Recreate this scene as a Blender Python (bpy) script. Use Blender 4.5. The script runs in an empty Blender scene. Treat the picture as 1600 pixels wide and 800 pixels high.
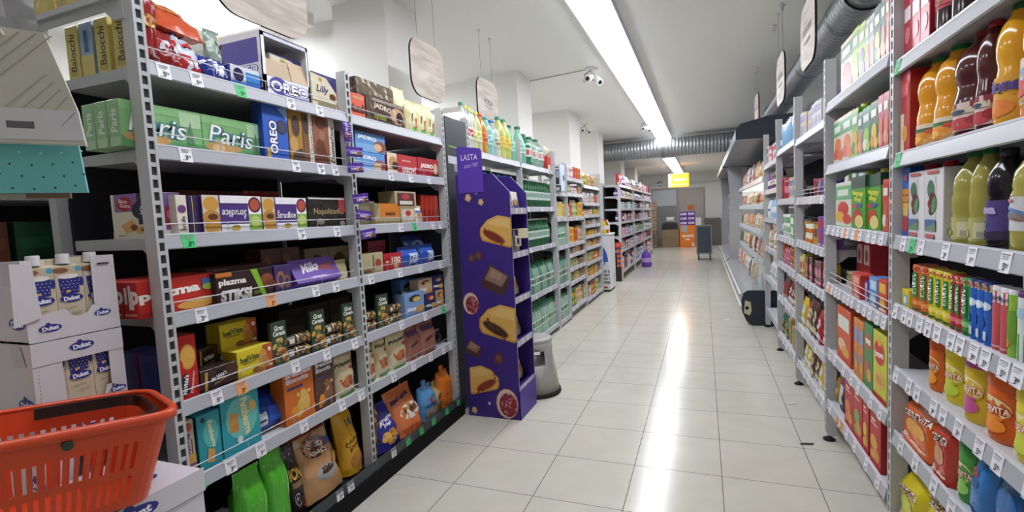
import bpy, math, random
from mathutils import Matrix, Vector
PI = math.pi
rnd = random.Random(7)
EXPOSURE, WORLD, LAMP = .95, .1, 9.5      # camera exposure, faint air light, ceiling panel strength
scn = bpy.context.scene
COL = scn.collection

# ---------------------------------------------------------------- camera, world, exposure
F_PX, YAW, PITCH, ROLL = 779.5, -.3682, .075, -.05
CAM = Vector((1.2842, -2.2865, 1.4083))
_f = Vector((math.sin(YAW)*math.cos(PITCH), math.cos(YAW)*math.cos(PITCH), -math.sin(PITCH)))
_r = Vector((math.cos(YAW), -math.sin(YAW), 0)); _u = _r.cross(_f)
RT = _r*math.cos(ROLL) + _u*math.sin(ROLL); UP = _u*math.cos(ROLL) - _r*math.sin(ROLL); FW = _f
cd = bpy.data.cameras.new('camera'); cam = bpy.data.objects.new('camera', cd); COL.objects.link(cam)
cd.sensor_width = 36; cd.lens = F_PX/1600*36; cd.clip_start = .05; cd.clip_end = 100
cam.matrix_world = Matrix(((RT.x, UP.x, -FW.x, CAM.x), (RT.y, UP.y, -FW.y, CAM.y), (RT.z, UP.z, -FW.z, CAM.z), (0, 0, 0, 1)))
cd.dof.use_dof = False
scn.camera = cam
scn.view_settings.view_transform = 'Standard'; scn.view_settings.look = 'None'
scn.view_settings.gamma = 1; scn.view_settings.use_curve_mapping = False
scn.view_settings.exposure = EXPOSURE
w = bpy.data.worlds.new('shop_air'); scn.world = w; w.use_nodes = True
w.node_tree.nodes['Background'].inputs[0].default_value = (.95, .97, 1, 1)
w.node_tree.nodes['Background'].inputs[1].default_value = WORLD
scn.cycles.max_bounces = 6; scn.cycles.transparent_max_bounces = 12
scn.cycles.sample_clamp_indirect = 4

# ---------------------------------------------------------------- measuring the photograph: a pixel column or row on a known upright plane x = X
def ray(px, py): return RT*((px-800)/F_PX) + UP*((400-py)/F_PX) + FW
def at(px, py, ax, v):
    d = ray(px, py); return CAM + d*((v-CAM[ax])/d[ax])
def ycol(X, px, z):            # y where the line (X, y, z) crosses pixel column px
    k = (px-800)/F_PX; a = Vector((X-CAM.x, -CAM.y, z-CAM.z))
    return -(a.dot(RT)-k*a.dot(FW))/(RT.y-k*FW.y)
def zrow(X, y, py):            # z where the upright line (X, y) crosses pixel row py
    k = (400-py)/F_PX; a = Vector((X-CAM.x, y-CAM.y, -CAM.z))
    return -(a.dot(UP)-k*a.dot(FW))/(UP.z-k*FW.z)

# ---------------------------------------------------------------- materials
def lin(h):
    h = h.lstrip('#'); c = [int(h[i:i+2], 16)/255 for i in (0, 2, 4)]
    return [x/12.92 if x <= .04045 else ((x+.055)/1.055)**2.4 for x in c]
MATS = {}
ROUGH = {'c': .5, 'f': .24, 'p': .34, 'l': .12, 'm': .38, 'k': .8, 's': .28}
def M(c, k='c', alpha=1, emit=0):
    if not isinstance(c, str): return c
    key = (c, k, alpha, emit)
    if key in MATS: return MATS[key]
    m = bpy.data.materials.new('surface_'+c.strip('#')+'_'+k); m.use_nodes = True
    nt = m.node_tree; b = nt.nodes['Principled BSDF']
    b.inputs['Base Color'].default_value = (*lin(c), 1)
    b.inputs['Roughness'].default_value = ROUGH[k]
    if k == 'm': b.inputs['Metallic'].default_value = .75
    if k == 'k': b.inputs['Specular IOR Level'].default_value = .2
    if alpha < 1: b.inputs['Alpha'].default_value = alpha
    if emit:
        b.inputs['Emission Color'].default_value = (*lin(c), 1); b.inputs['Emission Strength'].default_value = emit
    if k in 'fck' and not emit:
        tc = nt.nodes.new('ShaderNodeTexCoord'); n = nt.nodes.new('ShaderNodeTexNoise'); n.inputs['Scale'].default_value = 22 if k == 'f' else 60
        n.inputs['Detail'].default_value = 1.5
        bp = nt.nodes.new('ShaderNodeBump'); bp.inputs['Strength'].default_value = .55 if k == 'f' else .12; bp.inputs['Distance'].default_value = .012 if k == 'f' else .003
        nt.links.new(tc.outputs['Object'], n.inputs['Vector']); nt.links.new(n.outputs['Fac'], bp.inputs['Height']); nt.links.new(bp.outputs['Normal'], b.inputs['Normal'])
    MATS[key] = m; return m

KIDS = {}
# ---------------------------------------------------------------- mesh builder
class MB:
    def __init__(s): s.v = []; s.f = []; s.m = []; s.s = []; s.mats = []
    def mi(s, m):
        m = M(m)
        if m not in s.mats: s.mats.append(m)
        return s.mats.index(m)
    def add(s, vs, fs, m, smooth=False):
        o = len(s.v); i = s.mi(m); s.v += [tuple(p) for p in vs]
        for f in fs: s.f.append([o+k for k in f]); s.m.append(i); s.s.append(smooth)
    def box(s, x0, x1, y0, y1, z0, z1, m, b=0, tops=None, sides=None):
        if not b:
            vs = [(x, y, z) for x in (x0, x1) for y in (y0, y1) for z in (z0, z1)]
            F = [((0, 1, 3, 2), sides), ((4, 6, 7, 5), sides), ((0, 4, 5, 1), None), ((2, 3, 7, 6), None), ((0, 2, 6, 4), None), ((1, 5, 7, 3), tops)]
            for f, mm in F: s.add([vs[k] for k in f], [(0, 1, 2, 3)], mm or m)
            return
        X, Y, Z = (x0, x1), (y0, y1), (z0, z1); vs = []
        for i in (0, 1):
            for j in (0, 1):
                for k in (0, 1):
                    sx, sy, sz = (b if i == 0 else -b), (b if j == 0 else -b), (b if k == 0 else -b)
                    vs += [(X[i], Y[j]+sy, Z[k]+sz), (X[i]+sx, Y[j], Z[k]+sz), (X[i]+sx, Y[j]+sy, Z[k])]
        I = lambda i, j, k, a: 3*(4*i+2*j+k)+a
        m_ = M(m); ms = M(sides or m); mt = M(tops or m)
        fs = [([I(0, 0, 0, 0), I(0, 0, 1, 0), I(0, 1, 1, 0), I(0, 1, 0, 0)], ms), ([I(1, 0, 0, 0), I(1, 1, 0, 0), I(1, 1, 1, 0), I(1, 0, 1, 0)], ms),
              ([I(0, 0, 0, 1), I(1, 0, 0, 1), I(1, 0, 1, 1), I(0, 0, 1, 1)], m_), ([I(0, 1, 0, 1), I(0, 1, 1, 1), I(1, 1, 1, 1), I(1, 1, 0, 1)], m_),
              ([I(0, 0, 0, 2), I(0, 1, 0, 2), I(1, 1, 0, 2), I(1, 0, 0, 2)], m_), ([I(0, 0, 1, 2), I(1, 0, 1, 2), I(1, 1, 1, 2), I(0, 1, 1, 2)], mt)]
        for a in (0, 1):
            for c in (0, 1):
                fs.append(([I(a, c, 0, 0), I(a, c, 1, 0), I(a, c, 1, 1), I(a, c, 0, 1)], m_))
                fs.append(([I(a, 0, c, 0), I(a, 1, c, 0), I(a, 1, c, 2), I(a, 0, c, 2)], m_))
                fs.append(([I(0, a, c, 1), I(1, a, c, 1), I(1, a, c, 2), I(0, a, c, 2)], m_))
                for k in (0, 1): fs.append(([I(a, c, k, 0), I(a, c, k, 1), I(a, c, k, 2)], m_))
        o = len(s.v); s.v += vs
        for f, mm in fs: s.f.append([o+q for q in f]); s.m.append(s.mi(mm)); s.s.append(False)
    def prism(s, pts, axis, a0, a1, m, mc=None):    # outline in the two other axes, in order, pushed along axis
        n = len(pts)
        def P(p, a):
            return (a, p[0], p[1]) if axis == 0 else (p[0], a, p[1]) if axis == 1 else (p[0], p[1], a)
        vs = [P(p, a0) for p in pts]+[P(p, a1) for p in pts]
        s.add(vs, [(i, (i+1) % n, n+(i+1) % n, n+i) for i in range(n)], m)
        s.add(vs, [tuple(range(n-1, -1, -1)), tuple(range(n, 2*n))], mc or m)
    def tube(s, pts, r, m, n=6, closed=False):
        pts = [Vector(p) for p in pts]; k = len(pts); vs = []; fs = []
        for i, p in enumerate(pts):
            a = pts[(i-1) % k] if closed or i else p; c = pts[(i+1) % k] if closed or i < k-1 else p
            t = (c-a).normalized(); q = Vector((0, 0, 1)) if abs(t.z) < .9 else Vector((1, 0, 0))
            e1 = t.cross(q).normalized(); e2 = t.cross(e1)
            vs += [p+(e1*math.cos(2*PI*j/n)+e2*math.sin(2*PI*j/n))*r for j in range(n)]
        for i in range(k if closed else k-1):
            i2 = (i+1) % k
            fs += [(i*n+j, i*n+(j+1) % n, i2*n+(j+1) % n, i2*n+j) for j in range(n)]
        s.add(vs, fs, m, True)
        if not closed: s.add(vs[:n], [tuple(range(n))], m); s.add(vs[-n:], [tuple(range(n-1, -1, -1))], m)
    def lathe(s, prof, m, n=16, c=(0, 0, 0), caps=True, sx=1, sy=1):
        vs = [(c[0]+sx*r*math.cos(2*PI*j/n), c[1]+sy*r*math.sin(2*PI*j/n), c[2]+z) for r, z in prof for j in range(n)]
        k = len(prof)
        s.add(vs, [(i*n+j, i*n+(j+1) % n, (i+1)*n+(j+1) % n, (i+1)*n+j) for i in range(k-1) for j in range(n)], m, True)
        if caps: s.add(vs[:n], [tuple(range(n-1, -1, -1))], m); s.add(vs[-n:], [tuple(range(n))], m)
    def build(s, name, parent=None, loc=None):
        me = bpy.data.meshes.new(name); me.from_pydata(s.v, [], s.f)
        for m in s.mats: me.materials.append(m)
        me.polygons.foreach_set('material_index', s.m); me.polygons.foreach_set('use_smooth', s.s); me.update()
        o = bpy.data.objects.new(name, me); COL.objects.link(o)
        if parent: o.parent = parent; KIDS.setdefault(parent.name, []).append(o)
        if loc: o.location = loc
        return o

# ---------------------------------------------------------------- printed artwork, laid on any face S(u, v, lift)
TXT = {}
def text_mesh(t, bold=.012, shear=0):
    k = (t, bold, shear)
    if k not in TXT:
        c = bpy.data.curves.new('lettering', 'FONT'); c.body = t; c.size = 1; c.offset = bold; c.shear = shear; c.resolution_u = 3
        o = bpy.data.objects.new('lettering', c); me = bpy.data.meshes.new_from_object(o)
        vs = [(v.co.x, v.co.y) for v in me.vertices]; fs = [tuple(p.vertices) for p in me.polygons]
        bpy.data.objects.remove(o); bpy.data.curves.remove(c); bpy.data.meshes.remove(me)
        xs = [v[0] for v in vs] or [0, 1]; ys = [v[1] for v in vs] or [0, 1]
        x0, x1, y0, y1 = min(xs), max(xs), min(ys), max(ys)
        TXT[k] = ([(x-(x0+x1)/2, y-(y0+y1)/2) for x, y in vs], fs, x1-x0, y1-y0)
    return TXT[k]
def art(mb, S, W, H, items, k='c', lift=.0005, fine=1):
    d = lift; step = min(.0003, .003/max(1, len(items)))
    for it in items:
        d += step
        t = it[0]
        if t == 'r':
            _, u0, v0, u1, v1, c = it[:6]; n = 1 if fine == 1 else fine
            vs = [S(u0+(u1-u0)*i/n, v0+(v1-v0)*j/n, d) for j in range(n+1) for i in range(n+1)]
            mb.add(vs, [(j*(n+1)+i, j*(n+1)+i+1, (j+1)*(n+1)+i+1, (j+1)*(n+1)+i) for j in range(n) for i in range(n)], M(c, k), fine > 1)
        elif t == 'e':
            _, cu, cv, ru, rv, c = it[:6]; a = math.radians(it[6]) if len(it) > 6 else 0; n = 14; vs = []
            R = (1,) if fine == 1 else (.5, 1)
            for q in R:
                for i in range(n):
                    x, y = ru*W*q*math.cos(2*PI*i/n), rv*H*q*math.sin(2*PI*i/n)
                    vs.append(S(cu+(x*math.cos(a)-y*math.sin(a))/W, cv+(x*math.sin(a)+y*math.cos(a))/H, d))
            fs = [tuple(range(n))]+([(i, (i+1) % n, n+(i+1) % n, n+i) for i in range(n)] if fine > 1 else [])
            if fine > 1: fs = fs[:1]+[(i, n+i, n+(i+1) % n, (i+1) % n) for i in range(n)]
            mb.add(vs, fs, M(c, k), fine > 1)
        elif t == 'p':
            mb.add([S(u, v, d) for u, v in it[1]], [tuple(range(len(it[1])))], M(it[2], k))
        elif t == 't':
            _, s, cu, cv, h, wd, c = it[:7]; rot = math.radians(it[7]) if len(it) > 7 else 0
            bold = it[8] if len(it) > 8 else .02; sh = it[9] if len(it) > 9 else 0
            vs, fs, tw, th = text_mesh(s, bold, sh); kx = ky = None
            L = W if abs(math.sin(rot)) < .7 else H; T = H if L == W else W
            if wd: kx = wd*L/max(tw, 1e-6)
            if h: ky = h*T/max(th, 1e-6)
            kx = kx or ky; ky = ky or kx
            ca, sa = math.cos(rot), math.sin(rot)
            dd = d+(.0016 if fine > 1 else 0)
            mb.add([S(cu+(x*kx*ca-y*ky*sa)/W, cv+(x*kx*sa+y*ky*ca)/H, dd) for x, y in vs], fs, M(c, k))
def blur(u0, u1, v, h, c, n=4, seed=0):     # print too small to read: a few short strokes
    R = random.Random(seed); x = u0; A = []
    while x < u1: q = min(u1, x+(u1-u0)*R.uniform(.08, .3)); A.append(('r', x, v, q, v+h, c)); x = q+(u1-u0)*.05
    return A
def boxmaps(W, D, H):
    return (lambda u, v, d: ((u-.5)*W, -D/2-d, v*H), lambda u, v, d: (-W/2-d, D/2-u*D, v*H), lambda u, v, d: (W/2+d, -D/2+u*D, v*H), lambda u, v, d: ((u-.5)*W, -D/2+v*D, H+d))

# ---------------------------------------------------------------- things, parts, copies
def empty(name, loc=(0, 0, 0), rz=0):
    o = bpy.data.objects.new(name, None); o.empty_display_size = .05; COL.objects.link(o); o.location = loc; o.rotation_euler = (0, 0, rz); return o
def tag(o, label, cat, group=None, kind=None):
    if label: o['label'] = label
    if cat: o['category'] = cat
    if group: o['group'] = group
    if kind: o['kind'] = kind
    return o
def struct(o): o['kind'] = 'structure'; return o
def kids(o): return KIDS.get(o.name, [])
def copy_tree(o, parent=None, ch=None):
    c = o.copy(); COL.objects.link(c)
    if parent: c.parent = parent; KIDS.setdefault(parent.name, []).append(c)
    for k in kids(o): copy_tree(k, c)
    return c
PROTO = {}; USED = set()
def instance(key, make):
    if key not in PROTO: PROTO[key] = make()
    p = PROTO[key]
    if key not in USED: USED.add(key); return p
    return copy_tree(p)
RECS = []
ORD = ['', 'first', 'second', 'third', 'fourth', 'fifth', 'sixth', 'seventh', 'eighth', 'ninth', 'tenth', 'eleventh', 'twelfth', 'thirteenth', 'fourteenth', 'fifteenth', 'sixteenth', 'seventeenth', 'eighteenth', 'nineteenth', 'twentieth']
def ordinal(i):
    if i <= 20: return ORD[i]
    t = ['', '', 'twenty', 'thirty', 'forty', 'fifty', 'sixty'][i//10]
    return t+'-'+ORD[i % 10] if i % 10 else t[:-1]+'ieth'
def record(o, desc, cat, bay, shelf, tier, y):
    o['category'] = cat; RECS.append((o, desc, bay, shelf, tier, y))
def finish_labels():
    rows = {}
    for r in RECS: rows.setdefault((r[2], r[3], r[4], r[1]), []).append(r)
    groups = {}
    for (bay, shelf, tier, desc), L in rows.items():
        L.sort(key=lambda r: r[5])
        for i, r in enumerate(L):
            where = f"{tier+' ' if tier else ''}{shelf} of {bay}"
            lab = f"{desc}, {where}" if len(L) == 1 else f"{desc}, {ordinal(i+1)} from near end, {where}"
            if len(lab.split()) > 16: lab = f"{desc}, {ordinal(i+1)} along, {where}" if len(L) > 1 else lab
            if len(lab.split()) > 16: lab = lab.replace(' of ', ', ')
            r[0]['label'] = lab
            groups.setdefault((desc, bay), []).append(r[0])
    for (desc, bay), L in groups.items():
        if len(L) > 1:
            for o in L: o['group'] = f"{desc} repeats in {bay}"

# ---------------------------------------------------------------- product makers: every one stands on z = 0, front towards -y
def carton(name, W, D, H, c, front=(), side=None, sart=(), top=None, tart=(), k='c', b=.0015):
    mb = MB(); mb.box(-W/2, W/2, -D/2, D/2, 0, H, M(c, k), b, tops=M(top or c, k), sides=M(side or c, k))
    f, l, r, t = boxmaps(W, D, H)
    art(mb, f, W, H, front, k); art(mb, l, D, H, sart, k); art(mb, r, D, H, sart, k); art(mb, t, W, D, tart, k)
    return mb.build(name)
def bagmap(W, H, D, style, seed=0, wr=.004):
    R = random.Random(seed); ph = [R.uniform(0, 6) for _ in range(6)]
    def half(u, v):
        e = max(0, 1-abs(2*u-1)**3.2)**.55
        if style == 'stand': g = (max(0, 1-max(0, (v-.25)/.72)**2)**.75 if v < .97 else 0)*(.86+.14*min(1, v/.12))
        elif style == 'block': g = 1 if v < .7 else max(0, 1-((v-.7)/.28))**.9
        else: g = max(0, math.sin(PI*min(1, max(0, v))))**.55
        if style == 'block': e = max(0, 1-abs(2*u-1)**9)**.5
        return D/2*g*e
    def width(v):
        if style == 'pillow': return 1-.07*math.sin(PI*min(1, max(0, v)))
        if style == 'block': return 1-.03*max(0, (v-.7)/.3)
        return 1-.06*math.sin(PI*min(1, max(0, v)))
    def crease(u, v): return wr*(math.sin(9*u+7*v+ph[0])*math.sin(13*v-5*u+ph[1])+.6*math.sin(23*u+ph[2]+11*v))
    def S(u, v, d, sgn=-1):
        h = half(u, v); q = min(1, h/(D*.2+1e-6))
        return ((u-.5)*W*width(v), sgn*(h+d+crease(u, v)*q), v*H)
    return S
def bag(name, W, H, D, c, front=(), style='stand', k='f', seal=None, seed=0, back=None, wr=.004, sealpart=True):
    S = bagmap(W, H, D, style, seed, wr); mb = MB(); n, q = 10, 14
    for sg, cc in ((-1, c), (1, back or c)):
        vs = [S(i/n, j/q, 0, sg) for j in range(q+1) for i in range(n+1)]
        fs = [(j*(n+1)+i, j*(n+1)+i+1, (j+1)*(n+1)+i+1, (j+1)*(n+1)+i) for j in range(q) for i in range(n)]
        if sg > 0: fs = [f[::-1] for f in fs]
        mb.add(vs, fs, M(cc, k), True)
    if style != 'pillow':
        vs = [S(i/n, 0, 0, -1) for i in range(n+1)]+[S(i/n, 0, 0, 1) for i in range(n, -1, -1)]
        mb.add(vs, [tuple(range(len(vs)-1, -1, -1))], M(c, k))
    art(mb, S, W, H, front, k, .0012, 5)
    o = mb.build(name)
    if sealpart:
        z0 = H*.985; w2 = W*.5; N = 16
        for e in ([1] if style != 'pillow' else [1, 0]):
            sm = MB(); zb = z0 if e else H*.015+.018; hh = .016*(1 if e else -1); V = []
            for y in (-.0008, .0008): V += [(-w2+2*w2*i/N, (.0012 if i % 2 else -.0012)+y, zb+hh*j) for j in (0, 1) for i in range(N+1)]
            L = N+1; fs = [(q*2*L+i, q*2*L+i+1, q*2*L+L+i+1, q*2*L+L+i) for q in (0, 1) for i in range(N)]
            fs += [(k*L+i, k*L+i+1, 2*L+k*L+i+1, 2*L+k*L+i) for k in (0, 1) for i in range(N)]
            sm.add(V, fs, M(seal or c, k)); sm.build('crimped_seal', o)
    return o
def cylmap(R, H, z0=0):
    def S(u, v, d):
        a = (u-.5)*2*PI*.5; return ((R+d)*math.sin(a), -(R+d)*math.cos(a), z0+v*H)
    return S
BOT = {'water': [(.82, 0), (.95, .02), (1, .05), (1, .2), (.95, .23), (1, .26), (1, .58), (.93, .66), (.7, .78), (.42, .88), (.34, .91), (.34, .955)],
       'juice': [(.85, 0), (.98, .02), (1, .06), (1, .36), (.97, .4), (.9, .48), (.89, .52), (.96, .58), (.98, .66), (.94, .74), (.76, .83), (.46, .9), (.4, .95)],
       'square': [(.9, 0), (1, .02), (1, .3), (.95, .34), (1, .38), (1, .52), (.94, .56), (.97, .6), (.9, .72), (.62, .84), (.38, .9), (.34, .95)],
       'slim': [(.85, 0), (1, .02), (1, .45), (.9, .55), (.7, .68), (.45, .8), (.34, .9), (.34, .95)],
       'spray': [(.92, 0), (1, .015), (1, .74), (.92, .77), (.85, .79)],
       'wine': [(.9, 0), (1, .02), (1, .58), (.85, .67), (.4, .78), (.36, .92), (.4, .93), (.4, .96)]}
def bottle(name, W, H, body, cap, label=None, larts=(), prof='water', lz=(.28, .56), alpha=1, fill=None, n=18, sq=False, caph=.06, capr=.42, sy=1):
    root = empty(name); R = W/2; P = BOT[prof]
    mb = MB(); mb.lathe([(r*R, z*H) for r, z in P], M(body, 'l', alpha), 4 if sq else n, sy=sy)
    mb.build('bottle_body', root)
    cm = MB(); cz = P[-1][1]*H-.004
    cm.lathe([(R*capr, cz), (R*capr, cz+H*caph*.85), (R*capr*.9, cz+H*caph)], M(cap, 'p'), 12); cm.build('cap', root)
    if fill:
        fm = MB(); fm.lathe([(r*R*.93, max(.004, z*H)) for r, z in P if z < .8], M(fill, 'l', .8), n, sy=sy); fm.build('drink', root)
    if label:
        lm = MB(); z0, z1 = lz[0]*H, lz[1]*H; RR = R*1.012
        lm.lathe([(RR, z0), (RR, z1)], M(label, 'c'), n, caps=False, sy=sy)
        if larts:
            S0 = cylmap(RR, z1-z0, z0); S = (lambda u, v, d: (lambda p: (p[0], p[1]*sy, p[2]))(S0(u, v, d+.0006)))
            art(lm, S, PI*RR, z1-z0, larts, 'c', .0006, 4)
        lm.build('label', root)
    return root
def tetra(name, W, D, H, c, cap=None, front=(), side=None, sart=(), k='s', gable=0):
    root = empty(name); mb = MB(); hb = H-gable
    if gable:
        mb.box(-W/2, W/2, -D/2, D/2, 0, hb, M(c, k), 0, sides=M(side or c, k))
        t = [(-W/2, -D/2, hb), (W/2, -D/2, hb), (W/2, D/2, hb), (-W/2, D/2, hb), (-W/2, -.003, H-.01), (W/2, -.003, H-.01), (W/2, .003, H-.01), (-W/2, .003, H-.01), (-W/2, 0, H+.008), (W/2, 0, H+.008)]
        mb.add(t, [(0, 1, 5, 4), (2, 3, 7, 6), (1, 2, 6, 5), (3, 0, 4, 7), (4, 5, 9, 8), (6, 7, 8, 9)], M(c, k))
    else: mb.box(-W/2, W/2, -D/2, D/2, 0, H, M(c, k), .002, sides=M(side or c, k))
    f, l, r, t = boxmaps(W, D, hb)
    art(mb, f, W, hb, front, k); art(mb, l, D, hb, sart, k); art(mb, r, D, hb, sart, k)
    mb.build('carton_body', root)
    if cap:
        cm = MB(); cr = min(W, D)*.23
        cm.lathe([(cr*1.15, H-(gable*.5 if gable else .002)), (cr, H+.004), (cr, H+.018), (cr*.9, H+.021)], M(cap, 'p'), 12, (0, -D*.18 if gable else 0, 0)); cm.build('screw_cap', root)
    return root
def jar(name, W, H, c, lid, front=(), waist=.93, sy=.8, lidh=.2, n=22):
    root = empty(name); R = W/2; hb = H*(1-lidh)
    P = [(.93, 0), (1, .03), (1, .22), (waist, .4), (waist, .6), (1, .82), (1, .93), (.95, 1)]
    def rad(v):
        for (a, z0), (b, z1) in zip(P, P[1:]):
            if z0 <= v <= z1: return a+(b-a)*(v-z0)/(z1-z0)
        return P[-1][0]
    mb = MB(); mb.lathe([(r*R, z*hb) for r, z in P], M(c, 'p'), n, sy=sy)
    def S(u, v, d):
        a = (u-.5)*PI; q = R*rad(v)+d+.0012
        return (q*math.sin(a), -sy*q*math.cos(a), v*hb)
    art(mb, S, PI*R, hb, front, 'p', .0006, 5); mb.build('jar_body', root)
    lm = MB(); lm.lathe([(R*1.0, hb-.002), (R*1.02, hb+.004), (R*1.0, H-.008), (R*.92, H)], M(lid, 'p'), n, sy=sy); lm.build('lid', root)
    return root
def tin(name, W, H, c, lid='c9c9c9', front=(), n=18, k='c'):
    root = empty(name); R = W/2; mb = MB(); mb.lathe([(R, 0), (R, H-.006)], M(c, k), n)
    art(mb, cylmap(R, H), PI*R, H, front, k, .0008, 4); mb.build('tin_body', root)
    lm = MB(); lm.lathe([(R*1.02, H-.012), (R*1.02, H-.002), (R*.95, H)], M(lid, 'p'), n); lm.build('lid', root)
    return root
# ================================================================ the shop itself
CEIL = 3.2; CEIL2 = 2.85; FARY = 18.8
TILE = .45
def floor_material():
    m = bpy.data.materials.new('polished_floor_tile'); m.use_nodes = True; nt = m.node_tree; N = nt.nodes; L = nt.links; b = N['Principled BSDF']
    g = N.new('ShaderNodeNewGeometry'); sp = N.new('ShaderNodeSeparateXYZ'); L.new(g.outputs['Position'], sp.inputs[0])
    def math_(op, a, v=None, c=None):
        n = N.new('ShaderNodeMath'); n.operation = op
        for i, q in enumerate((a, v, c)):
            if q is None: continue
            if isinstance(q, (int, float)): n.inputs[i].default_value = q
            else: L.new(q, n.inputs[i])
        return n.outputs[0]
    def line(o):
        fr = math_('FRACT', math_('DIVIDE', o, TILE)); d = math_('ABSOLUTE', math_('SUBTRACT', fr, .5))
        return math_('GREATER_THAN', d, .5-.0042)
    gr = math_('MAXIMUM', line(sp.outputs[0]), line(sp.outputs[1]))
    no = N.new('ShaderNodeTexNoise'); no.inputs['Scale'].default_value = 2.2; no.inputs['Detail'].default_value = 5; no.inputs['Distortion'].default_value = 1.6
    L.new(g.outputs['Position'], no.inputs['Vector'])
    r = N.new('ShaderNodeValToRGB'); r.color_ramp.elements[0].position = .3; r.color_ramp.elements[1].position = .7
    r.color_ramp.elements[0].color = (*lin('c6c2b4'), 1); r.color_ramp.elements[1].color = (*lin('cfcbbe'), 1); L.new(no.outputs['Fac'], r.inputs[0])
    mx = N.new('ShaderNodeMix'); mx.data_type = 'RGBA'; L.new(gr, mx.inputs['Factor']); L.new(r.outputs[0], mx.inputs['A']); mx.inputs['B'].default_value = (*lin('4a453f'), 1)
    L.new(mx.outputs['Result'], b.inputs['Base Color'])
    rr = math_('ADD', math_('MULTIPLY', gr, .5), .17); L.new(rr, b.inputs['Roughness'])
    n2 = N.new('ShaderNodeTexNoise'); n2.inputs['Scale'].default_value = 9; L.new(g.outputs['Position'], n2.inputs['Vector'])
    bp = N.new('ShaderNodeBump'); bp.inputs['Strength'].default_value = .02; bp.inputs['Distance'].default_value = .01; L.new(n2.outputs['Fac'], bp.inputs['Height']); L.new(bp.outputs['Normal'], b.inputs['Normal'])
    b.inputs['IOR'].default_value = 1.45
    return m
def slab(name, x0, x1, y0, y1, z0, z1, m, **k):
    mb = MB(); mb.box(x0, x1, y0, y1, z0, z1, m); return struct(mb.build(name))
slab('floor', -4.2, 5, -5, 20, -.1, 0, floor_material())
WHITE = M('e6e4e0', 'k'); CW = M('f2f2ee', 'k')
slab('ceiling', -4.2, 5, -5, 10.9, CEIL, CEIL+.1, CW)
slab('ceiling_far', -4.2, 5, 10.9, 20, CEIL2, CEIL2+.45, CW)
slab('wall_left', -4.0, -3.9, -5, 20, 0, CEIL, WHITE)
slab('wall_right', 4.4, 4.5, -5, 20, 0, CEIL, WHITE)
slab('wall_far', -4.2, 5, FARY, FARY+.1, 0, CEIL, WHITE)
slab('wall_rear', -4.2, 5, -5.1, -5, 0, CEIL, WHITE)
# columns standing behind the racks, beams between them
slab('column_1', -1.5, -1.0, 1.14, 1.62, 0, CEIL, WHITE)
slab('wall_partition', -3.9, -1.5, 1.36, 1.5, 0, CEIL, WHITE)
slab('column_2', -1.46, -.8, 3.58, 4.1, 0, CEIL, WHITE)
slab('column_3', -1.46, -.8, 6.1, 6.86, 0, CEIL, WHITE)
slab('column_4', -1.5, -.8, 8.6, 9.2, 0, CEIL, WHITE)
slab('column_5', -1.5, -.75, 11.4, 12.1, 0, CEIL2, WHITE)
slab('column_6', -1.5, -.75, 14.4, 15.1, 0, CEIL2, WHITE)
slab('beam_1', -3.9, -1.46, 3.7, 4.0, 2.9, CEIL, WHITE)
slab('beam_2', -3.9, -1.46, 6.2, 6.7, 2.9, CEIL, WHITE)
slab('beam_3', -3.9, 4.4, 10.55, 10.95, 3.02, CEIL, WHITE)
slab('trim_1', -3.9, 4.4, 18.72, 18.8, 2.42, 2.5, M('d0d0d0', 'k'))
slab('beam_4', -1.98, -1.74, -3, 1.2, 3.1, CEIL, WHITE)

# ---------------------------------------------------------------- ceiling light panels
def light_panel(x0, x1, y0, y1, z, desc, k=1):
    t = empty('ceiling_light', ((x0+x1)/2, (y0+y1)/2, z)); W, L = x1-x0, y1-y0
    mb = MB()
    for a, b_, c, d in ((-W/2-.02, -W/2, -L/2, L/2), (W/2, W/2+.02, -L/2, L/2), (-W/2, W/2, -L/2, -L/2+.012), (-W/2, W/2, L/2-.012, L/2)): mb.box(a, b_, c, d, -.035, .03, M('c4c6d6', 'p'))
    mb.build('light_frame', t)
    pm = MB(); pm.box(-W/2, W/2, -L/2+.012, L/2-.012, -.05, .0, M('f4f8ff', 'p', 1, LAMP*k)); pm.build('diffuser', t)
    tag(t, desc, 'ceiling light', 'ceiling light panels'); return t
ys = [2.7+1.46*i for i in range(-3, 7)]
WHERE = {0: 'last white panel before the crossing duct'}
for i, y in enumerate(ys[:-1]):
    n = len(ys)-1-i
    light_panel(.3, .6, y, y+1.46, 3.17, f"white aisle ceiling light panel, {ordinal(n)} in line from the crossing duct")
for i in range(4): light_panel(.33, .62, 11.6+1.46*i, 11.6+1.46*(i+1), 2.82, f"white ceiling light panel beyond the duct, {ordinal(i+1)} from the duct")
for i, y in enumerate((-1.6, -.26)): light_panel(-2.63, -2.03, y, y+1.3, 3.17, f"wide white ceiling light over the next aisle, {'beyond rack top' if i else 'by the picture edge'}", .9)
for i, y in enumerate((2.0, 4.3, 6.9)): light_panel(-2.9, -2.3, y, y+1.4, 3.17, f"wide white ceiling light behind the columns, {ordinal(i+1)} past the partition", .9)
for i, y in enumerate((-1.5, 3.5, 8)): light_panel(3.2, 3.5, y, y+1.4, 3.17, f"white ceiling light past the juice racks, {ordinal(i+1)} along")

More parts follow.
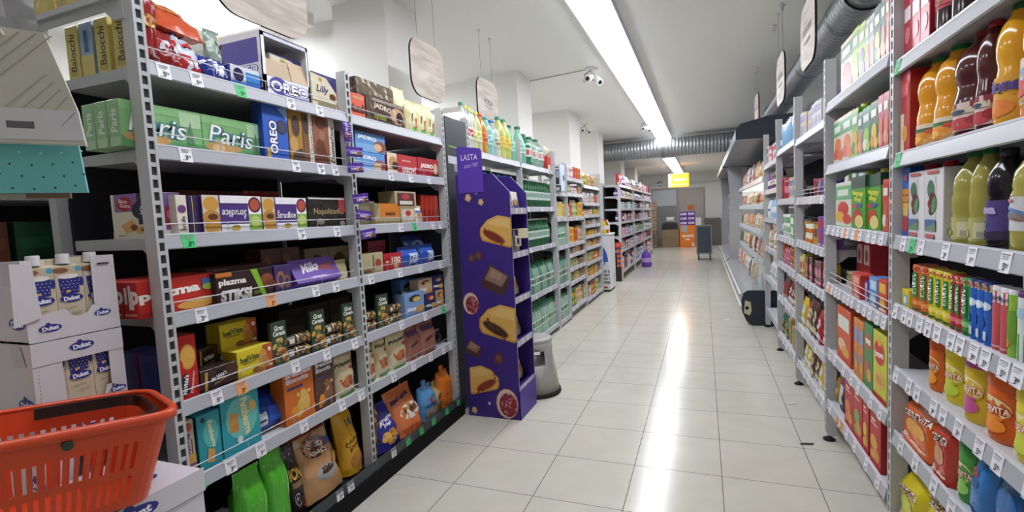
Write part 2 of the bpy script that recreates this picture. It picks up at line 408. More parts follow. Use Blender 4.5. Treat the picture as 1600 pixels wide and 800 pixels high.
# ---------------------------------------------------------------- spiral ducts
def duct(name, p0, p1, r, desc, step=.075):
    p0, p1 = Vector(p0), Vector(p1); L = (p1-p0).length; t = empty(name, p0)
    t.rotation_euler = (p1-p0).to_track_quat('Z', 'Y').to_euler()
    mb = MB(); prof = []; z = 0
    while z < L: prof += [(r, z), (r, z+step*.8), (r+.004, z+step*.86), (r+.004, z+step*.96)]; z += step
    mb.lathe(prof+[(r, L)], M('a2a5a8', 'm'), 28); mb.build('spiral_pipe', t)
    z = 1.2
    while z < L:
        c = MB(); c.lathe([(r+.006, z), (r+.012, z+.005), (r+.012, z+.05), (r+.006, z+.055)], M('8d9094', 'm'), 28); c.build('joint_collar', t); z += 1.5
    tag(t, desc, 'air duct'); return t
duct('air_duct', (2.43, -1.5, 2.95), (2.43, 9.95, 2.95), .149, 'silver spiral air duct above the juice racks along the aisle')
duct('air_duct', (-3.8, 10.25, 2.9), (4.3, 10.25, 2.9), .215, 'silver spiral air duct crossing under ceiling at the aisle end')
t = MB(); pts = [(2.43+.16*math.cos(a), 2.15, 2.95+.16*math.sin(a)) for a in [2*PI*i/24 for i in range(24)]]
t.tube(pts, .008, M('1c1c1e', 'k'), 6, True); t.tube([(2.29, 2.15, 2.88), (2.22, 1.9, 2.95), (2.1, 1.7, 3.1), (2.1, 1.7, 3.2)], .006, M('1c1c1e', 'k'))
tag(t.build('cable'), 'black cable looped around the silver duct by the hanging sign', 'cable')

# ---------------------------------------------------------------- hanging signs with rounded corners
def hanging_sign(loc, W, H, txt, desc, rz, wire, wood='b9aea2', sub=None, grp='hanging aisle signs'):
    t = empty('hanging_sign', loc, rz); R = min(W, H)*.28; pts = []
    for cx, cz, a0 in ((W/2-R, H/2-R, 0), (-W/2+R, H/2-R, 90), (-W/2+R, -H/2+R, 180), (W/2-R, -H/2+R, 270)):
        pts += [(cx+R*math.cos(math.radians(a0+15*i)), cz+R*math.sin(math.radians(a0+15*i))) for i in range(7)]
    m = bpy.data.materials.get('pale_wood_'+wood)
    if not m:
        m = bpy.data.materials.new('pale_wood_'+wood); m.use_nodes = True; nt = m.node_tree
        tc = nt.nodes.new('ShaderNodeTexCoord'); mp = nt.nodes.new('ShaderNodeMapping'); mp.inputs['Scale'].default_value = (1.2, 1, 9); n = nt.nodes.new('ShaderNodeTexNoise'); n.inputs['Scale'].default_value = 2; n.inputs['Detail'].default_value = 6; n.inputs['Distortion'].default_value = .8
        rp = nt.nodes.new('ShaderNodeValToRGB'); c = lin(wood); rp.color_ramp.elements[0].position = .35; rp.color_ramp.elements[1].position = .68
        rp.color_ramp.elements[0].color = (c[0]*.72, c[1]*.68, c[2]*.64, 1); rp.color_ramp.elements[1].color = (*[min(1, q*1.15) for q in c], 1)
        for a, b in ((tc.outputs['Object'], mp.inputs[0]), (mp.outputs[0], n.inputs['Vector']), (n.outputs['Fac'], rp.inputs[0]), (rp.outputs[0], nt.nodes['Principled BSDF'].inputs['Base Color'])): nt.links.new(a, b)
        nt.nodes['Principled BSDF'].inputs['Roughness'].default_value = .5
    mb = MB(); mb.prism(pts, 1, -.007, .007, M('2a2828', 'k'), m)
    f = lambda u, v, d: ((u-.5)*W, -.0075-d, (v-.5)*H)
    if txt: art(mb, f, W, H, ([('t', txt, .5, .5, .13, None, '3c3835')] if txt != '-' else blur(.22, .78, .52, .1, '8a807a', seed=int(loc[1]*10)))+(blur(.3, .7, .36, .05, '8c8680', seed=5) if sub else []))
    mb.build('board', t)
    for sx in (-W*.26, W*.26):
        wm = MB(); wm.tube([(sx, 0, H/2-.01), (sx, 0, H/2+wire)], .0015, M('7a7a7a', 'p'), 4); wm.lathe([(.014, H/2+wire-.012), (.014, H/2+wire)], M('d0d0d0', 'p'), 10, (sx, 0, 0)); wm.build('hanging_wire', t)
    tag(t, desc, 'hanging sign', grp); return t
LR, RR_ = PI/2, -PI/2
hanging_sign((-.66, -.38, 2.61), .56, .46, 'KEKS', 'pale wood sign cut by the upper picture edge above the biscuits', LR, .36)
hanging_sign((-.66, 1.16, 2.56), .5, .42, None, 'blank pale wood sign in front of the white column over biscuit rack end', LR, .43)
hanging_sign((-.66, 2.3, 2.55), .5, .42, 'VODA', 'pale wood sign reading VODA above the water bottles', LR, .44, sub=1)
hanging_sign((1.98, 1.74, 2.57), .5, .44, '-', 'pale sign with dark edge against the duct above carton juices', RR_, .41, 'd8d0c8', sub=1)
hanging_sign((1.98, 3.02, 2.56), .5, .44, '-', 'pale sign with dark edge between the other two over coffee shelves', RR_, .42, 'd8d0c8', sub=1)
hanging_sign((1.98, 5.2, 2.67), .5, .42, '-', 'small pinkish sign above the cooler canopy end', RR_, .32, 'c9b3ab')

# ---------------------------------------------------------------- cameras on the ceiling
def dome_camera(x, y, z, desc, s=1, lens=True):
    t = empty('security_camera', (x, y, z)); mb = MB(); mb.lathe([(.07*s, -.015), (.07*s, 0)], M('d8d8d6', 'p'), 16); mb.tube([(0, 0, -.01), (0, 0, -.1*s)], .016*s, M('d0d0ce', 'p'), 8); mb.build('mount', t)
    for q, (dx, dy, dz) in enumerate(((-.02, -.16, -.1), (.1, -.1, -.14))):
        c = MB(); a = Vector((dx*.2, 0, -.1*s)); b = Vector((dx, dy, dz-.05))*s
        c.tube([a, b], .036*s, M('d6d6d4', 'p'), 12); e = (b-a).normalized(); c.tube([b, b+e*.004], .022*s, M('202024', 'l'), 12); c.build('camera_barrel', t)
    c = MB(); c.tube([(-.01, .0, -.03), (-.08*s, 0, -.06*s), (-.09*s, -.02, -.14*s), (-.03*s, -.05, -.15*s)], .005, M('404044', 'k')); c.build('cable', t)
    tag(t, desc, 'security camera')
dome_camera(.05, 3.95, CEIL, 'white twin security camera on the ceiling by the light strip', 1.15)
dome_camera(.22, 8.3, CEIL, 'small white security camera on ceiling near the duct', .9)
dome_camera(-.72, 7.0, CEIL-.12, 'white security camera beside the third column top', .9)
m_ = MB(); m_.tube([(-.8, 4.09, 3.19), (.0, 3.97, 3.19)], .006, M('b4b4b2', 'p')); tag(m_.build('cable'), 'thin grey ceiling cable from the column to the twin camera', 'cable')
for i, (px, py) in enumerate(((1222, 8), (1209, 40), (1184, 150))):
    p = at(px, py, 2, CEIL); mb = MB(); mb.lathe([(.012, -.05), (.012, -.01), (.03, -.008), (.03, 0)], M('cfcfcf', 'p'), 10, (p.x, p.y, CEIL)); tag(mb.build('sprinkler'), f"tiny ceiling sprinkler above the juice side, {ordinal(i+1)} along the aisle", 'sprinkler')

# ================================================================ racks
STEEL, STEEL2, RAIL, DARK = M('bbbcbe', 'p'), M('aeb0b4', 'p'), M('aaabb3', 's'), M('26262b', 'k')
def post_mesh(h, foot=False):    # front face towards -y, slotted; local x is across
    mb = MB(); w, d = .036, .055
    mb.box(-w/2, w/2, .006, d, .03 if foot else 0, h, STEEL); z0 = .05 if foot else 0
    mb.box(-w/2, -w/2+.009, 0, .006, z0, h, STEEL); mb.box(w/2-.009, w/2, 0, .006, z0, h, STEEL)
    mb.add([(-w/2+.009, .0055, z0), (w/2-.009, .0055, z0), (w/2-.009, .0055, h), (-w/2+.009, .0055, h)], [(0, 1, 2, 3)], M('3a3b40', 'k'))  # dark sheet behind the slots, standing for shade inside the hollow post
    z = z0
    while z < h: mb.box(-w/2+.009, w/2-.009, .0008, .006, z, min(h, z+.014), STEEL); z += .042
    if foot:
        mb.lathe([(.03, 0), (.034, .006), (.02, .016), (.009, .022), (.009, .05)], M('2b2b2d', 'k'), 14, (0, .02, 0))
    return mb
TAGS = {}
def price_tag_mesh(i, c='eceaf0'):
    if (i, c) in TAGS: return TAGS[(i, c)]
    mb = MB(); W, H = .046, .05; mb.box(-W/2, W/2, -.0012, 0, 0, H, M(c, 'c')); f = lambda u, v, d: ((u-.5)*W, -.0014-d, v*H)
    r = random.Random(i); n = str(r.choice([1, 2, 3, 3, 2, 1, 5, 4])); s = str(r.randint(1, 9))+'9'; k = '2c2c36'
    A = [('r', .12, .84, .88, .9, '7a7a84'), ('r', .2, .74, .8, .79, '9a9aa4'), ('r', .15, .65, .7, .69, '9a9aa4'), ('t', n, .5, .3, .34, None, k), ('t', s, .7, .36, .2, None, k), ('r', .1, .08, .3, .13, '8a8a94')]
    art(mb, f, W, H, A); me = mb.build('price_tag'); TAGS[(i, c)] = me; me['fresh'] = 1; return me
def put_tag(parent, x, y, z, i, c='eceaf0', tilt=-.12, s=1):
    p = price_tag_mesh(i, c)
    if p.get('fresh'): o = p; del o['fresh']
    else: o = p.copy(); COL.objects.link(o)
    o.parent = parent; o.location = (x, y, z); o.rotation_euler = (tilt, 0, 0); o.scale = (s, 1, s)
    if c == '5fd08a': o['label'] = 'green price tag'
    if c == 'f0a060': o['label'] = 'orange price tag'
GREEN, ORANGE = '3fcf74', 'f0a060'
def rack(name, label, frame, posts, bays, depth, h, foot=False, base=True, back='2b2b30', backh=1.96, brackets=True, posth=None):
    """frame: (x_front, y0, rz): local +x runs along the rack (viewer's right), +y goes into it. bays: list of (x0, x1, [(z, opts)])"""
    t = empty(name, (frame[0], frame[1], 0), frame[2]); tag(t, label, 'shelving rack')
    for i, x in enumerate(posts): post_mesh(posth[i] if posth else h, foot).build('post', t, (x, 0, 0))
    if brackets:
        for x in posts:
            mb = MB(); mb.box(-.018, .018, 0, .045, 0, h, STEEL2); mb.build('rear_post', t, (x, depth-.045, 0))
    for x0, x1, shelves in bays:
        W = x1-x0-.036; cx = (x0+x1)/2
        if back:
            mb = MB(); mb.box(-W/2, W/2, 0, .012, .1, backh, M(back, 'k')); mb.build('back_panel', t, (cx, depth-.06, 0))  # back sheet coloured dark for the unlit depth of the shelves
        for z, o in shelves:
            s = empty('shelf', (cx, 0, z)); s.parent = t
            KIDS.setdefault(t.name, []).append(s)
            mb = MB(); dd = o.get('depth', depth-.07); y0 = .012; mb.box(-W/2, W/2, y0, y0+dd, -.03, -.008, M(o.get('deck', 'c9c9cf'), 'p'), .002); mb.build('deck', s)
            rc = o.get('rail', None)
            rm = MB(); rm.prism([(y0-.002, .0), (y0-.012, -.048), (y0-.006, -.052), (y0+.004, -.05), (y0+.004, 0)], 0, -W/2, W/2, M(rc, 's') if rc else RAIL)
            rm.box(-W/2, W/2, y0-.004, y0+.004, -.004, .002, M('d4d4de', 's')); rm.build('price_rail', s)
            if o.get('fence', 1):
                fm = MB(); hz = o.get('fh', .035); n = 4
                for zz in ((hz, hz*.5) if o.get('two') else (hz,)): fm.tube([(-W/2+.01, y0+.006, zz), (W/2-.01, y0+.006, zz)], .0022, M('c8c8ce', 'm'), 5)
                for i in range(n+1): xx = -W/2+.012+(W-.024)*i/n; fm.tube([(xx, y0+.006, 0), (xx, y0+.006, hz)], .0018, M('c8c8ce', 'm'), 4)
                fm.build('wire_guard', s)
            if brackets and o.get('br', 1):
                for sx in (-1, 1):
                    bm = MB(); xx = sx*(W/2+.003)
                    bm.prism([(.03, -.085), (.075, -.085), (.12, -.05), (dd, -.045), (dd, -.01), (.03, -.01)], 0, xx-.002, xx+.002, STEEL2); bm.build('bracket', s)
            r = random.Random(int(z*1000)+int(x0*77)); u = -W/2+.05
            for tg in o.get('tags', ()):   # (fraction, colour)
                put_tag(s, -W/2+W*tg[0], y0-.012, -.052, r.randint(0, 5), tg[1] if len(tg) > 1 else 'eceaf0', -.16)
            k = o.get('ntags', 0)
            for i in range(k): put_tag(s, -W/2+W*(i+.5+r.uniform(-.2, .2))/k, y0-.012, -.052, r.randint(0, 5), 'eceaf0', -.16)
    return t
LX, RX = -.405, 1.94
# left biscuit rack
B1 = [(1.99, dict(fh=.045, tags=((.05,), (.17,), (.36, GREEN), (.62,), (.8,)))), (1.715, dict(fh=.04, tags=((.1,), (.62,), (.78,), (.88,)))),
      (1.413, dict(tags=((.08, GREEN), (.62,), (.86,)))), (1.143, dict(tags=((.1,), (.42, ORANGE), (.68,), (.82,)))), (.83, dict(tags=((.13,), (.24, ORANGE), (.52,), (.72,), (.93,)))), (.55, dict(tags=((.03, GREEN), (.16,), (.3,), (.54,), (.8,), (.95,))))]
B2 = [(1.99, dict(fh=.045)), (1.715, dict(fh=.04, tags=((.33,), (.55,), (.78,)))), (1.413, dict(tags=((.4,), (.56, GREEN), (.8,), (.9,)))), (1.143, dict(tags=((.07,), (.36,), (.6,), (.87,)))),
      (.83, dict(tags=((.34,), (.62,), (.87, GREEN)))), (.55, dict(tags=((.22,), (.44,), (.66,), (.84,), (.95,))))]
rk = rack('biscuit_rack', 'long grey slotted steel rack full of biscuits beside the milk cartons', (LX, -1.148, LR), (0, 1.018, 2.02), [(0, 1.018, B1), (1.018, 2.02, B2)], .56, 2.2)
bs = MB(); bs.box(-.02, 2.04, -.03, .55, 0, .1, M('1d1d20', 'k'), .004); bs.box(-.02, 2.04, -.035, -.028, .0, .095, M('141416', 'k')); bs.build('plinth', rk)
bs = MB(); bs.box(-.0, 2.03, -.032, -.027, .1, .155, M('4a5258', 'l', .5)); bs.build('base_lip', rk)
for i, (u, c) in enumerate(((.7, 'eceaf0'), (.78, 'eceaf0'), (1.15, 'eceaf0'), (.5, GREEN), (1.3, GREEN), (1.45, GREEN), (1.6, GREEN), (1.78, GREEN), (1.95, GREEN))): put_tag(rk, u, -.034, .1, i, c, -.1)
tb = MB(); tb.prism([(.04, 2.115), (.09, 2.115), (.13, 2.15), (.52, 2.15), (.52, 2.2), (.04, 2.2)], 0, -.022, -.018, STEEL2); tb.box(-.035, .016, .05, .52, 2.18, 2.2, STEEL2); tb.build('top_shelf', rk)
# filler panel between the racks
fp = MB(); fp.box(-.46, -.405, .905, 1.24, .0, 2.16, M('3c3f44', 'p'), .003); fp.box(-.95, -.46, .905, .925, 0, 1.95, M('3c3f44', 'p')); f = lambda u, v, d: (-.4045+d, .905+u*.335, v*2.16)
art(fp, f, .335, 2.16, [('r', .1, .9, .85, .904, '8fae4a'), ('r', .05, .845, .75, .87, 'c0c4cc'), ('r', .3, .82, .8, .845, '8a8e96')])
tag(fp.build('divider_panel'), 'tall dark grey divider panel between the biscuit rack and bottles', 'panel')
# drinks and grocery racks further along the same side
D1 = [(1.965, dict(fence=0, ntags=3)), (1.52, dict(fence=0, ntags=3)), (1.09, dict(fence=0, ntags=3)), (.58, dict(fence=0, ntags=2)), (.1, dict(fence=0, br=0))]
rack('drinks_rack', 'grey steel rack of bottled water and soda behind the purple display', (LX, 1.27, LR), (0, 1.21, 2.38), [(0, 1.21, D1), (1.21, 2.38, D1)], .39, 2.2, posth=(2.2, 2.2, 2.2), back='33363a', backh=1.9)
DM = [(1.71, dict(fence=0)), (1.39, dict(fence=0, ntags=2)), (1.03, dict(fence=0, ntags=2)), (.54, dict(fence=0, ntags=2)), (.08, dict(fence=0, br=0))]
GC = [(1.93, dict(fence=0, ntags=3)), (1.72, dict(fence=0, ntags=3)), (1.385, dict(fence=0, ntags=3)), (1.03, dict(fence=0, ntags=3)), (.88, dict(fence=0, ntags=3)), (.69, dict(fence=0, ntags=4)), (.5, dict(fence=0, ntags=4)), (.14, dict(fence=0, ntags=4, br=0))]
GD = [(1.87, dict(fence=0, ntags=3)), (1.6, dict(fence=0, ntags=3)), (1.41, dict(fence=0, ntags=3)), (1.25, dict(fence=0, ntags=3)), (1.08, dict(fence=0, ntags=3)), (.9, dict(fence=0, ntags=3)), (.66, dict(fence=0, ntags=3)), (.42, dict(fence=0, ntags=4)), (.1, dict(fence=0, ntags=4, br=0))]
rack('grocery_rack', 'grey steel rack of dry groceries reaching to the water dispenser', (LX, 3.7, LR), (0, .55, 1.57, 2.85), [(0, .55, DM), (.55, 1.57, GC), (1.57, 2.85, GD)], .39, 2.2, posth=(2.2, 2.1, 1.4, 2.1), back='4a4a4c', backh=1.85)
pm = MB(); pm.box(-.8, -.40, 6.585, 6.605, .05, 2.12, M('c4c8cc', 'p')); tag(pm.build('end_panel'), 'pale grey end panel closing the grocery rack', 'panel')
HS = [(2.0, dict(fence=0)), (1.77, dict(fence=0)), (1.51, dict(fence=0)), (1.23, dict(fence=0)), (.93, dict(fence=0)), (.63, dict(fence=0)), (.2, dict(fence=0))]
rack('household_rack', 'distant steel rack of household goods past the water dispenser', (-.3, 8.2, LR), (0, 2.2, 4.4, 6.6), [(0, 2.2, HS), (2.2, 4.4, HS), (4.4, 6.6, HS)], .4, 2.05, back='3a3a3e', backh=2.0)
ep = MB(); ep.box(-.45, -.30, 8.05, 8.17, 0, .3, M('2a2a2e', 'k')); ep.box(-.3, -.285, 8.05, 8.17, 0, .3, M('c8a8a0', 'k')); tag(ep.build('plinth_box'), 'black and pink box at the foot of the household rack', 'box')
# right hand racks
NB = [(1.905, dict(fence=0, tags=((.03, GREEN),))), (1.575, dict(fence=0, tags=((.04, GREEN),))), (1.275, dict(fence=0, ntags=6, tags=((.18, GREEN),))), (1.02, dict(fence=0, ntags=14)), (.78, dict(fence=0, ntags=10)), (.53, dict(fence=0, ntags=7)), (.2, dict(fence=0, ntags=6))]
R2 = [(1.96, dict(fence=0)), (1.615, dict(fence=0)), (1.28, dict(fence=0, ntags=10, tags=((.4, ORANGE), (.6, ORANGE)))), (.95, dict(two=1, fh=.06, ntags=12, tags=((.08, ORANGE),))), (.565, dict(fence=0, ntags=7)), (.255, dict(ntags=6, fence=0, tags=((.25, ORANGE), (.33, ORANGE))))]
R3 = [(1.89, dict(fence=0)), (1.455, dict(fh=.05, two=1, ntags=4)), (1.14, dict(fence=0, ntags=7)), (.875, dict(fence=0, ntags=8)), (.5, dict(fh=.05, ntags=2)), (.21, dict(fh=.04, ntags=5))]
R4 = [(1.91, dict(fence=0)), (1.46, dict(fence=0)), (1.13, dict(fh=.04, ntags=5)), (.88, dict(fh=.04, ntags=5)), (.56, dict(fh=.04, ntags=5)), (.2, dict(fence=0, ntags=5))]
R5 = [(1.86, dict(fence=0)), (1.58, dict(fence=0)), (1.28, dict(fence=0, ntags=4)), (.95, dict(fence=0, ntags=4)), (.62, dict(fence=0, ntags=4)), (.24, dict(fence=0))]
rack('juice_rack', 'tall grey steel rack of bottled juice and vitamin drinks nearest the picture edge', (RX, -.03, RR_), (0, 1.02), [(0, 1.02, NB)], .46, 2.5, foot=True, back='2e2e33')
rack('carton_rack', 'grey steel rack of juice cartons and red tea boxes past the tall post', (RX, 1.043, RR_), (0, .1), [(.0, 1.035, R2)], .46, 2.2, foot=True, back='2e2e33', posth=(2.2, .3)) if 0 else None
rack('carton_rack', 'grey steel rack holding juice cartons, tea, coffee and household jars', (RX, 4.12, RR_), (0, 1.04, 2.05, 3.06), [(0, 1.04, R5), (1.04, 2.05, R4), (2.05, 3.06, R3), (3.06, 4.112, R2)], .46, 2.21, foot=True, back='34343a', backh=1.9)
# ================================================================ biscuit rack goods
SZ = {1: 1.982, 2: 1.707, 3: 1.405, 4: 1.135, 5: .822, 6: .542, 7: .101}
SN = {1: 'top shelf', 2: 'second shelf', 3: 'third shelf', 4: 'fourth shelf', 5: 'fifth shelf', 6: 'sixth shelf', 7: 'bottom deck'}
LIM = {'near biscuit bay': (-1.128, -.152), 'far biscuit bay': (-.11, .85), 'the edge juice bay': (-1.03, -.05), 'the juice carton bay': (.03, 1.03),
       'the water bay': (1.29, 2.46), 'the second water bay': (2.5, 3.63), 'the narrow bay': (3.72, 4.23)}
LEV = {'R': (1.897, 1.567, 1.267, 1.012, .772, .522, .192), 'C': (1.952, 1.607, 1.272, .942, .557, .247), 'L': (1.982, 1.707, 1.405, 1.135, .822, .542, .101)}
def put(frame, X, sign, mk, px0, px1, top, z, desc, cat, shelf, bay, tier='', d=.03, D=.08, H=None, yaw=0, tilt=0, roll=0, dz=0, n=1, back=0, key=None):
    """one or more equal packs whose fronts stand d behind the shelf edge between two pixel columns; back = rows behind"""
    XX = X-sign*d; a, b = ycol(XX, px0, z+dz), ycol(XX, px1, z+dz); lo, hi = min(a, b), max(a, b)
    if bay in LIM and tier not in ('front row', 'back row', 'rear row'):
        w0 = hi-lo; lo, hi = max(lo, LIM[bay][0]), min(hi, LIM[bay][1])
        if hi-lo < .03: lo, hi = (hi-w0, hi) if lo > hi-.03 and hi == LIM[bay][1] else (lo, lo+w0)
    W = (hi-lo)/n
    if any(q in mk.__code__.co_names for q in ('bottle', 'jar', 'tin')): D = W
    H = H or max(.03, zrow(XX, (lo+hi)/2, top)-z-dz); out = []
    lev = LEV['C' if 'carton bay' in bay else 'R' if 'edge juice' in bay else 'L' if 'biscuit' in bay else 'C'] if 'bay' in bay and 'water' not in bay and 'narrow' not in bay else ()
    up = [q for q in lev if q > z+.05]
    if up: H = min(H, min(up)-(.055 if 'bag' in mk.__code__.co_names else .034)-z-dz)
    rz = (LR if sign > 0 else RR_)+math.radians(yaw)
    for r in range(back+1):
        for i in range(n):
            kk = (key or desc, mk.__code__.co_firstlineno, round(W, 3), round(H, 3), D)
            o = instance(kk, lambda: mk(W-.0025, D, H))
            o.location = (XX-sign*(D/2+r*(D+.004)), lo+W*(i+.5), z+dz+.0005+abs(math.sin(math.radians(tilt)))*D/2+abs(math.sin(math.radians(roll)))*W/2); o.rotation_euler = (math.radians(tilt), math.radians(roll), rz)
            record(o, desc, cat, bay, shelf, (tier if r == 0 else ('back row' if r == 1 else 'rear row')), lo+W*(i+.5)); out.append(o)
    return out
def PL(s, bay, mk, px0, px1, top, desc, cat='biscuit box', **k):
    return put('L', LX, 1, mk, px0, px1, top, SZ[s], desc, cat, SN[s], ('near' if bay == 1 else 'far')+' biscuit bay', **k)
def cookie(u, v, r, asp=1, c='c8924a', c2='8a5a24'):
    return [('e', u, v, r, r*asp, c2), ('e', u, v, r*.93, r*asp*.93, c)]+[('e', u+r*.5*math.cos(q), v+r*asp*.5*math.sin(q), r*.1, r*asp*.1, c2) for q in (0, 1.3, 2.5, 3.8, 5)]
def nutty(n, cs, seed, u0=.05, u1=.95, v0=.05, v1=.5, ru=.07, rv=.04):
    R = random.Random(seed); return [('e', R.uniform(u0, u1), R.uniform(v0, v1), ru*R.uniform(.6, 1.2), rv*R.uniform(.6, 1.3), R.choice(cs), R.uniform(0, 180)) for _ in range(n)]
# --- near bay, top shelf
PL(1, 1, lambda W, D, H: bag('biscuit_bag', W, H, D, '8e1f1c', [('r', .1, .0, .9, .2, '5f100f'), ('r', .05, .75, .95, .88, 'c8a0a0')]+cookie(.5, .5, .42, W/H), 'block', seed=1), 226, 254, 0, 'tall dark red cookie packet', 'biscuit bag', H=.3, D=.07, d=.04)
R_ = lambda seed, c, st='pillow', extra=(): (lambda W, D, H: bag('snack_bag', W, H, D, c, list(extra), st, seed=seed, wr=.008))
PL(1, 1, lambda W, D, H: bag('snack_bag', W, H, D, '8a1c1e', [('r', .1, .3, .9, .5, 'd8d8e0'), ('r', .2, .33, .8, .47, 'b02a34')], 'pillow', seed=2, wr=.009), 252, 300, 80, 'dark red snack bag lying low', 'snack bag', D=.08, H=.17, tilt=-30, d=.03)
PL(1, 1, lambda W, D, H: bag('snack_bag', W, H, D, 'c2c6d4', [('r', .0, .0, 1, .28, 'a8242c'), ('r', .05, .45, .95, .62, 'b5303c'), ('r', .1, .75, .9, .82, '3a6ab0')], 'pillow', seed=3, wr=.009), 285, 335, 75, 'red and silver wafer bag', 'snack bag', D=.08, H=.2, tilt=-38, d=.04)
PL(1, 1, lambda W, D, H: bag('snack_bag', W, H, D, 'c4502a', [('e', .5, .5, .3, .25, 'd9822b'), ('r', .2, .8, .8, .92, 'd8b04a')], 'pillow', seed=4, wr=.008), 262, 340, 55, 'orange red snack bag lying on top of others', 'snack bag', tier='upper row', D=.1, H=.26, dz=.13, tilt=-58, d=.08, roll=4)
PL(1, 1, lambda W, D, H: bag('snack_bag', W, H, D, '8f9f92', [('p', [(.5, .3), (1, .3), (1, 1), (.8, 1)], 'd2aa3c')]+nutty(8, ['4a3a20', '2e2e30'], 5, .6, .95, .4, .9), 'stand', seed=5, wr=.007), 332, 358, 50, 'grey green snack bag standing', 'snack bag', D=.06, d=.12)
PL(1, 1, lambda W, D, H: bag('snack_bag', W, H, D, '1f2f86', [('r', .35, .1, 1, .55, 'd8dce8'), ('r', .0, .62, .6, .78, 'e6e6ee')], 'pillow', seed=6, wr=.006), 330, 372, 100, 'navy and white wafer packet', 'snack bag', D=.06, H=.1, tilt=-30, d=.03)
PL(1, 1, lambda W, D, H: carton('sandwich_biscuit_pack', W, D, H, 'd4d8e2', [('r', 0, 0, 1, .3, '2e62b8'), ('r', .5, .3, 1, .8, '3f86cc'), ('e', .25, .6, .18, .3, '2a2a50')], k='f', side='2c3f94'), 362, 408, 112, 'white and blue sandwich biscuit pack', 'biscuit pack', D=.07, H=.09, d=.035)
def display_box(W, D, H):
    root = empty('biscuit_display_box'); P = '433a92'; wt = 'e9e8f2'; mb = MB(); t = .004
    mb.box(-W/2, W/2, D/2-t, D/2, 0, H, M(wt, 'c')); mb.box(-W/2, -W/2+t, -D/2, D/2, 0, H, M(wt, 'c')); mb.box(W/2-t, W/2, -D/2, D/2, 0, H, M(wt, 'c')); mb.box(-W/2, W/2, -D/2, D/2, 0, t, M(wt, 'c'))
    mb.box(-W/2, W/2, -D/2, -D/2+t, 0, H*.33, M(wt, 'c')); mb.box(-W/2, -W/2+.02, -D/2, -D/2+t, 0, H, M(wt, 'c')); mb.box(W/2-.012, W/2, -D/2, -D/2+t, 0, H, M(wt, 'c'))
    mb.box(-W/2, W/2, -D/2, -D/2+t, H*.93, H, M('c6c8d8', 'f')); mb.box(-W/2, W/2, -D/2, D/2, H-t, H, M('d0d2de', 'f'))
    f, l, r, tt = boxmaps(W, D, H)
    art(mb, f, W, H, [('r', 0, 0, 1, .06, P), ('e', .3, .2, .19, .14, P), ('t', 'OREO', .54, .19, .19, .86, P, 0, .09), ('t', 'OREO', .54, .19, .165, .8, 'ffffff', 0, .03), ('r', .3, .04, .98, .08, P)])
    art(mb, l, D, H, [('r', 0, .62, 1, 1, 'e9e8f2'), ('r', 0, .52, .93, .9, '4b42a0'), ('r', .5, .5, .505, .9, '3a327e'), ('e', .78, .2, .2, .14, P), ('t', 'OREO', .62, .42, .14, .6, P, 0, .08), ('t', 'OREO', .62, .42, .12, .56, 'ffffff', 0, .02), ('r', 0, 0, 1, .12, P)])
    mb.build('cardboard_body', root)
    fl = MB(); fl.prism([(-D/2-.001, H*.33), (-D/2+.02, H*.62), (-D/2+.022, H*.62), (-D/2+.002, H*.33)], 0, -W/2+.02, W*.08, M('a98f72', 'c')); fl.prism([(-D/2-.001, H*.33), (-D/2+.02, H*.68), (-D/2+.022, H*.68), (-D/2+.002, H*.33)], 0, W*.09, W/2-.014, M('b59a7c', 'c')); fl.build('torn_flap', root)
    return root
PL(1, 1, display_box, 413, 487, 62, 'white and purple display carton torn open', 'display carton', D=.24)
LILLY = lambda W, D, H: carton('wafer_box', W, D, H, 'd9d0b8', [('p', [(0, 1), (1, 1), (1, .55), (.6, .92), (0, .97)], '3d3a70'), ('t', 'Lilly', .42, .55, .26, .5, '2e2c58', 0, .02, .25), ('e', .82, .42, .14, .1, '6a4428'), ('r', .2, .08, .95, .2, '8c8266'), ('e', .35, .83, .08, .05, 'b89a4a')], k='f')
for o in PL(1, 1, LILLY, 424, 478, 80, 'cream wafer box inside torn display carton', 'wafer box', H=.115, D=.09, d=.07, dz=.09): pass
PL(1, 1, LILLY, 489, 528, 117, 'cream wafer box with navy corner', 'wafer box', D=.09)
# yellow packs on the end of the top shelf
YB = lambda W, D, H: carton('yellow_biscuit_pack', W, D, H, 'd8c878', [('t', 'Baiocchi', .5, .5, .4, .8, '4a3a20', 90, .01, .1), ('r', .2, .1, .8, .2, 'b9a04a')], k='f', side='d2c27a', sart=[('t', 'Baiocchi', .5, .5, .38, .8, '4a3a20', 90, .01, .1)])
for i, (x, c) in enumerate(((-.56, 0), (-.655, 0), (-.74, 1), (-.82, 0))):
    o = instance(('endpack', c), lambda: carton('yellow_biscuit_pack', .07, .06, .19, 'd8c878' if not c else '9cb4d0', [('t', 'Baiocchi', .5, .5, .5, .7, '4a3a20', 90, .012, .12), ('r', .2, .08, .8, .16, 'b9a04a')] if not c else [('r', 0, 0, 1, .4, 'd8c878'), ('r', .35, .45, .65, .85, '3a5a98')], k='f'))
    o.location = (x, -1.085, 1.983); record(o, 'upright yellow biscuit pack' if not c else 'blue and yellow biscuit pack', 'biscuit pack', 'near biscuit bay', 'rack end', 'top shelf', -x)
for i, x in enumerate((-.5, -.62, -.74, -.86)):
    o = instance(('tp', i % 2), lambda: bag('yellow_biscuit_bag', .1, .2, .05, 'd2c07a', [('e', .5, .45, .3, .16, '9a5a28'), ('r', .1, .75, .9, .9, 'e6dcb0')] if i % 2 else [('r', .2, .1, .8, .8, 'e0d49a')], 'stand', seed=30+i))
    o.location = (x, -1.158, 2.2005); record(o, 'yellow biscuit bag above the bracket', 'biscuit bag', 'biscuit rack end', 'highest shelf', '', -x)
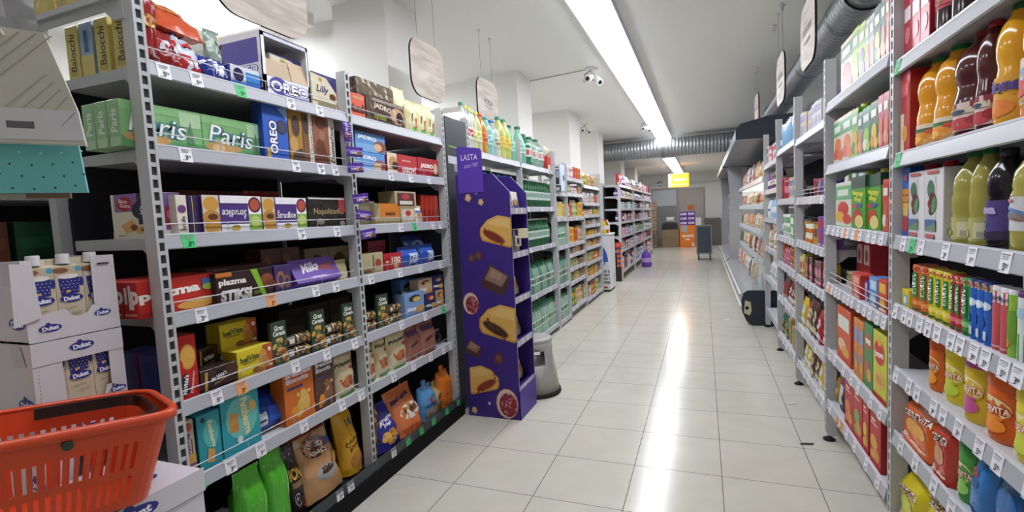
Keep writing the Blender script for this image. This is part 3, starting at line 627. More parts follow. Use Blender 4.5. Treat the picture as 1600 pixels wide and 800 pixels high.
# --- near bay, second shelf
PARIS = lambda W, D, H: carton('wafer_box', W, D, H, '7fb277', [('r', 0, .0, 1, .22, '5c9a62'), ('r', .0, .8, 1, 1, '8dbf84'), ('r', .7, .6, .98, .95, 'b2cfa8'), ('e', .3, .22, .28, .13, 'c39a63'), ('e', .22, .2, .1, .09, 'd9b887'), ('t', 'Paris', .43, .52, .46, .7, '4f7d86', -4, .09, .15), ('t', 'Paris', .43, .525, .44, .69, 'eef4ee', -4, .0, .15), ('p', [(.78, .2), (.88, .2), (.835, .75)], '62836e'), ('r', .62, .07, .95, .14, '3a5c40')], k='f', side='8fb888', sart=[('t', 'Paris', .5, .55, .5, .5, 'dfeadb', 90), ('r', .1, 0, .9, .2, 'a8c8a0')], top='a5c99c')
for q, (tr, a, b) in enumerate((('front row', 191, 416), ('back row', 171, 398), ('rear row', 152, 381))): PL(2, 1, PARIS, a, b, 170, 'green wafer box with white script', 'wafer box', tier=tr, n=2, D=.0625, H=.15, d=.06+.066*q, key='paris')
PL(2, 1, lambda W, D, H: carton('sandwich_biscuit_box', W, D, H, '1e2c60', [('r', .6, 0, .9, 1, 'c2c8d8')], side='1e2c60'), 372, 414, 160, 'navy and white biscuit box', 'biscuit box', tier='rear row', n=4, d=.27, D=.12, H=.2)
PL(2, 1, lambda W, D, H: carton('sandwich_biscuit_box', W, D, H, '2a5cc0', [('t', 'OREO', .38, .42, .36, .62, '1c2a6c', 90, .1), ('t', 'OREO', .38, .42, .3, .58, 'ffffff', 90, .03), ('e', .74, .62, .22, .13, '23284a'), ('e', .74, .62, .17, .1, '3a4058'), ('p', [(.6, .95), (1, .75), (1, 1)], '8fb0e0'), ('r', .08, .03, .2, .22, 'd8a83c')], side='1f3f92', k='c'), 415, 454, 164, 'blue biscuit box with upright white letters', 'biscuit box', D=.06)
PL(2, 1, lambda W, D, H: carton('biscuit_box', W, D, H, 'a57a2c', [('e', .5, .7, .3, .2, '4a3020'), ('e', .3, .35, .3, .15, 'c79a5e'), ('p', [(0, 0), (1, 0), (.9, .3), (.3, .22)], '4a3626')], side='8c6a2a'), 455, 477, 172, 'golden brown tall biscuit box', 'biscuit box', D=.06)
PL(2, 1, lambda W, D, H: carton('biscuit_box', W, D, H, '7a5232', [('r', .6, 0, 1, 1, 'ded6c8'), ('e', .35, .75, .3, .18, '3c2418'), ('t', 'Domaćica', .8, .5, .3, .6, '5a3420', 90, .01, .2)], side='5a3a22'), 477, 492, 176, 'narrow brown and white biscuit box', 'biscuit box', D=.06)
PL(2, 1, lambda W, D, H: carton('biscuit_box', W, D, H, '96604a', [('r', .72, 0, 1, 1, 'dcd6cc'), ('e', .35, .85, .25, .12, '6a3a2a'), ('p', [(0, .0), (.72, 0), (.4, .6), (.1, .45)], '6d3b26'), ('t', 'Domaćica', .86, .45, .2, .75, '3c2c20', 90, .02, .2), ('e', .4, .6, .16, .1, 'a8745c')], side='c2b6a6', k='f'), 493, 526, 182, 'reddish brown biscuit box with white edge', 'biscuit box', D=.06)
# --- near bay, third shelf
def strudel_end(W, D, H):
    return carton('fruit_biscuit_box', W, D, H, 'e0d8c4', [('r', .08, .6, .58, 1, '8a6aa8'), ('r', .58, .3, 1, 1, '2a2034'), ('e', .3, .78, .17, .16, 'b02432'), ('t', 'Bon', .28, .84, .09, .18, 'f4e8e4', -6), ('t', 'Gusto', .32, .74, .09, .22, 'f4e8e4', -6), ('e', .75, .62, .3, .24, '241c2c'), ('t', 'Štrudlice', .84, .62, .2, .42, 'ffffff', 0, .01, .1), ('p', [(.2, .3), (.45, .42), (.55, .22), (.3, .1)], 'd8a85c'), ('p', [(.5, .24), (.8, .3), (.84, .14), (.55, .08)], 'cf9c50'), ('e', .48, .24, .07, .07, '6a3820'), ('e', .72, .18, .1, .05, '6a3820'), ('t', '264 g', .22, .06, .07, .18, '5a5048')], side='7a5a94', sart=[('e', .5, .45, .3, .26, '8c2438'), ('e', .45, .5, .1, .1, 'c46a78'), ('p', [(.6, .7), (.9, .75), (.7, .6)], '5a9a3a'), ('r', 0, 0, 1, .15, 'd8d0c0')])
o = instance('strudel_end', lambda: strudel_end(.21, .09, .155)); o.location = (-.575, -1.076, 1.4055); o.rotation_euler = (0, 0, math.radians(6)); record(o, 'cream fruit biscuit box turned to the rack end', 'biscuit box', 'near biscuit bay', 'third shelf', '', -1)
STR = lambda flip: (lambda W, D, H: carton('fruit_biscuit_box', W, D, H, '4b2a7c', [('r', .02, .04, .98, .96, '3f2370'), ('r', .28, .0, .76, .28, 'e9e6ee'), ('r', .26, .24, .76, .8, '4b2a7c'), ('r', .76, .02, 1, .5, '8ab04a'), ('e', .88, .3, .09, .16, 'b9d070'), ('r', .76, .5, 1, 1, 'eeeef0'), ('e', .88, .76, .12, .22, '5a1e34'), ('e', .88, .76, .09, .16, 'b4503c'), ('r', 0, .0, .26, 1, 'cfc3b2'), ('e', .135, .77, .125, .19, 'c9963c'), ('e', .13, .42, .14, .2, 'b98434'), ('e', .15, .44, .08, .08, '5a2c1a'), ('e', .14, .19, .125, .16, 'c08c38'), ('r', .28, .8, .76, 1, 'eeeaf2'), ('t', 'Štrudlice', .51, .5, .24, .42, 'ffffff', 180 if flip else 0, .005, .15), ('e', .52, .14, .08, .08, 'b89a4a')], side='3a2066', top='5a3a8a'))
PL(3, 1, lambda W, D, H: carton('fruit_biscuit_box', W, D, H, 'ddd6c6', [('e', .5, .66, .4, .1, '6a3a7a'), ('t', 'Štrudle', .5, .3, .5, .35, '6a5a70', 90)], side='d8d0c0'), 279, 297, 305, 'narrow cream biscuit box end', 'biscuit box', D=.12)
PL(3, 1, lambda W, D, H: carton('fruit_biscuit_box', W, D, H, '2e1c50', [('r', .3, 0, .36, 1, 'b9b04a'), ('r', .5, 0, .53, 1, '6a4a9a')], side='2e1c50'), 298, 318, 306, 'dark purple biscuit box side', 'biscuit box', D=.12, d=.04)
PL(3, 1, STR(1), 319, 411, 306, 'purple fruit biscuit box printed upside down', 'biscuit box', D=.07)
PL(3, 1, STR(0), 412, 481, 309, 'purple fruit biscuit box printed upright', 'biscuit box', D=.07)
PL(3, 1, lambda W, D, H: carton('wafer_box', W, D, H, '2b2420', [('r', .0, .0, 1, .1, '443a30'), ('t', 'Napolitanke', .55, .52, .24, .8, 'b9a878', 0, .0), ('r', .82, .5, 1, 1, '9a3c3c'), ('e', .3, .22, .1, .1, '8a8070'), ('e', .9, .15, .08, .08, '9a9280'), ('r', .02, .92, .98, .97, 'c9c9c9')], k='f', side='221c1a'), 483, 541, 308, 'dark film wrapped wafer box', 'wafer box', D=.09)
PL(3, 1, lambda W, D, H: bag('biscuit_bag', W, H, D, '8c1c1c', [('r', .2, .3, .8, .6, 'c8b0a0')], 'pillow', seed=9), 400, 455, 290, 'red biscuit bag lying behind', 'biscuit bag', tier='back row', d=.16, D=.07, H=.17, tilt=-8)
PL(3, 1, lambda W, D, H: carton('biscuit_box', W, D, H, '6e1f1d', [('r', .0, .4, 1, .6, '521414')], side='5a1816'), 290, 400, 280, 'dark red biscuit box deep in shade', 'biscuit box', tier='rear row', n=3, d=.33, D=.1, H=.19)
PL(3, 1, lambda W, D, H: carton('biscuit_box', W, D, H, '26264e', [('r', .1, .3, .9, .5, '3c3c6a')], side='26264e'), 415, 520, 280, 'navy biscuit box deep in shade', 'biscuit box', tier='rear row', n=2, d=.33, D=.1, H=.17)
# --- near bay, fourth shelf
PLZ = lambda W, D, H: carton('tea_biscuit_box', W, D, H, 'c22a22', [('r', 0, 0, 1, .14, 'a01c18'), ('t', 'plazma', .4, .58, .34, .78, 'f6efe8', 3, .05), ('r', .2, .24, .42, .29, 'f0c8b8'), ('e', .72, .16, .26, .13, 'd8a04a'), ('e', .8, .26, .16, .08, 'e0b060'), ('r', .82, .66, .98, .86, '3a6aa8'), ('e', .9, .62, .08, .1, '9ab04a')], side='bf2a24', sart=[('r', .12, .4, .3, .85, 'efe8e4'), ('r', .4, .25, .58, .9, 'efe8e4'), ('t', 'p', .8, .5, .5, None, 'f6efe8', 0, .05), ('r', .1, .08, .9, .14, 'e09a90')], top='c8362c')
for q, (tr, a, b) in enumerate((('front row', 218, 338), ('back row', 194, 316), ('rear row', 171, 292))): PL(4, 1, PLZ, a, b, 440, 'red tea biscuit box with white lettering', 'biscuit box', tier=tr, D=.075, H=.125, d=.06+.079*q, key='plz')
PL(4, 1, lambda W, D, H: carton('stick_biscuit_box', W, D, H, '2e1216', [('r', 0, .86, .26, 1, 'c9742c'), ('t', 'plazma', .27, .66, .26, .46, 'f2ece6', 0, .04), ('t', 'STIKSI', .32, .25, .36, .54, 'd8d4d0', 0, .06, .1), ('p', [(.58, 1), (.7, 1), (.86, 0), (.78, 0)], '86b82e'), ('e', .88, .6, .12, .2, '8a4a2a'), ('e', .92, .4, .12, .16, '6a3018'), ('r', .62, .14, .74, .26, '5a7a2a')], side='2a1014', top='3c1a1c'), 340, 429, 425, 'dark stick biscuit box with green slash', 'biscuit box', D=.075, H=.12)
PL(4, 1, lambda W, D, H: carton('biscuit_box', W, D, H, '3d2c66', [('e', .35, .5, .25, .3, '9a6a4a'), ('e', .35, .5, .14, .16, '3d2c66'), ('e', .72, .4, .2, .25, '8a5a3c'), ('e', .72, .4, .1, .12, '3d2c66')], side='3a2860', top='4a3876'), 431, 457, 410, 'purple biscuit box with ring biscuits', 'biscuit box', D=.1, H=.12)
PL(4, 1, lambda W, D, H: carton('stick_biscuit_box', W, D, H, '6a48a4', [('t', 'Milka', .38, .62, .4, .4, 'f4f0f8', 6, .03, .3), ('e', .72, .6, .2, .08, '9a4a34', 12), ('e', .75, .48, .2, .06, '8a3a2a', -8), ('r', .3, .08, .72, .22, '8a6ac0'), ('t', 'STICKS', .5, .15, .1, .3, 'f4f0f8')], side='56388c', top='7a5ab4'), 467, 536, 418, 'purple stick biscuit box leaning back', 'biscuit box', D=.05, H=.12, tilt=-28, d=.035)
for q in range(5):
    PL(4, 1, lambda W, D, H: carton('flat_biscuit_box', W, D, H, '4a2224', [('r', 0, .05, 1, .18, '6a3a3a'), ('r', .1, .5, .3, .8, '7a4a44')], side='40201f'), 322, 418, 400, f'flat dark brown biscuit box, {ordinal(q+1)} up in stack', 'biscuit box', tier='back row', d=.13, D=.15, H=.026, dz=.027*q, key='flatbrown')
PL(4, 1, lambda W, D, H: carton('biscuit_box', W, D, H, '46261f', [('e', .3, .6, .2, .25, '6a3a2a'), ('r', .6, .1, .9, .3, 'b0a8a0')], side='3c2019'), 412, 472, 378, 'dark chocolate biscuit box with barcode', 'biscuit box', tier='back row', d=.14, D=.1, n=2, H=.19)
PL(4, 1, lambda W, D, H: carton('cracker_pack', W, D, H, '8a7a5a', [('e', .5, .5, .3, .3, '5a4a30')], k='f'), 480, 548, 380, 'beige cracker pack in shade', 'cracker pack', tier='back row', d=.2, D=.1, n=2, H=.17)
PL(4, 1, lambda W, D, H: bag('cracker_bag', W, H, D, 'b9ac7e', [('r', .1, .1, .9, .4, 'd6cca0')], 'stand', seed=12), 530, 549, 410, 'small beige cracker bag', 'cracker bag', d=.05, D=.06)
# --- near bay, fifth shelf
MV = lambda W, D, H: carton('round_biscuit_pack', W, D, H, 'b9231f', [('e', .6, .66, .34, .2, 'c8923e'), ('e', .6, .66, .3, .17, 'd8a650'), ('e', .2, .55, .16, .1, 'b9231f'), ('p', [(.3, .06), (.58, .12), (.5, .4), (.38, .42), (.22, .32)], '1c1e36'), ('t', "McVitie's", .4, .24, .2, .3, 'f2f2f2', 80, .03, .1), ('t', 'Digestives', .72, .25, .14, .34, 'f4dcd0', 80, .01, .2), ('e', .95, .12, .1, .05, '8a1614')], side='a51d1a', k='f', top='c23a30')
PL(5, 1, MV, 268, 314, 525, 'tall red round biscuit packet', 'biscuit pack', D=.075, d=.035)
for q in range(2):
    o = instance('purple_end', lambda: carton('biscuit_box', .1, .11, .165, '3c3c8c', [('r', .0, .0, .08, 1, 'b02a34')], side='3a3a88', sart=[('r', .1, .1, .9, .85, '30307a')], top='4a4a98'))
    o.location = (-.57-.125*q, -1.075, .823); o.rotation_euler = (0, 0, LR); record(o, 'purple blue biscuit box at rack end', 'biscuit box', 'near biscuit bay', 'fifth shelf', '', -q)
MD = lambda W, D, H: carton('chocolate_biscuit_box', W, D, H, '33201e', [('p', [(.22, .25), (.55, .4), (.75, .72), (.5, .85), (.3, .55)], '15131c'), ('t', "McVitie's", .5, .58, .2, .44, 'e6e2de', 14, .02, .1), ('t', 'Digestives', .55, .36, .12, .4, 'c89a5a', 14, 0, .2), ('e', .88, .7, .18, .3, '4e2e22'), ('p', [(.08, .1), (.16, .1), (.2, .9), (.12, .9)], 'b98a44')], side='2a1a18', k='f', top='3a2622')
PL(5, 1, MD, 315, 371, 570, 'dark chocolate biscuit box', 'biscuit box', D=.075, H=.085)
PL(5, 1, MD, 310, 346, 540, 'dark chocolate biscuit box behind', 'biscuit box', tier='back row', D=.07, H=.1, d=.15, dz=.04)
BV = lambda W, D, H: carton('breakfast_biscuit_box', W, D, H, 'd8c024', [('r', .72, 0, 1, 1, 'b4502a'), ('p', [(.55, 0), (.75, 0), (.75, .6), (.62, .3)], 'c98a2c'), ('t', 'belVita', .34, .68, .2, .52, '2c4a2c', 3, .03), ('t', 'BREAKFAST', .34, .53, .07, .36, '4a3a1a', 3), ('e', .7, .6, .11, .26, 'c8924a', -12), ('e', .78, .4, .1, .24, 'b9803c', 18), ('e', .5, .2, .12, .1, '8a5a2a'), ('e', .6, .14, .1, .09, 'a8703a'), ('e', .9, .8, .05, .08, 'e8dcc0'), ('r', .86, .18, .96, .26, 'e8d8c0')], side='c4ac20', top='e0cc3a')
PL(5, 1, BV, 373, 428, 540, 'yellow breakfast biscuit box', 'biscuit box', D=.08, H=.115)
PL(5, 1, BV, 346, 403, 500, 'yellow breakfast biscuit box set higher', 'biscuit box', tier='back row', D=.08, d=.13, dz=.1, H=.115, key='bv2')
GRC = lambda W, D, H: carton('oat_biscuit_tray', W, D, H, '2f4a3a', [('r', .05, .66, .95, .94, '24402f'), ('t', 'Gran', .5, .86, .12, .6, 'f0f0e8', 0, .03), ('t', 'Cereale', .5, .74, .11, .8, 'f0f0e8', 0, .03)]+nutty(26, ['b98a44', '8a5a2c', 'c9a860', '6a7a34', 'a0522c'], 14, .05, .95, .08, .62, .11, .06), side='28402f', top='2f4a3a')
ROLL = lambda W, D, H: granola_roll(W, D, H)
def granola_roll(W, D, H):
    mb = MB(); mb.tube([(-W/2, 0, H/2), (-W/2+.004, 0, H/2), (W/2-.004, 0, H/2), (W/2, 0, H/2)], H/2, M('4a4238', 'f'), 14)
    def S(u, v, d): a = PI*(.1+v*.8); return ((u-.5)*W, -(H/2+d)*math.sin(a)*1, H/2-(H/2+d)*math.cos(a))
    art(mb, S, W, H, [('r', .0, .1, .3, .95, '26382e'), ('r', .05, .4, .25, .7, 'd8d4c8')]+nutty(16, ['b98a44', '8a5a2c', 'd0b070'], 15, .35, .95, .2, .9, .07, .09), 'f', .001, 2); return mb.build('oat_biscuit_roll')
for (a, b, tp) in ((428, 452, 503), (489, 511, 485), (538, 556, 474)): PL(5, 1, GRC, a, b, tp, 'dark green oat biscuit tray card', 'biscuit tray', D=.02, d=.035)
for (a, b, h) in ((452, 488, .0), (452, 490, .055), (511, 537, 0.), (512, 538, .055)): PL(5, 1, ROLL, a, b, 520, 'dark oat biscuit roll' + (' laid on top' if h else ' below'), 'biscuit roll', D=.06, d=.04, H=.054, dz=h, key='roll')
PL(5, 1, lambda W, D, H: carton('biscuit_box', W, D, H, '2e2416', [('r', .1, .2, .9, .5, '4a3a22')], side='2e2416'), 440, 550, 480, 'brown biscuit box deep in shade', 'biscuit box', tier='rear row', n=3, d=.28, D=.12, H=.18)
# --- near bay, sixth shelf
PL(6, 1, lambda W, D, H: carton('tea_biscuit_box', W, D, H, 'b5a494', [('r', 0, 0, 1, .4, 'b99a38'), ('e', .45, .3, .28, .12, 'c8823a'), ('t', 'Petit', .42, .58, .42, .38, '34306a', -90, .04), ('r', .7, .4, .8, .66, '6a3a2a'), ('e', .5, .88, .35, .08, 'a8503c'), ('r', 0, .2, 1, .24, '6a4a8a')], side='3a2f38'), 280, 310, 658, 'narrow beige and yellow tea biscuit box', 'biscuit box', D=.07, d=.035)
TL = lambda W, D, H: carton('shortbread_box', W, D, H, '1f8f9c', [('e', .55, .62, .34, .26, '55b0b0'), ('t', 'Pettibeurre', .6, .6, .2, .5, 'e8dca0', -82, .02, .1), ('p', [(.3, .12), (.6, .08), (.68, .3), (.4, .36)], 'c8924a'), ('e', .25, .9, .1, .05, '2a2a3a')], side='187884', top='2fa0ac')
PL(6, 1, TL, 314, 350, 645, 'narrow teal shortbread box', 'biscuit box', D=.07, d=.035)
PL(6, 1, lambda W, D, H: carton('shortbread_box', W, D, H, '2397a4', [('e', .52, .56, .42, .36, '6ab8b4'), ('p', [(.16, .42), (.36, .38), (.44, .62), (.22, .68)], 'c8924a'), ('p', [(.2, .36), (.4, .34), (.42, .48), (.2, .48)], 'b9803c'), ('t', 'Pettibeurre', .62, .55, .2, .62, 'e8dca0', -84, .03, .1), ('e', .8, .68, .1, .08, 'd8b45a'), ('e', .42, .2, .07, .06, 'd8e4e4')], side='187884', top='2fa0ac'), 351, 410, 610, 'wide teal shortbread box', 'biscuit box', D=.08, d=.04)
PL(6, 1, lambda W, D, H: bag('foil_biscuit_pack', W, H, D, '1b3f9c', [('r', .08, .08, .46, .42, 'c9d0dc'), ('r', .14, .16, .4, .22, '3a3a60'), ('r', .5, .1, .95, .5, '2a5cc4')], 'pillow', seed=20, wr=.006), 404, 456, 590, 'blue foil biscuit pack leaning back', 'biscuit pack', D=.09, H=.15, tilt=-30, d=.03)
BB = lambda c, c2, fr: (lambda W, D, H: carton('breakfast_biscuit_box', W, D, H, c, [('r', 0, .8, 1, 1, c2), ('t', 'Breakfast', .5, .9, .1, .86, 'e8e4f0', 0, .03), ('t', 'Biscuits', .45, .79, .09, .74, 'e8e4f0', 0, .03), ('r', .1, .62, .62, .67, '4a3a6a'), ('e', .66, .36, .15, .22, fr, 15), ('e', .5, .26, .14, .2, fr, -20), ('e', .3, .2, .14, .1, 'e0902a'), ('e', .2, .12, .1, .08, 'd87a1a')]+nutty(8, [fr, 'e0c080'], 22, .4, .95, .1, .55, .05, .05), side=c))
PL(6, 1, BB('cf6a1e', 'c2541a', 'd8b05a'), 448, 494, 560, 'orange breakfast biscuit box', 'biscuit box', D=.08, d=.035)
PL(6, 1, BB('54382e', '3f2a28', '8a5a3a'), 495, 526, 560, 'brown breakfast biscuit box', 'biscuit box', D=.08, d=.035)
PRH = lambda W, D, H: bag('cream_biscuit_bag', W, H, D, 'cfc09a', [('t', 'Prhrasni', .5, .8, .1, .85, '3a2a1c', 4, .03, .1), ('e', .78, .66, .08, .05, 'b02a3c'), ('e', .5, .38, .26, .1, 'b9783c', 20), ('e', .42, .3, .18, .08, 'a85a34', -15), ('e', .64, .3, .1, .06, '8a3a3a')]+nutty(7, ['8a5a2c', 'b02a3c', '5a3a20'], 24, .15, .85, .2, .5, .05, .03)+[('r', 0, 0, 1, .08, '5a8a4a')], 'stand', k='c', seed=24, sealpart=False)
PL(6, 1, PRH, 528, 561, 555, 'cream biscuit bag with fruit print', 'biscuit bag', D=.07, d=.035)
# --- near bay, bottom deck
PL(7, 1, lambda W, D, H: carton('wafer_box', W, D, H, '2490ac', [('t', 'Petit', .75, .5, .4, .3, 'e0e8ea')], side='c49a24', top='b4b4bc', tart=[('r', .2, .3, .9, .8, 'd0d0d6')]), 318, 398, 770, 'low teal wafer box', 'wafer box', D=.16, H=.16, d=.06)
GRN = lambda W, D, H: bag('green_biscuit_bag', W, H, D, '4fae2c', [('p', [(.1, 0), (.14, 0), (.1, .9), (.06, .9)], '9ad07a'), ('p', [(.3, .62), (.7, .62), (.5, .9)], '6cc43e'), ('r', .82, .05, .86, .7, '9ad07a')], 'block', seed=25, wr=.003)
PL(7, 1, GRN, 388, 428, 705, 'bright green biscuit bag', 'biscuit bag', D=.1, H=.34, d=.02, n=1, key='grn1')
PL(7, 1, GRN, 429, 461, 695, 'bright green biscuit bag', 'biscuit bag', D=.1, H=.36, d=.02, key='grn2')
PL(7, 1, lambda W, D, H: bag('coffee_bag', W, H, D, '2a1c1c', [('r', 0, .1, 1, .2, 'a02a34'), ('r', .1, .1, .6, .35, '1c1a26'), ('e', .36, .24, .17, .1, 'c8c4c0'), ('e', .36, .24, .14, .08, '2a2832'), ('t', 'ION', .5, .62, .18, .7, 'c9a040', 0, .05), ('r', .2, .42, .9, .5, '8a6a4a')], 'stand', seed=26), 462, 487, 705, 'dark coffee bag with ball emblem', 'coffee bag', D=.1, d=.04, tilt=-6)
PL(7, 1, lambda W, D, H: bag('hot_chocolate_bag', W, H, D, 'b98c62', [('e', .5, .68, .3, .15, '5a1c1e'), ('t', 'buono', .42, .84, .06, .3, '8a2a2c', 20), ('t', 'Sati', .5, .72, .1, .4, 'ead8c4', -6, .03, .2), ('t', 'kolači', .48, .62, .09, .42, 'ead8c4', -6, .03, .2), ('e', .8, .68, .09, .06, '2c4a9c'), ('e', .55, .3, .24, .1, '9a9a9e'), ('e', .55, .33, .18, .05, '4a2a1c'), ('e', .86, .4, .12, .07, 'c8965a', 30), ('r', .1, .88, .9, 1, '8a3c2c')], 'stand', seed=27, wr=.007), 485, 548, 672, 'tan hot chocolate bag with red pot', 'chocolate bag', D=.13, d=.015, tilt=-14)
PL(7, 1, lambda W, D, H: bag('biscuit_ring_bag', W, H, D, 'd2a024', [('p', [(.45, .95), (.85, .95), (.85, .62), (.5, .55)], '26263a'), ('e', .68, .76, .1, .06, '6a6a7a'), ('t', 'Čokolutti', .5, .5, .08, .8, '3c2a14', 22, .02, .2), ('t', 'Ringovi', .55, .4, .09, .7, '3c2a14', 22, .02, .2), ('e', .55, .18, .34, .14, 'b97a34')], 'stand', seed=28, wr=.006), 548, 584, 640, 'yellow biscuit ring bag with navy square', 'biscuit bag', D=.12, d=.03, tilt=-8)
# --- far bay
PL(1, 2, lambda W, D, H: carton('almond_wafer_box', W, D, H, 'd9583a', [('t', 'Mondi', .5, .42, .36, .9, '3a1a14', 4, .05), ('r', .25, .78, .9, .88, 'c89060')], side='c24a30'), 546, 572, 146, 'orange wafer box beside the post', 'wafer box', D=.08)
PL(1, 2, lambda W, D, H: carton('chocolate_wafer_box', W, D, H, '4a3630', [('t', 'JADRO', .42, .66, .26, .46, 'd8c8b4', -5, .04), ('e', .82, .5, .2, .34, 'c09a78'), ('e', .88, .46, .1, .24, '3a2420'), ('r', .18, .2, .5, .36, '8a8a3a'), ('r', .02, .86, .98, .98, '9a8c84'), ('r', 0, 0, .16, 1, '5a463c')], k='f', side='3c2c28'), 573, 632, 158, 'brown chocolate wafer box in film', 'wafer box', D=.09)
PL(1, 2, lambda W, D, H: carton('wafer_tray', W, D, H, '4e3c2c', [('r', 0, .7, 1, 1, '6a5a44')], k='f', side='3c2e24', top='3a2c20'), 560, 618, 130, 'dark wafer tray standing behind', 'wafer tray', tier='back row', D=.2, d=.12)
PL(1, 2, lambda W, D, H: bag('cracker_bag', W, H, D, 'e6dcae', [('r', .1, .4, .9, .5, 'd2b86a')], 'block', seed=31, k='c'), 621, 641, 140, 'pale cream cracker bag', 'cracker bag', tier='back row', D=.07, d=.1)
PNK = lambda W, D, H: bag('cracker_bag', W, H, D, 'e2d8a6', [('p', [(.28, .36), (.42, .38), (.46, .64), (.3, .62)], '3c3424'), ('r', .65, .2, .95, .5, 'c8783c'), ('e', .55, .12, .2, .08, '5ab04a')], 'block', k='c', seed=32)
PL(1, 2, PNK, 640, 681, 165, 'cream cracker bag with green dot', 'cracker bag', n=3, D=.06, H=.2)
JB = lambda W, D, H: carton('wafer_box', W, D, H, '5a90cc', [('r', 0, .0, .7, .4, '78aadc'), ('t', 'JADRO', .38, .7, .24, .62, 'f0f4fa', -3, .04), ('e', .8, .35, .22, .3, '8a4a34'), ('e', .72, .3, .14, .2, 'd8b088')], side='3c6cae', top='6a9cd4')
PL(2, 2, JB, 556, 603, 235, 'light blue wafer box', 'wafer box', D=.08, H=.105)
PL(2, 2, JB, 556, 603, 205, 'light blue wafer box stacked above', 'wafer box', tier='upper row', D=.08, H=.105, dz=.107, key='jb2')
PL(2, 2, lambda W, D, H: carton('wafer_box', W, D, H, 'b5262c', [('r', 0, 0, .3, 1, 'e0d2b4'), ('e', .18, .55, .13, .3, 'c0905a'), ('e', .24, .4, .1, .2, '3a2018'), ('t', 'JADRO', .7, .3, .32, .48, 'f4ece6', 180, .05), ('t', 'lješnjak', .6, .72, .12, .3, 'e8c0b0', 180)], side='98201f'), 606, 653, 242, 'red and cream wafer box, lettering upside down', 'wafer box', D=.08)
PL(2, 2, lambda W, D, H: carton('wafer_box', W, D, H, 'aa1f26', [('t', 'JADRO', .42, .58, .26, .6, 'f4ece6', 0, .05), ('e', .84, .5, .1, .3, 'd8b088'), ('r', .66, .05, .98, .22, '3a1a1a')], side='8c181c'), 654, 686, 248, 'red wafer box by the end post', 'wafer box', D=.08)
CB = lambda c2: (lambda W, D, H: carton('cookie_box', W, D, H, 'b4a684', [('r', .1, .1, .9, .9, c2), ('e', .5, .68, .2, .18, 'b4343a'), ('r', .2, .2, .8, .42, 'd8d2c2')], side='9a8c6a', top='b4a684'))
PL(3, 2, lambda W, D, H: carton('cookie_box', W, D, H, 'a89a74', [('r', .2, .35, 1, 1, 'cf7a24'), ('r', .4, .45, .8, .58, '6a3a14'), ('p', [(0, .3), (.2, 1), (0, 1)], '8a7c5a')], side='9a8c66'), 587, 626, 318, 'beige cookie box with orange label', 'biscuit box', D=.12)
PL(3, 2, CB('cfc6b4'), 627, 650, 318, 'beige and white cookie box', 'biscuit box', D=.12, H=.1)
PL(3, 2, CB('5a2a28'), 618, 651, 290, 'beige and brown cookie box', 'biscuit box', tier='upper row', D=.12, H=.1, dz=.102)
PL(3, 2, lambda W, D, H: bag('cookie_bag', W, H, D, 'd8d4c8', [('e', .5, .5, .3, .2, 'b98a5a'), ('r', .2, .7, .8, .85, '3a4a8a')], 'stand', seed=34), 650, 664, 325, 'small white cookie bag', 'biscuit bag', D=.06, d=.03)
for i in range(4): PL(3, 2, lambda W, D, H: carton('red_wafer_pack', W, D, H, 'a8321f', [('r', .2, .0, .35, 1, 'c2482c'), ('r', .4, .2, .9, .5, '8a2416')], k='f', side='8a2818'), 660+6.6*i, 666.6+6.6*i, 297, 'tall red wafer pack', 'wafer pack', D=.1, d=.05, H=.19, key='redpack')
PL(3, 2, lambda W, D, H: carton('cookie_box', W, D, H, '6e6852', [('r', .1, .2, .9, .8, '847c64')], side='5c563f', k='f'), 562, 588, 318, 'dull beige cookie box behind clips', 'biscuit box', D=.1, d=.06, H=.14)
PL(4, 2, lambda W, D, H: carton('cracker_box', W, D, H, 'b8ae88', [('r', .5, .2, .56, .9, '4a5a3a'), ('e', .75, .5, .15, .2, 'a8443a'), ('r', .05, .1, .45, .3, '8a6a3a')], side='a89c72', k='f'), 567, 600, 402, 'cream cracker box', 'cracker box', D=.09, H=.12)
PL(4, 2, lambda W, D, H: carton('chocolate_box', W, D, H, 'b4222a', [('t', '100', .66, .62, .36, .5, 'f0e4d8', -3, .04), ('e', .65, .3, .14, .2, 'c8a070'), ('r', .03, .2, .3, .8, '98161e'), ('r', .08, .5, .26, .6, 'd8c0a8'), ('r', .5, .06, .9, .12, 'd8a0a0')], side='981a22'), 601, 629, 396, 'red chocolate box marked 100', 'chocolate box', D=.08)
for i, (a, b) in enumerate(((630, 661), (662, 684))): PL(4, 2, lambda W, D, H: bag('blue_biscuit_bag', W, H, D, '2e56b4', [('r', .35, .2, .95, .75, 'c4d0e8'), ('p', [(.42, .44), (.86, .4), (.86, .54), (.42, .58)], '2a4080'), ('r', 0, 0, 1, .12, '24408c')], 'pillow', seed=36, wr=.004), a, b, 390, 'blue biscuit bag with white patch', 'biscuit bag', D=.08, H=.115, d=.03, key='blue')
PL(4, 2, lambda W, D, H: bag('blue_biscuit_bag', W, H, D, '24408c', [('e', .5, .5, .3, .25, '8a9ac0')], 'pillow', seed=37), 640, 672, 366, 'blue biscuit bag lying behind', 'biscuit bag', tier='back row', D=.08, d=.13, H=.11, dz=.06, tilt=-14)
for q in range(6): PL(4, 2, lambda W, D, H: carton('flat_wafer_pack', W, D, H, '6a1c22', [('r', 0, .1, 1, .25, '8a2c30')], side='581a1e', k='f'), 575, 603, 400, f'flat dark red wafer pack, {ordinal(q+1)} up in stack', 'wafer pack', tier='back row', D=.14, d=.12, H=.03, dz=.0305*q, key='flatred')
PL(5, 2, GRC, 592, 609, 460, 'dark green oat biscuit tray card', 'biscuit tray', D=.02, d=.035)
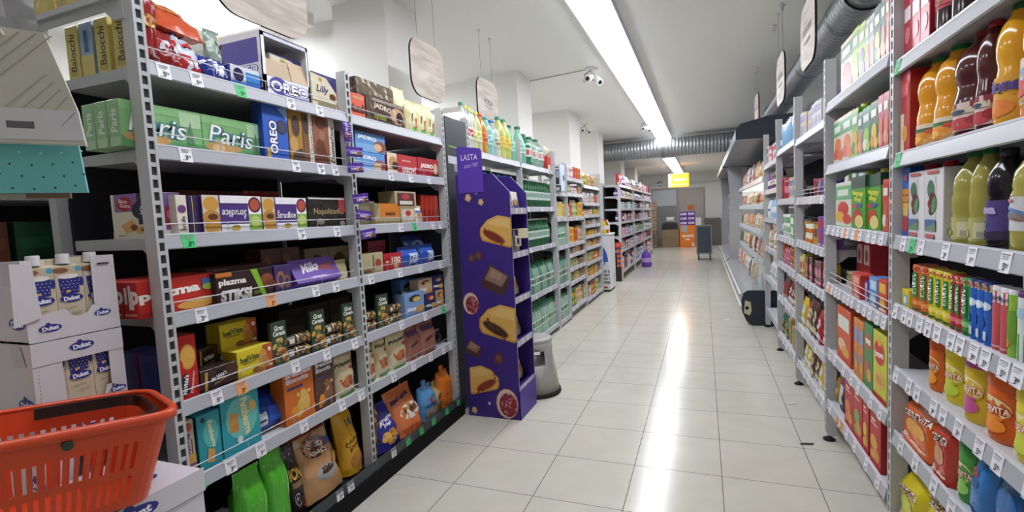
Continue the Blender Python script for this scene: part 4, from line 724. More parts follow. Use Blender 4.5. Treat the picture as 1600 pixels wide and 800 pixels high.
PL(5, 2, GRC, 629, 640, 452, 'dark green oat biscuit tray card', 'biscuit tray', D=.02, d=.06)
for (a, b, h) in ((570, 590, 0), (570, 589, .055), (610, 629, 0), (610, 628, .055)): PL(5, 2, ROLL, a, b, 490, 'dark oat biscuit roll'+(' laid on top' if h else ' below'), 'biscuit roll', D=.06, d=.04, H=.054, dz=h, key='roll')
BARS = lambda c, c2, w: (lambda W, D, H: carton('cereal_bar_box', W, D, H, c, [('e', .5, .75, .3, .14, c2), ('e', .6, .7, .2, .1, 'd8b45a'), ('p', [(.1, .26), (.7, .2), (.7, .34), (.1, .4)], 'e4e4ec'), ('e', .75, .25, .22, .16, 'c8a050')], side=c))
PL(5, 2, BARS('7a9ccc', '3a2a30', 'Pingo'), 634, 664, 455, 'pale blue cereal bar box', 'cereal bar box', D=.07, H=.15)
PL(5, 2, BARS('24285a', 'b02a34', 'Fit'), 665, 682, 462, 'navy cereal bar box', 'cereal bar box', D=.07, H=.115)
PL(5, 2, BARS('b9906a', '5a3420', 'Corny'), 682, 694, 460, 'tan cereal bar box', 'cereal bar box', D=.07, H=.115)
PL(5, 2, BARS('c4ac94', '4a2c20', 'Corny'), 655, 676, 438, 'tan and white cereal bar box stacked', 'cereal bar box', tier='upper row', D=.07, d=.04, dz=.116, H=.1)
PL(5, 2, BARS('2a2a5e', '5a5a8a', 'Fit'), 676, 693, 434, 'navy cereal bar box stacked', 'cereal bar box', tier='upper row', D=.07, d=.04, dz=.116, H=.1)
PL(5, 2, BARS('4a78b8', '3a2a30', 'Pingo'), 628, 652, 436, 'blue cereal bar box raised behind', 'cereal bar box', tier='back row', D=.07, d=.14, dz=.02, H=.2)
for i, (a, b, tp) in enumerate(((574, 591, 537), (592, 611, 527), (612, 641, 520))): PL(6, 2, PRH, a, b, tp, 'cream biscuit bag with fruit print', 'biscuit bag', D=.07, d=.04)
COF = lambda W, D, H: bag('cocoa_bag', W, H, D, '9a6658', [('r', .1, .78, .9, .94, '5a3a5c'), ('p', [(.25, .4), (.7, .5), (.75, .58), (.3, .5)], '3a2420'), ('r', 0, 0, 1, .1, '7a4c40')], 'block', k='c', seed=38, wr=.002)
PL(6, 2, COF, 638, 661, 514, 'dusty rose cocoa bag', 'cocoa bag', D=.07, d=.05)
PL(6, 2, COF, 660, 684, 504, 'dusty rose cocoa bag', 'cocoa bag', D=.07, d=.035)
PL(6, 2, lambda W, D, H: bag('chocolate_bag', W, H, D, '2c1c1c', [('r', .2, .4, .8, .5, 'a08880')], 'pillow', seed=39, wr=.007), 682, 703, 520, 'dark glossy chocolate bag lying back', 'chocolate bag', D=.08, H=.15, d=.04, tilt=-40)
# far bay, bottom deck
PL(7, 2, lambda W, D, H: bag('nut_bag', W, H, D, '6a4a30', nutty(26, ['9a744a', '7c5634', 'b08a5c', '4a3020'], 40, .08, .92, .05, .8, .12, .06)+[('r', .1, .85, .9, .95, '3a3a44')], 'stand', seed=40, wr=.008), 584, 601, 625, 'clear bag of brown nuts', 'nut bag', D=.1, d=.05)
PL(7, 2, lambda W, D, H: bag('almond_biscuit_bag', W, H, D, '2c2f8c', [('t', 'Almond', .5, .66, .13, .7, 'e6e6f2', 12, .03, .2), ('t', 'Pops', .5, .54, .1, .4, 'e6e6f2', 12, .03, .2), ('e', .3, .28, .2, .1, 'd8a84a', 10), ('e', .66, .3, .22, .1, 'c8923c', -20), ('e', .5, .14, .2, .08, 'd8a84a')], 'stand', seed=41, wr=.008), 601, 634, 640, 'royal blue biscuit bag with golden biscuits', 'biscuit bag', D=.11, d=.0, tilt=-16)
PL(7, 2, lambda W, D, H: bag('hazelnut_biscuit_bag', W, H, D, 'cf7444', [('t', 'Beluna', .42, .82, .1, .7, '3a2450', 8, .04), ('e', .55, .46, .36, .18, 'e8dcd0'), ('e', .55, .5, .26, .12, '7a4a2c'), ('e', .45, .56, .12, .07, 'c8924a', 30), ('e', .68, .52, .12, .07, '3c2418'), ('r', 0, .0, 1, .16, 'c05c34')], 'stand', seed=42, wr=.007), 632, 670, 612, 'orange hazelnut biscuit bag', 'biscuit bag', D=.11, d=-.01, tilt=-18)
def tied_bag(c, fr, seed):
    def mk(W, D, H):
        o = bag('tied_bread_bag', W, H*.8, D, c, fr, 'block', seed=seed, wr=.006, sealpart=False)
        k = MB(); k.lathe([(.012, 0), (.02, H*.04), (.03, H*.16), (.02, H*.2)], M(c, 'f'), 8, (0, 0, H*.72), sy=.4); k.tube([(.013*math.cos(2*PI*i/8), .013*math.sin(2*PI*i/8), H*.74) for i in range(8)], .004, M('e8e8e8', 'p'), 5, True); k.build('gathered_neck', o); return o
    return mk
PL(7, 2, tied_bag('5f9fdc', [('e', .6, .55, .16, .1, 'c2483c'), ('r', .1, .05, .9, .3, 'a08a6a'), ('r', .15, .36, .85, .44, '3c6cb0')], 43), 664, 684, 590, 'light blue tied biscuit bag', 'biscuit bag', D=.1, d=.04)
PL(7, 2, tied_bag('b9a870', [('e', .5, .55, .24, .14, 'b4483a'), ('r', .1, .05, .9, .35, '6a4a34')], 44), 683, 694, 592, 'straw coloured biscuit bag', 'biscuit bag', D=.1, d=.05)
PL(7, 2, tied_bag('d8741c', [('p', [(.6, 0), (.64, 0), (.6, 1), (.56, 1)], 'f0c8a0'), ('r', .7, .1, .95, .5, 'c05c14')], 45), 693, 712, 566, 'bright orange biscuit bag', 'biscuit bag', D=.1, d=.03)
# chocolate clips hanging on the rack post
cs = MB(); cs.box(-.426, -.4225, -.118, -.112, 1.3, 1.94, M('8a8a90', 'p')); cs = cs.build('hanging_clip_strip'); tag(cs, 'thin hanging clip strip for chocolate bars on the middle post', 'clip strip')
for i, (px, py, dx) in enumerate(((549, 207, 0), (558, 238, 4), (558, 263, 0), (563, 311, -2), (565, 337, 12), (571, 366, -3))):
    yy, zz = ycol(-.36, px, 1.6), 0; zz = zrow(-.36, yy, py)
    def mk():
        o = bag('chocolate_bar', .1, .034, .014, '5e3c9c', [('e', .62, .5, .16, .3, 'c8a088'), ('e', .76, .45, .13, .3, '6a3424'), ('t', 'Milka', .3, .55, .4, .3, 'ece6f6', 0, .03, .3)], 'pillow', seed=50, wr=.003); return o
    o = instance('chocbar', mk); o.location = (-.36, yy, zz-.022); o.rotation_euler = (0, math.radians(dx-4 if i else 84), LR-.25)
    if not i: o.location = (-.37, yy-.02, zz)
    record(o, 'purple chocolate bar', 'chocolate bar', 'the middle post', 'clip strip', '', -i)
# ================================================================ milk cartons, basket, gift bags in front of the rack end
def dukat(cu, cv, s, asp, W=1): return [('e', cu, cv, s, s*asp*.42, '262a86'), ('e', cu-s*.15, cv+s*asp*.42, s*.22, s*asp*.2, '262a86'), ('t', 'Dukat', cu, cv, s*asp*.46, s*1.4, 'f2f2fa', 4, .04)]
MILK = lambda: tetra('milk_carton', .071, .071, .222, 'c9bba4', 'd8d6d8', [('r', 0, .9, 1, 1, 'c4b49c'), ('e', .2, .94, .3, .04, '8a5a3c'), ('e', .85, .95, .13, .04, '58a0c0'), ('p', [(.1, .82), (.86, .87), (.82, .6), (.16, .57)], '2c3080'), ('e', .48, .85, .38, .035, 'e6e2dc'), ('e', .92, .76, .09, .07, '2c3080')]+[('e', .2+.14*i+.07*(j % 2), .64+.045*j, .018, .007, 'e8e8f4') for i in range(5) for j in range(4)]+[('e', .4, .62, .09, .03, 'd8a860')]+dukat(.5, .53, .42, .34)+[('t', 'Alpsko', .4, .38, .05, .5, '8a7450', 8, 0, .4), ('t', 'mlijeko', .55, .3, .05, .5, '8a7450', 8, 0, .4)], side='bdb09a', sart=[('r', .1, .4, .9, .7, 'a8a4a0'), ('r', .15, .5, .85, .52, '6a6a70')], gable=.016)
def tray(top):
    W, D, H = .238, .3, .235; root = empty('milk_tray'); wt = M('cfcad0', 'c'); mb = MB(); t = .004
    mb.box(-W/2, W/2, -D/2, D/2, 0, t, wt); mb.box(-W/2, W/2, D/2-t, D/2, 0, H*.9, wt); mb.box(W/2-t, W/2, -D/2, D/2, 0, H, wt); mb.box(-W/2, -W/2+t, -D/2, D/2, 0, H, wt)
    f, l, r, tt = boxmaps(W, D, H)
    art(mb, l, D, H, dukat(.86, .24, .14, W/H*1.3)+[('p', [(.7, .98), (.86, .98), (.93, .72), (.7, .7)], 'c4bfc6')])
    mb.build('tray_body', root)
    fm = MB(); y0, y1 = -D/2-.003, -D/2
    if top:
        fm.prism([(-W/2, 0), (W/2, 0), (W/2, H*.3), (W*.2, H*.36), (W*.14, H*.28), (W*.06, H*.24), (-W*.03, H*.26), (-W*.1, H*.36), (-W/2, H*.3)], 1, y0, y1, wt)
        fm.prism([(-W/2, H*.3), (-W*.36, H*.34), (-W*.4, H), (-W/2, H)], 1, y0-.002, y1, wt); fm.prism([(W*.22, H*.36), (W/2, H*.3), (W/2, H), (W*.23, H)], 1, y0, y1, wt)
        fm.prism([(-W/2-.03, H*.22), (-W*.36, H*.3), (-W*.4, H*.95), (-W/2-.025, H*.98)], 1, y0-.006, y0-.003, wt)
        g = lambda u, v, d: ((u-.5)*W, y0-.0002-d, v*H); art(fm, g, W, H, dukat(.22, .15, .12, W/H*.95)+dukat(.8, .24, .1, W/H*.95)+[('r', .86-.07, .88, .86+.07, .905, '3a3630')], lift=.0008)
    else:
        fm.box(-W/2, W/2, y0-.002, y1, H*.72, H, wt); fm.box(-W/2, -W*.2, y0, y1, 0, H*.72, wt); fm.box(W*.32, W/2, y0, y1, 0, H*.72, wt); fm.prism([(W*.18, 0), (W*.34, 0), (W*.34, H*.26), (W*.26, H*.26)], 1, y0, y1, wt)
        g = lambda u, v, d: ((u-.5)*W, y0-.0022-d, v*H); art(fm, g, W, H, dukat(.52, .87, .14, W/H*.95)+dukat(.88, .18, .1, W/H*.95), lift=.0008)
        for i in range(14): fm.box(-W/2+.012, -W/2+.013, y0-.0006, y0, H*(.03+.048*i), H*(.05+.048*i), M('8a868c', 'k'))
    fm.build('front_panel', root); return root
TX, TY = -.5, -1.365
for i, z in enumerate((1.122, .884, .646)):
    o = tray(i == 0); o.location = (TX-.15, TY, z); o.rotation_euler = (0, 0, LR)
    tag(o, ['white milk tray with torn window, topmost of its stack', 'white milk tray with blue badge header, second in its stack', 'white milk tray hidden behind the orange basket'][i], 'cardboard tray', 'white milk trays')
    for j in range(3):
        if i == 2: break
        c = instance('milk', MILK); c.location = (TX-.045, TY+(j-1)*.0722, z+.0045); c.rotation_euler = (0, 0, LR)
        record(c, 'beige milk carton with blue mug', 'milk carton', 'two' if 0 else 'tall stack', ['topmost tray', 'second tray'][i], '', j)
sp = carton('milk_tray', .232, .3, .645, 'c4bfc6'); sp.location = (TX-.15, TY, 0); sp.rotation_euler = (0, 0, LR); tag(sp, 'tall white carton supporting the milk tray stack', 'carton')
BW, BD, BH = .42, .33, .232
def low_box(i):
    root = empty('milk_carton_box'); mb = MB(); wt = M('d2ced6', 'c'); mb.box(-BW/2, BW/2, -BD/2, BD/2, 0, BH, wt, .003)
    f, l, r, tt = boxmaps(BW, BD, BH)
    art(mb, tt, BW, BD, [('r', 0, .1, .7, .16, '8a3440'), ('r', 0, .22, .7, .26, '8a3440'), ('r', 0, .3, .7, .33, '5a3c48'), ('e', .62, .3, .22, .1, '2a2a6a'), ('t', 'Dukat', .62, .3, .12, .34, 'e8e8f2')])
    art(mb, f, BW, BH, [('r', 0, .68, 1, .70, '9a96a0'), ('r', .38, .0, .72, .62, '3a3a44')]+dukat(.52, .86, .17, BW/BH*.8))
    mb.build('box_body', root); lm = MB(); lm.box(-BW/2-.003, BW/2+.003, -BD/2-.004, -BD/2-.001, BH*.70, BH+.001, wt); g = lambda u, v, d: ((u-.5)*BW, -BD/2-.0042-d, v*BH); art(lm, g, BW, BH, dukat(.52, .86, .16, BW/BH*.8), lift=.0006)
    lm.build('lid_flap', root); return root
for i in range(3):
    o = low_box(i) if i == 0 else copy_tree(o); o.location = (-.15-BD/2, -1.27-BW/2, .4695-.2345*i); o.rotation_euler = (0, 0, LR)
    tag(o, ['white milk carton box under the orange basket', 'white milk carton box, second down below the basket', 'white milk carton box lowest below the basket'][i], 'cardboard box', 'white boxes under the basket')
# shopping basket
def basket():
    root = empty('shopping_basket', (-.275, -1.573, .724)); root.rotation_euler = (0, .1, 1.225); OR = M('d2451c', 'p')
    L0, W0, L1, W1, H = .36, .22, .444, .297, .236
    def loop(L, W, R, n=5):
        p = []
        for cx, cy, a0 in ((L/2-R, -W/2+R, -90), (L/2-R, W/2-R, 0), (-L/2+R, W/2-R, 90), (-L/2+R, -W/2+R, 180)):
            p += [('c', cx+R*math.cos(math.radians(a0+90*i/n)), cy+R*math.sin(math.radians(a0+90*i/n))) for i in range(n+1)]
        return p
    A, B = loop(L0, W0, .05), loop(L1, W1, .06); n = len(A); base = []; 
    for i in range(n):   # subdivide straight sides into bars and gaps
        j = (i+1) % n; dist = math.hypot(B[j][1]-B[i][1], B[j][2]-B[i][2]); k = max(1, int(dist/.011)); k += k % 2 == 0
        for q in range(k): base.append((A[i][1]+(A[j][1]-A[i][1])*q/k, A[i][2]+(A[j][2]-A[i][2])*q/k, B[i][1]+(B[j][1]-B[i][1])*q/k, B[i][2]+(B[j][2]-B[i][2])*q/k, k > 3 and q % 2 == 1))
    vs = [0, .08, .36, .44, .74, 1]; N = len(base); mb = MB()
    V = [(a+(c-a)*v, b+(d-b)*v, H*v) for v in vs for a, b, c, d, s in base]; fs = []
    for r in range(len(vs)-1):
        for i in range(N):
            if base[i][4] and r in (1, 3): continue
            fs.append((r*N+i, r*N+(i+1) % N, (r+1)*N+(i+1) % N, (r+1)*N+i))
    fs.append(tuple(range(N-1, -1, -1))); mb.add(V, fs, OR)
    body = mb.build('basket_body', root); md = body.modifiers.new('wall', 'SOLIDIFY'); md.thickness = .003; md.offset = 0
    rm = MB(); P = [(c, d, H) for a, b, c, d, s in base]; s0 = 1.0
    out = [(c*1.05, d*1.07) for a, b, c, d, s in base]
    V = [(c, d, H-.004) for c, d, _ in P]+[(c, d, H+.004) for c, d, _ in P]+[(x, y, H+.004) for x, y in out]+[(x*1.004, y*1.004, H-.018) for x, y in out]
    rm.add(V, [(k*N+i, k*N+(i+1) % N, (k+1)*N+(i+1) % N, (k+1)*N+i) for k in range(3) for i in range(N)], OR, True); r_ = rm.build('rim', root); md = r_.modifiers.new('wall', 'SOLIDIFY'); md.thickness = .003; md.offset = -1
    hm = MB(); BK = M('1f1d1e', 'p'); hw = W1/2-.022; x1 = L1/2-.03
    pts = [(-.03, hw)]+[(x1-.05+.05*math.sin(PI/2*i/5), hw-.05+.05*math.cos(PI/2*i/5)) for i in range(6)]+[(x1-.05+.05*math.cos(PI/2*i/5), -hw+.05-.05*math.sin(PI/2*i/5)) for i in range(6)]
    for i in range(len(pts)-1):
        a, b = Vector((*pts[i], 0)), Vector((*pts[i+1], 0)); t = (b-a).normalized(); nrm = Vector((-t.y, t.x, 0))*.004
        V = [(p.x+s*nrm.x, p.y+s*nrm.y, z) for p in (a, b) for s in (-1, 1) for z in (H-.028, H+.002)]
        hm.add(V, [(0, 1, 3, 2), (4, 6, 7, 5), (0, 4, 5, 1), (2, 3, 7, 6), (1, 5, 7, 3), (0, 2, 6, 4)], BK)
    hm.build('handle', root)
    for s in (-1, 1):
        bm = MB(); bm.tube([(0, s*(W1/2-.004), H-.03), (0, s*(W1/2+.016), H-.03)], .011, M('24382c', 'p'), 12); bm.build('handle_pivot', root)
    tag(root, 'orange plastic shopping basket with black folded handle on milk boxes', 'basket')
basket()
# gift bags hanging at the picture edge
gd = Vector((.581, .814, 0)); gn = math.atan2(.814, .581)
def gift_bag(px, py, r, c, prints, pts, desc, rope=None, thick=.02, band=None):
    p = CAM+ray(px, py).normalized()*r; root = empty('gift_bag', p, gn); mb = MB(); mb.prism(pts, 1, 0, thick, M(c, 'c'))
    f = lambda u, v, d: (u, -d, v); 
    art(mb, f, 1, 1, prints); mb.build('paper_body', root)
    if band: bm = MB(); bm.prism(band[0], 1, -.003, -.0005, M(band[1], 'c')); art(bm, lambda u, v, d: (u, -.003-d, v), 1, 1, band[2]); bm.build('folded_base', root)
    if rope: rm = MB(); rm.tube([(x, -.004, z) for x, z in rope], .0035, M('d8cdb8', 'k'), 6); rm.build('rope_handle', root)
    tag(root, desc, 'gift bag', 'hanging gift bags')
R = random.Random(3)
gift_bag(134, 226, 1.2, 'd2cec2', [('p', [(x, .058), (x+.003, .058), (x+.003+.12, .185), (x+.12, .185)], 'b0aca0') for x in [-.34+.021*i for i in range(10)]]+[('p', [(-.1+.021*i, .058), (-.097+.021*i, .058), (-.04+.008*i, .058+.06-.012*i), (-.043+.008*i, .058+.06-.012*i)], 'b0aca0') for i in range(4)],
         [(-.42, 0), (0, 0), (-.006, .06), (-.04, .19), (-.42, .2)], 'cream ribbed gift bag with white base hanging by the edge', rope=[(-.09, .175), (-.12, .24), (-.2, .34)], band=([(-.42, .006), (-.001, .006), (-.006, .058), (-.42, .058)], 'dcd9de', [('r', -.1, .024, -.065, .036, '6a676c'), ('p', [(-.03, .03), (-.029, .03), (-.008, .056), (-.01, .056)], '8a878c')]))
gift_bag(137, 300, 1.225, '72c4c6', [('e', -.38+.028*i+.014*(j % 2), .01+.021*j+.004*math.sin(i), .0018, .0018, '20464c' if j < 3 else 'd0e4e4') for i in range(14) for j in range(5)], [(-.43, 0), (0, 0), (-.014, .2), (-.43, .2)], 'teal dotted gift bag hanging behind the cream bag')
gift_bag(110, 309, 1.25, '7d6450', [('r', -.2, .0, -.18, .01, 'b0a898'), ('r', -.1, .0, -.06, .008, 'b0a898')], [(-.4, 0), (0, 0), (0, .15), (-.4, .15)], 'brown gift bag peeking below the teal bag')
pb = CAM+ray(62, 28).normalized()*1.3
o = bag('clear_gift_bag', .2, .16, .03, 'a8a8ac', [('r', .3, .2, .8, .7, 'c4c4ca')], 'pillow', seed=60, wr=.01); o.location = pb-Vector((gd.x*.1, gd.y*.1, .04)); o.rotation_euler = (0, 0, gn); tag(o, 'crinkled clear grey bag above the cream gift bag', 'plastic bag')
# cartons on the shelf beyond the rack end, colours darkened for its shade
bk = empty('rear_rack', (-1.12, -.75, 0), LR); tag(bk, 'dim grey shelf beyond the biscuit rack end, mostly hidden', 'shelving rack')
for z in (.9, 1.14, 1.34, 1.6):
    mb = MB(); mb.box(-.75, .9, .0, .4, z-.03, z, STEEL2); mb.build('shelf', bk)
mb = MB(); mb.box(-.75, .9, .4, .42, .1, 2.0, M('2c2c30', 'k')); mb.build('back_panel', bk)  # dark backing added to keep the bright wall out of the shaded gap
for x in (-.75, .9): mb = MB(); mb.box(x-.02, x+.02, 0, .04, 0, 2.1, STEEL2); mb.build('post', bk)
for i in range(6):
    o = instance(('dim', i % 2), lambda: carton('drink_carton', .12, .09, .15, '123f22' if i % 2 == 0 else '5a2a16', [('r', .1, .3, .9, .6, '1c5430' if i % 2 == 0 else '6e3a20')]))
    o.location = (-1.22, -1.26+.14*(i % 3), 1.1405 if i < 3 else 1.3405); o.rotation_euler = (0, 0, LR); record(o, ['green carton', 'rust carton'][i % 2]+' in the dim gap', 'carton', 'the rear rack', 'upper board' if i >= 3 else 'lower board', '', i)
# ================================================================ juice and vitamin rack nearest the edge
def PR(z, shelf, bay, mk, px0, px1, top, desc, cat, **k):
    return put('R', RX, -1, mk, px0, px1, top, z, desc, cat, shelf, bay, **k)
def JB_(body, cap, lab, arts, prof='juice', **k): return lambda W, D, H: bottle('juice_bottle', W, H, body, cap, lab, arts, prof, **k)
NBY = 'the edge juice bay'
N1 = lambda *a, **k: PR(1.897, 'top shelf', NBY, *a, **k)
N2 = lambda *a, **k: PR(1.567, 'second shelf', NBY, *a, **k)
N3 = lambda *a, **k: PR(1.267, 'third shelf', NBY, *a, **k)
N4 = lambda *a, **k: PR(1.012, 'fourth shelf', NBY, *a, **k)
N5 = lambda *a, **k: PR(.772, 'fifth shelf', NBY, *a, **k)
N6 = lambda *a, **k: PR(.522, 'sixth shelf', NBY, *a, **k)
N7 = lambda *a, **k: PR(.192, 'lowest shelf', NBY, *a, **k)
FRUIT = lambda c, c2: [('e', .35, .3, .26, .12, c), ('e', .65, .22, .24, .11, c), ('e', .35, .3, .17, .08, c2), ('e', .68, .34, .16, .05, '5a8a3a', 30)]
RJ = lambda W, D, H: tetra('juice_carton', W, D, H, 'b8283c', 'b02030', [('r', 0, .0, 1, .12, '1c1a1c'), ('r', .1, .55, .9, .75, 'e8d8dc'), ('e', .5, .35, .35, .12, 'd8707c')], side='98202f', sart=[('r', .2, .2, .8, .6, 'd09098')])
N1(RJ, 1412, 1452, 0, 'red juice carton', 'juice carton', n=3, D=.07, H=.24)
N1(JB_('2a1216', '7a1a22', 'b02838', FRUIT('c84858', '7a1a2a')), 1452, 1500, 0, 'dark cherry bottle', 'juice bottle', n=2, D=.08, H=.3)
N2(lambda W, D, H: tetra('juice_carton', W, D, H, 'b2242c', None, [('r', .0, .0, .4, .5, 'e0c8a8'), ('e', .5, .25, .3, .1, 'd8902a'), ('r', .1, .7, .9, .85, 'd04a50')], side='a01e26'), 1407, 1421, 112, 'red juice carton against the tall post', 'juice carton', D=.08, d=.02)
OJ = JB_('d8921c', '1f7a3c', 'd8c8b0', [('e', .5, .3, .32, .3, 'd88a1c'), ('e', .42, .25, .2, .2, 'e8b04a'), ('r', .2, .62, .8, .78, '2a6a3a'), ('e', .8, .6, .14, .12, 'c84a2a')], lz=(.06, .28))
N2(OJ, 1421, 1445, 92, 'orange juice bottle with green cap', 'juice bottle', D=.08, d=.02)
N2(OJ, 1446, 1474, 74, 'orange juice bottle with green cap', 'juice bottle', D=.09, d=.02)
CH = JB_('4a1a1a', '9a1f2c', 'd2b8b4', [('e', .3, .3, .22, .2, '9a2430'), ('e', .6, .25, .24, .22, 'b4323c'), ('e', .82, .35, .16, .18, '9a2430'), ('r', 0, .72, 1, 1, '8a2434'), ('r', .3, .6, .8, .8, 'c8c0a8'), ('e', .55, .68, .12, .08, '2a3a5a')], lz=(.08, .34))
N2(CH, 1472, 1511, 50, 'dark cherry juice bottle', 'juice bottle', D=.1, d=.02)
N2(CH, 1512, 1536, 36, 'dark cherry juice bottle', 'juice bottle', D=.1, d=.02)
DO = JB_('d89c1c', '1f6a3c', 'd89a20', [('t', 'dona', .62, .78, .3, .55, '4a3a8a', 0, .05), ('e', .5, .25, .3, .22, 'd87a1c'), ('p', [(.2, .4), (.8, .5), (.6, .6), (.3, .55)], '2a6a3a')], lz=(.08, .42))
N2(DO, 1537, 1572, 2, 'golden orange bottle with purple lettering', 'juice bottle', D=.1, d=.02)
N2(JB_('d89c1c', '1f6a3c', 'd8b878', [('r', .2, .1, .8, .3, 'e0d8c8')], lz=(.06, .3)), 1556, 1588, -28, 'tall orange bottle with green cap', 'juice bottle', d=.17, D=.1, tier='back row')
N2(JB_('d07c1c', 'c8501c', 'd4c4b4', [('e', .5, .5, .34, .3, '8aa0b8'), ('e', .4, .35, .2, .2, 'c84a3a'), ('r', .1, .05, .9, .14, 'c88a4a')], lz=(.14, .5)), 1574, 1620, -12, 'orange nectar bottle with pictured label', 'juice bottle', D=.1, d=.02)
N3(lambda W, D, H: tetra('juice_carton', W, D, H, '2a62b8', None, [('r', 0, .42, 1, .7, 'd8903a'), ('e', .5, .4, .4, .14, 'd8b84a'), ('e', .5, .2, .45, .12, 'b42a2a'), ('r', 0, .5, 1, .52, '8a5a2a'), ('r', 0, .6, 1, .62, '8a5a2a'), ('e', .6, .85, .2, .05, 'c83a3a')], side='2456a4'), 1406, 1420, 262, 'blue juice carton beside the post', 'juice carton', D=.08)
WC = lambda W, D, H: tetra('juice_carton', W, D, H, 'd6d2d4', 'b4242c', [('r', .1, .3, .62, .9, 'c4ccd0'), ('e', .36, .72, .2, .13, '3a6a4a', 20), ('e', .45, .6, .18, .08, '5a1a20'), ('e', .36, .52, .16, .07, '6a2028'), ('e', .4, .42, .14, .06, '5a1a20'), ('e', .55, .5, .12, .12, '4a8a54', -20), ('r', .06, .14, .66, .3, '6a8a6a'), ('p', [(.06, .18), (.66, .26), (.66, .3), (.06, .3)], '4a6a9a'), ('r', .1, .04, .6, .1, 'b45a5a'), ('r', .2, .93, .8, .97, 'b8484a')], side='cfccd0', sart=[('r', .1, .1, .9, .2, 'b0b0b4')])
N3(WC, 1419, 1473, 268, 'white juice carton with cherry sprig', 'juice carton', n=2, D=.085, H=.232)
LM = JB_('9c9446', '1f6a3c', 'aaa464', [('e', .15, .5, .14, .2, 'd8a83a'), ('e', .3, .3, .2, .2, 'b4c04a'), ('r', .62, .1, .95, .8, 'c8c4a0'), ('r', .68, .15, .9, .4, 'a09e8c')], 'square', lz=(.07, .3))
N3(LM, 1474, 1501, 235, 'cloudy lemon bottle with green cap', 'juice bottle', D=.1, d=.02)
N3(LM, 1502, 1526, 230, 'cloudy lemon bottle with green cap', 'juice bottle', D=.1, d=.02)
N3(JB_('17141c', '1c1a22', '4a3a7c', [('t', 'dona', .4, .78, .24, .6, 'b8a8d0', 0, .05), ('r', .2, .34, .5, .44, '4a8a8a'), ('e', .3, .12, .25, .12, '2a2040'), ('e', .7, .12, .25, .12, '2a2040')], lz=(.1, .5), caph=.08), 1527, 1555, 236, 'black currant bottle with purple label', 'juice bottle', D=.1, d=.02)
N3(JB_('a09a48', 'c8c8c0', 'c2c2c4', [('p', [(0, 1), (1, 1), (1, .5), (.6, .35), (.1, .6)], '7a8a4a'), ('e', .4, .55, .4, .16, '5a7aa8', -10), ('e', .5, .42, .35, .1, '8a6a4a', -8), ('r', .1, .85, .5, .93, 'b46a6a')], 'square', lz=(.2, .5)), 1556, 1606, 213, 'pale yellow bottle with landscape label', 'juice bottle', D=.1, d=.02)
# effervescent tubes
def tube_(c, cap, word, c2, k2='f0e0b0'): return lambda W, D, H: tin('vitamin_tube', W, H, c, cap, [('r', 0, .87, 1, .97, k2), ('t', '24+1', .5, .92, .07, .5, 'b02a2a', 0, .03), ('r', .3, .3, .68, .84, '2a7a3c'), ('t', word, .5, .58, .3, .44, 'e8f0e4', 90, .02), ('r', .1, .15, .9, .24, c2), ('e', .5, .06, .3, .03, '3a6a3a')])
N4(tube_('d8641c', 'c8501c', 'VITAMIN C', 'e89858'), 1421, 1446, 405, 'orange vitamin tube', 'vitamin tube', n=2, D=.04, H=.165)
N4(tube_('dcc81e', 'd8c01c', 'VITAMIN C', 'e8dc6a'), 1446, 1480, 408, 'yellow vitamin tube', 'vitamin tube', n=3, D=.04, H=.165)
N4(tube_('c42a34', 'b8242c', 'VITAMIN C', 'e07a80'), 1480, 1498, 412, 'red vitamin tube', 'vitamin tube', n=2, D=.04, H=.165)
N4(tube_('3c9c44', '3a9a40', 'VITAMIN C', '8ac878'), 1498, 1510, 418, 'green vitamin tube', 'vitamin tube', D=.04, H=.165)
BT = lambda W, D, H: tin('vitamin_tube', W, H, '2460bc', '23307c', [('r', 0, .85, 1, .96, 'd8c890'), ('t', '24+1', .5, .905, .07, .5, 'b02a2a', 0, .03), ('e', .5, .62, .3, .07, 'c8dcf0'), ('e', .5, .62, .16, .04, 'f0f4fa'), ('r', .4, .08, .62, .22, 'c8d0dc'), ('e', .3, .35, .2, .08, '3c80d0')])
N4(BT, 1510, 1543, 422, 'blue vitamin tube', 'vitamin tube', n=3, D=.045, H=.168)
N4(lambda W, D, H: tin('vitamin_tube', W, H, 'c2545a', 'e4e0e4', [('r', 0, .74, 1, .92, 'e6e2e6'), ('t', 'Multivit', .5, .82, .07, .8, '3a2a5a', 0, .02), ('r', 0, .05, 1, .08, 'e0b0b0')]), 1543, 1569, 438, 'rose vitamin tube with white cap', 'vitamin tube', n=2, D=.045, H=.165)
N4(lambda W, D, H: tin('vitamin_tube', W, H, '8ab83c', 'e0dce4', [('r', 0, .6, .4, .95, 'e6e6ea'), ('r', .4, .2, .8, .7, '6a9a2c'), ('e', .4, .2, .2, .06, 'd88a2a')]), 1567, 1581, 446, 'lime green vitamin tube', 'vitamin tube', D=.045, H=.165)
N4(lambda W, D, H: tin('vitamin_tube', W, H, 'd4dcdc', '5c2a6a', [('r', 0, 0, 1, .4, '4aa03c'), ('p', [(0, .4), (.6, .4), (.3, .6)], '4aa03c'), ('e', .6, .7, .2, .08, 'a8c8d8')]), 1580, 1598, 448, 'white and green tube with purple cap', 'vitamin tube', D=.045, H=.165)
N4(lambda W, D, H: tin('vitamin_tube', W, H, 'dcd8d4', 'd8c02c', [('r', 0, 0, 1, .3, 'd89a3c'), ('e', .5, .6, .3, .1, '8ab0d8')]), 1597, 1618, 452, 'white vitamin tube with yellow cap', 'vitamin tube', D=.045, H=.165)
N4(lambda W, D, H: carton('tablet_box', W, D, H, 'd8c83c', [('r', .3, .1, .9, .7, '7ab0c8'), ('e', .5, .4, .2, .2, 'e8e8e0')]), 1407, 1420, 452, 'small yellow tablet box by the post', 'tablet box', D=.06)
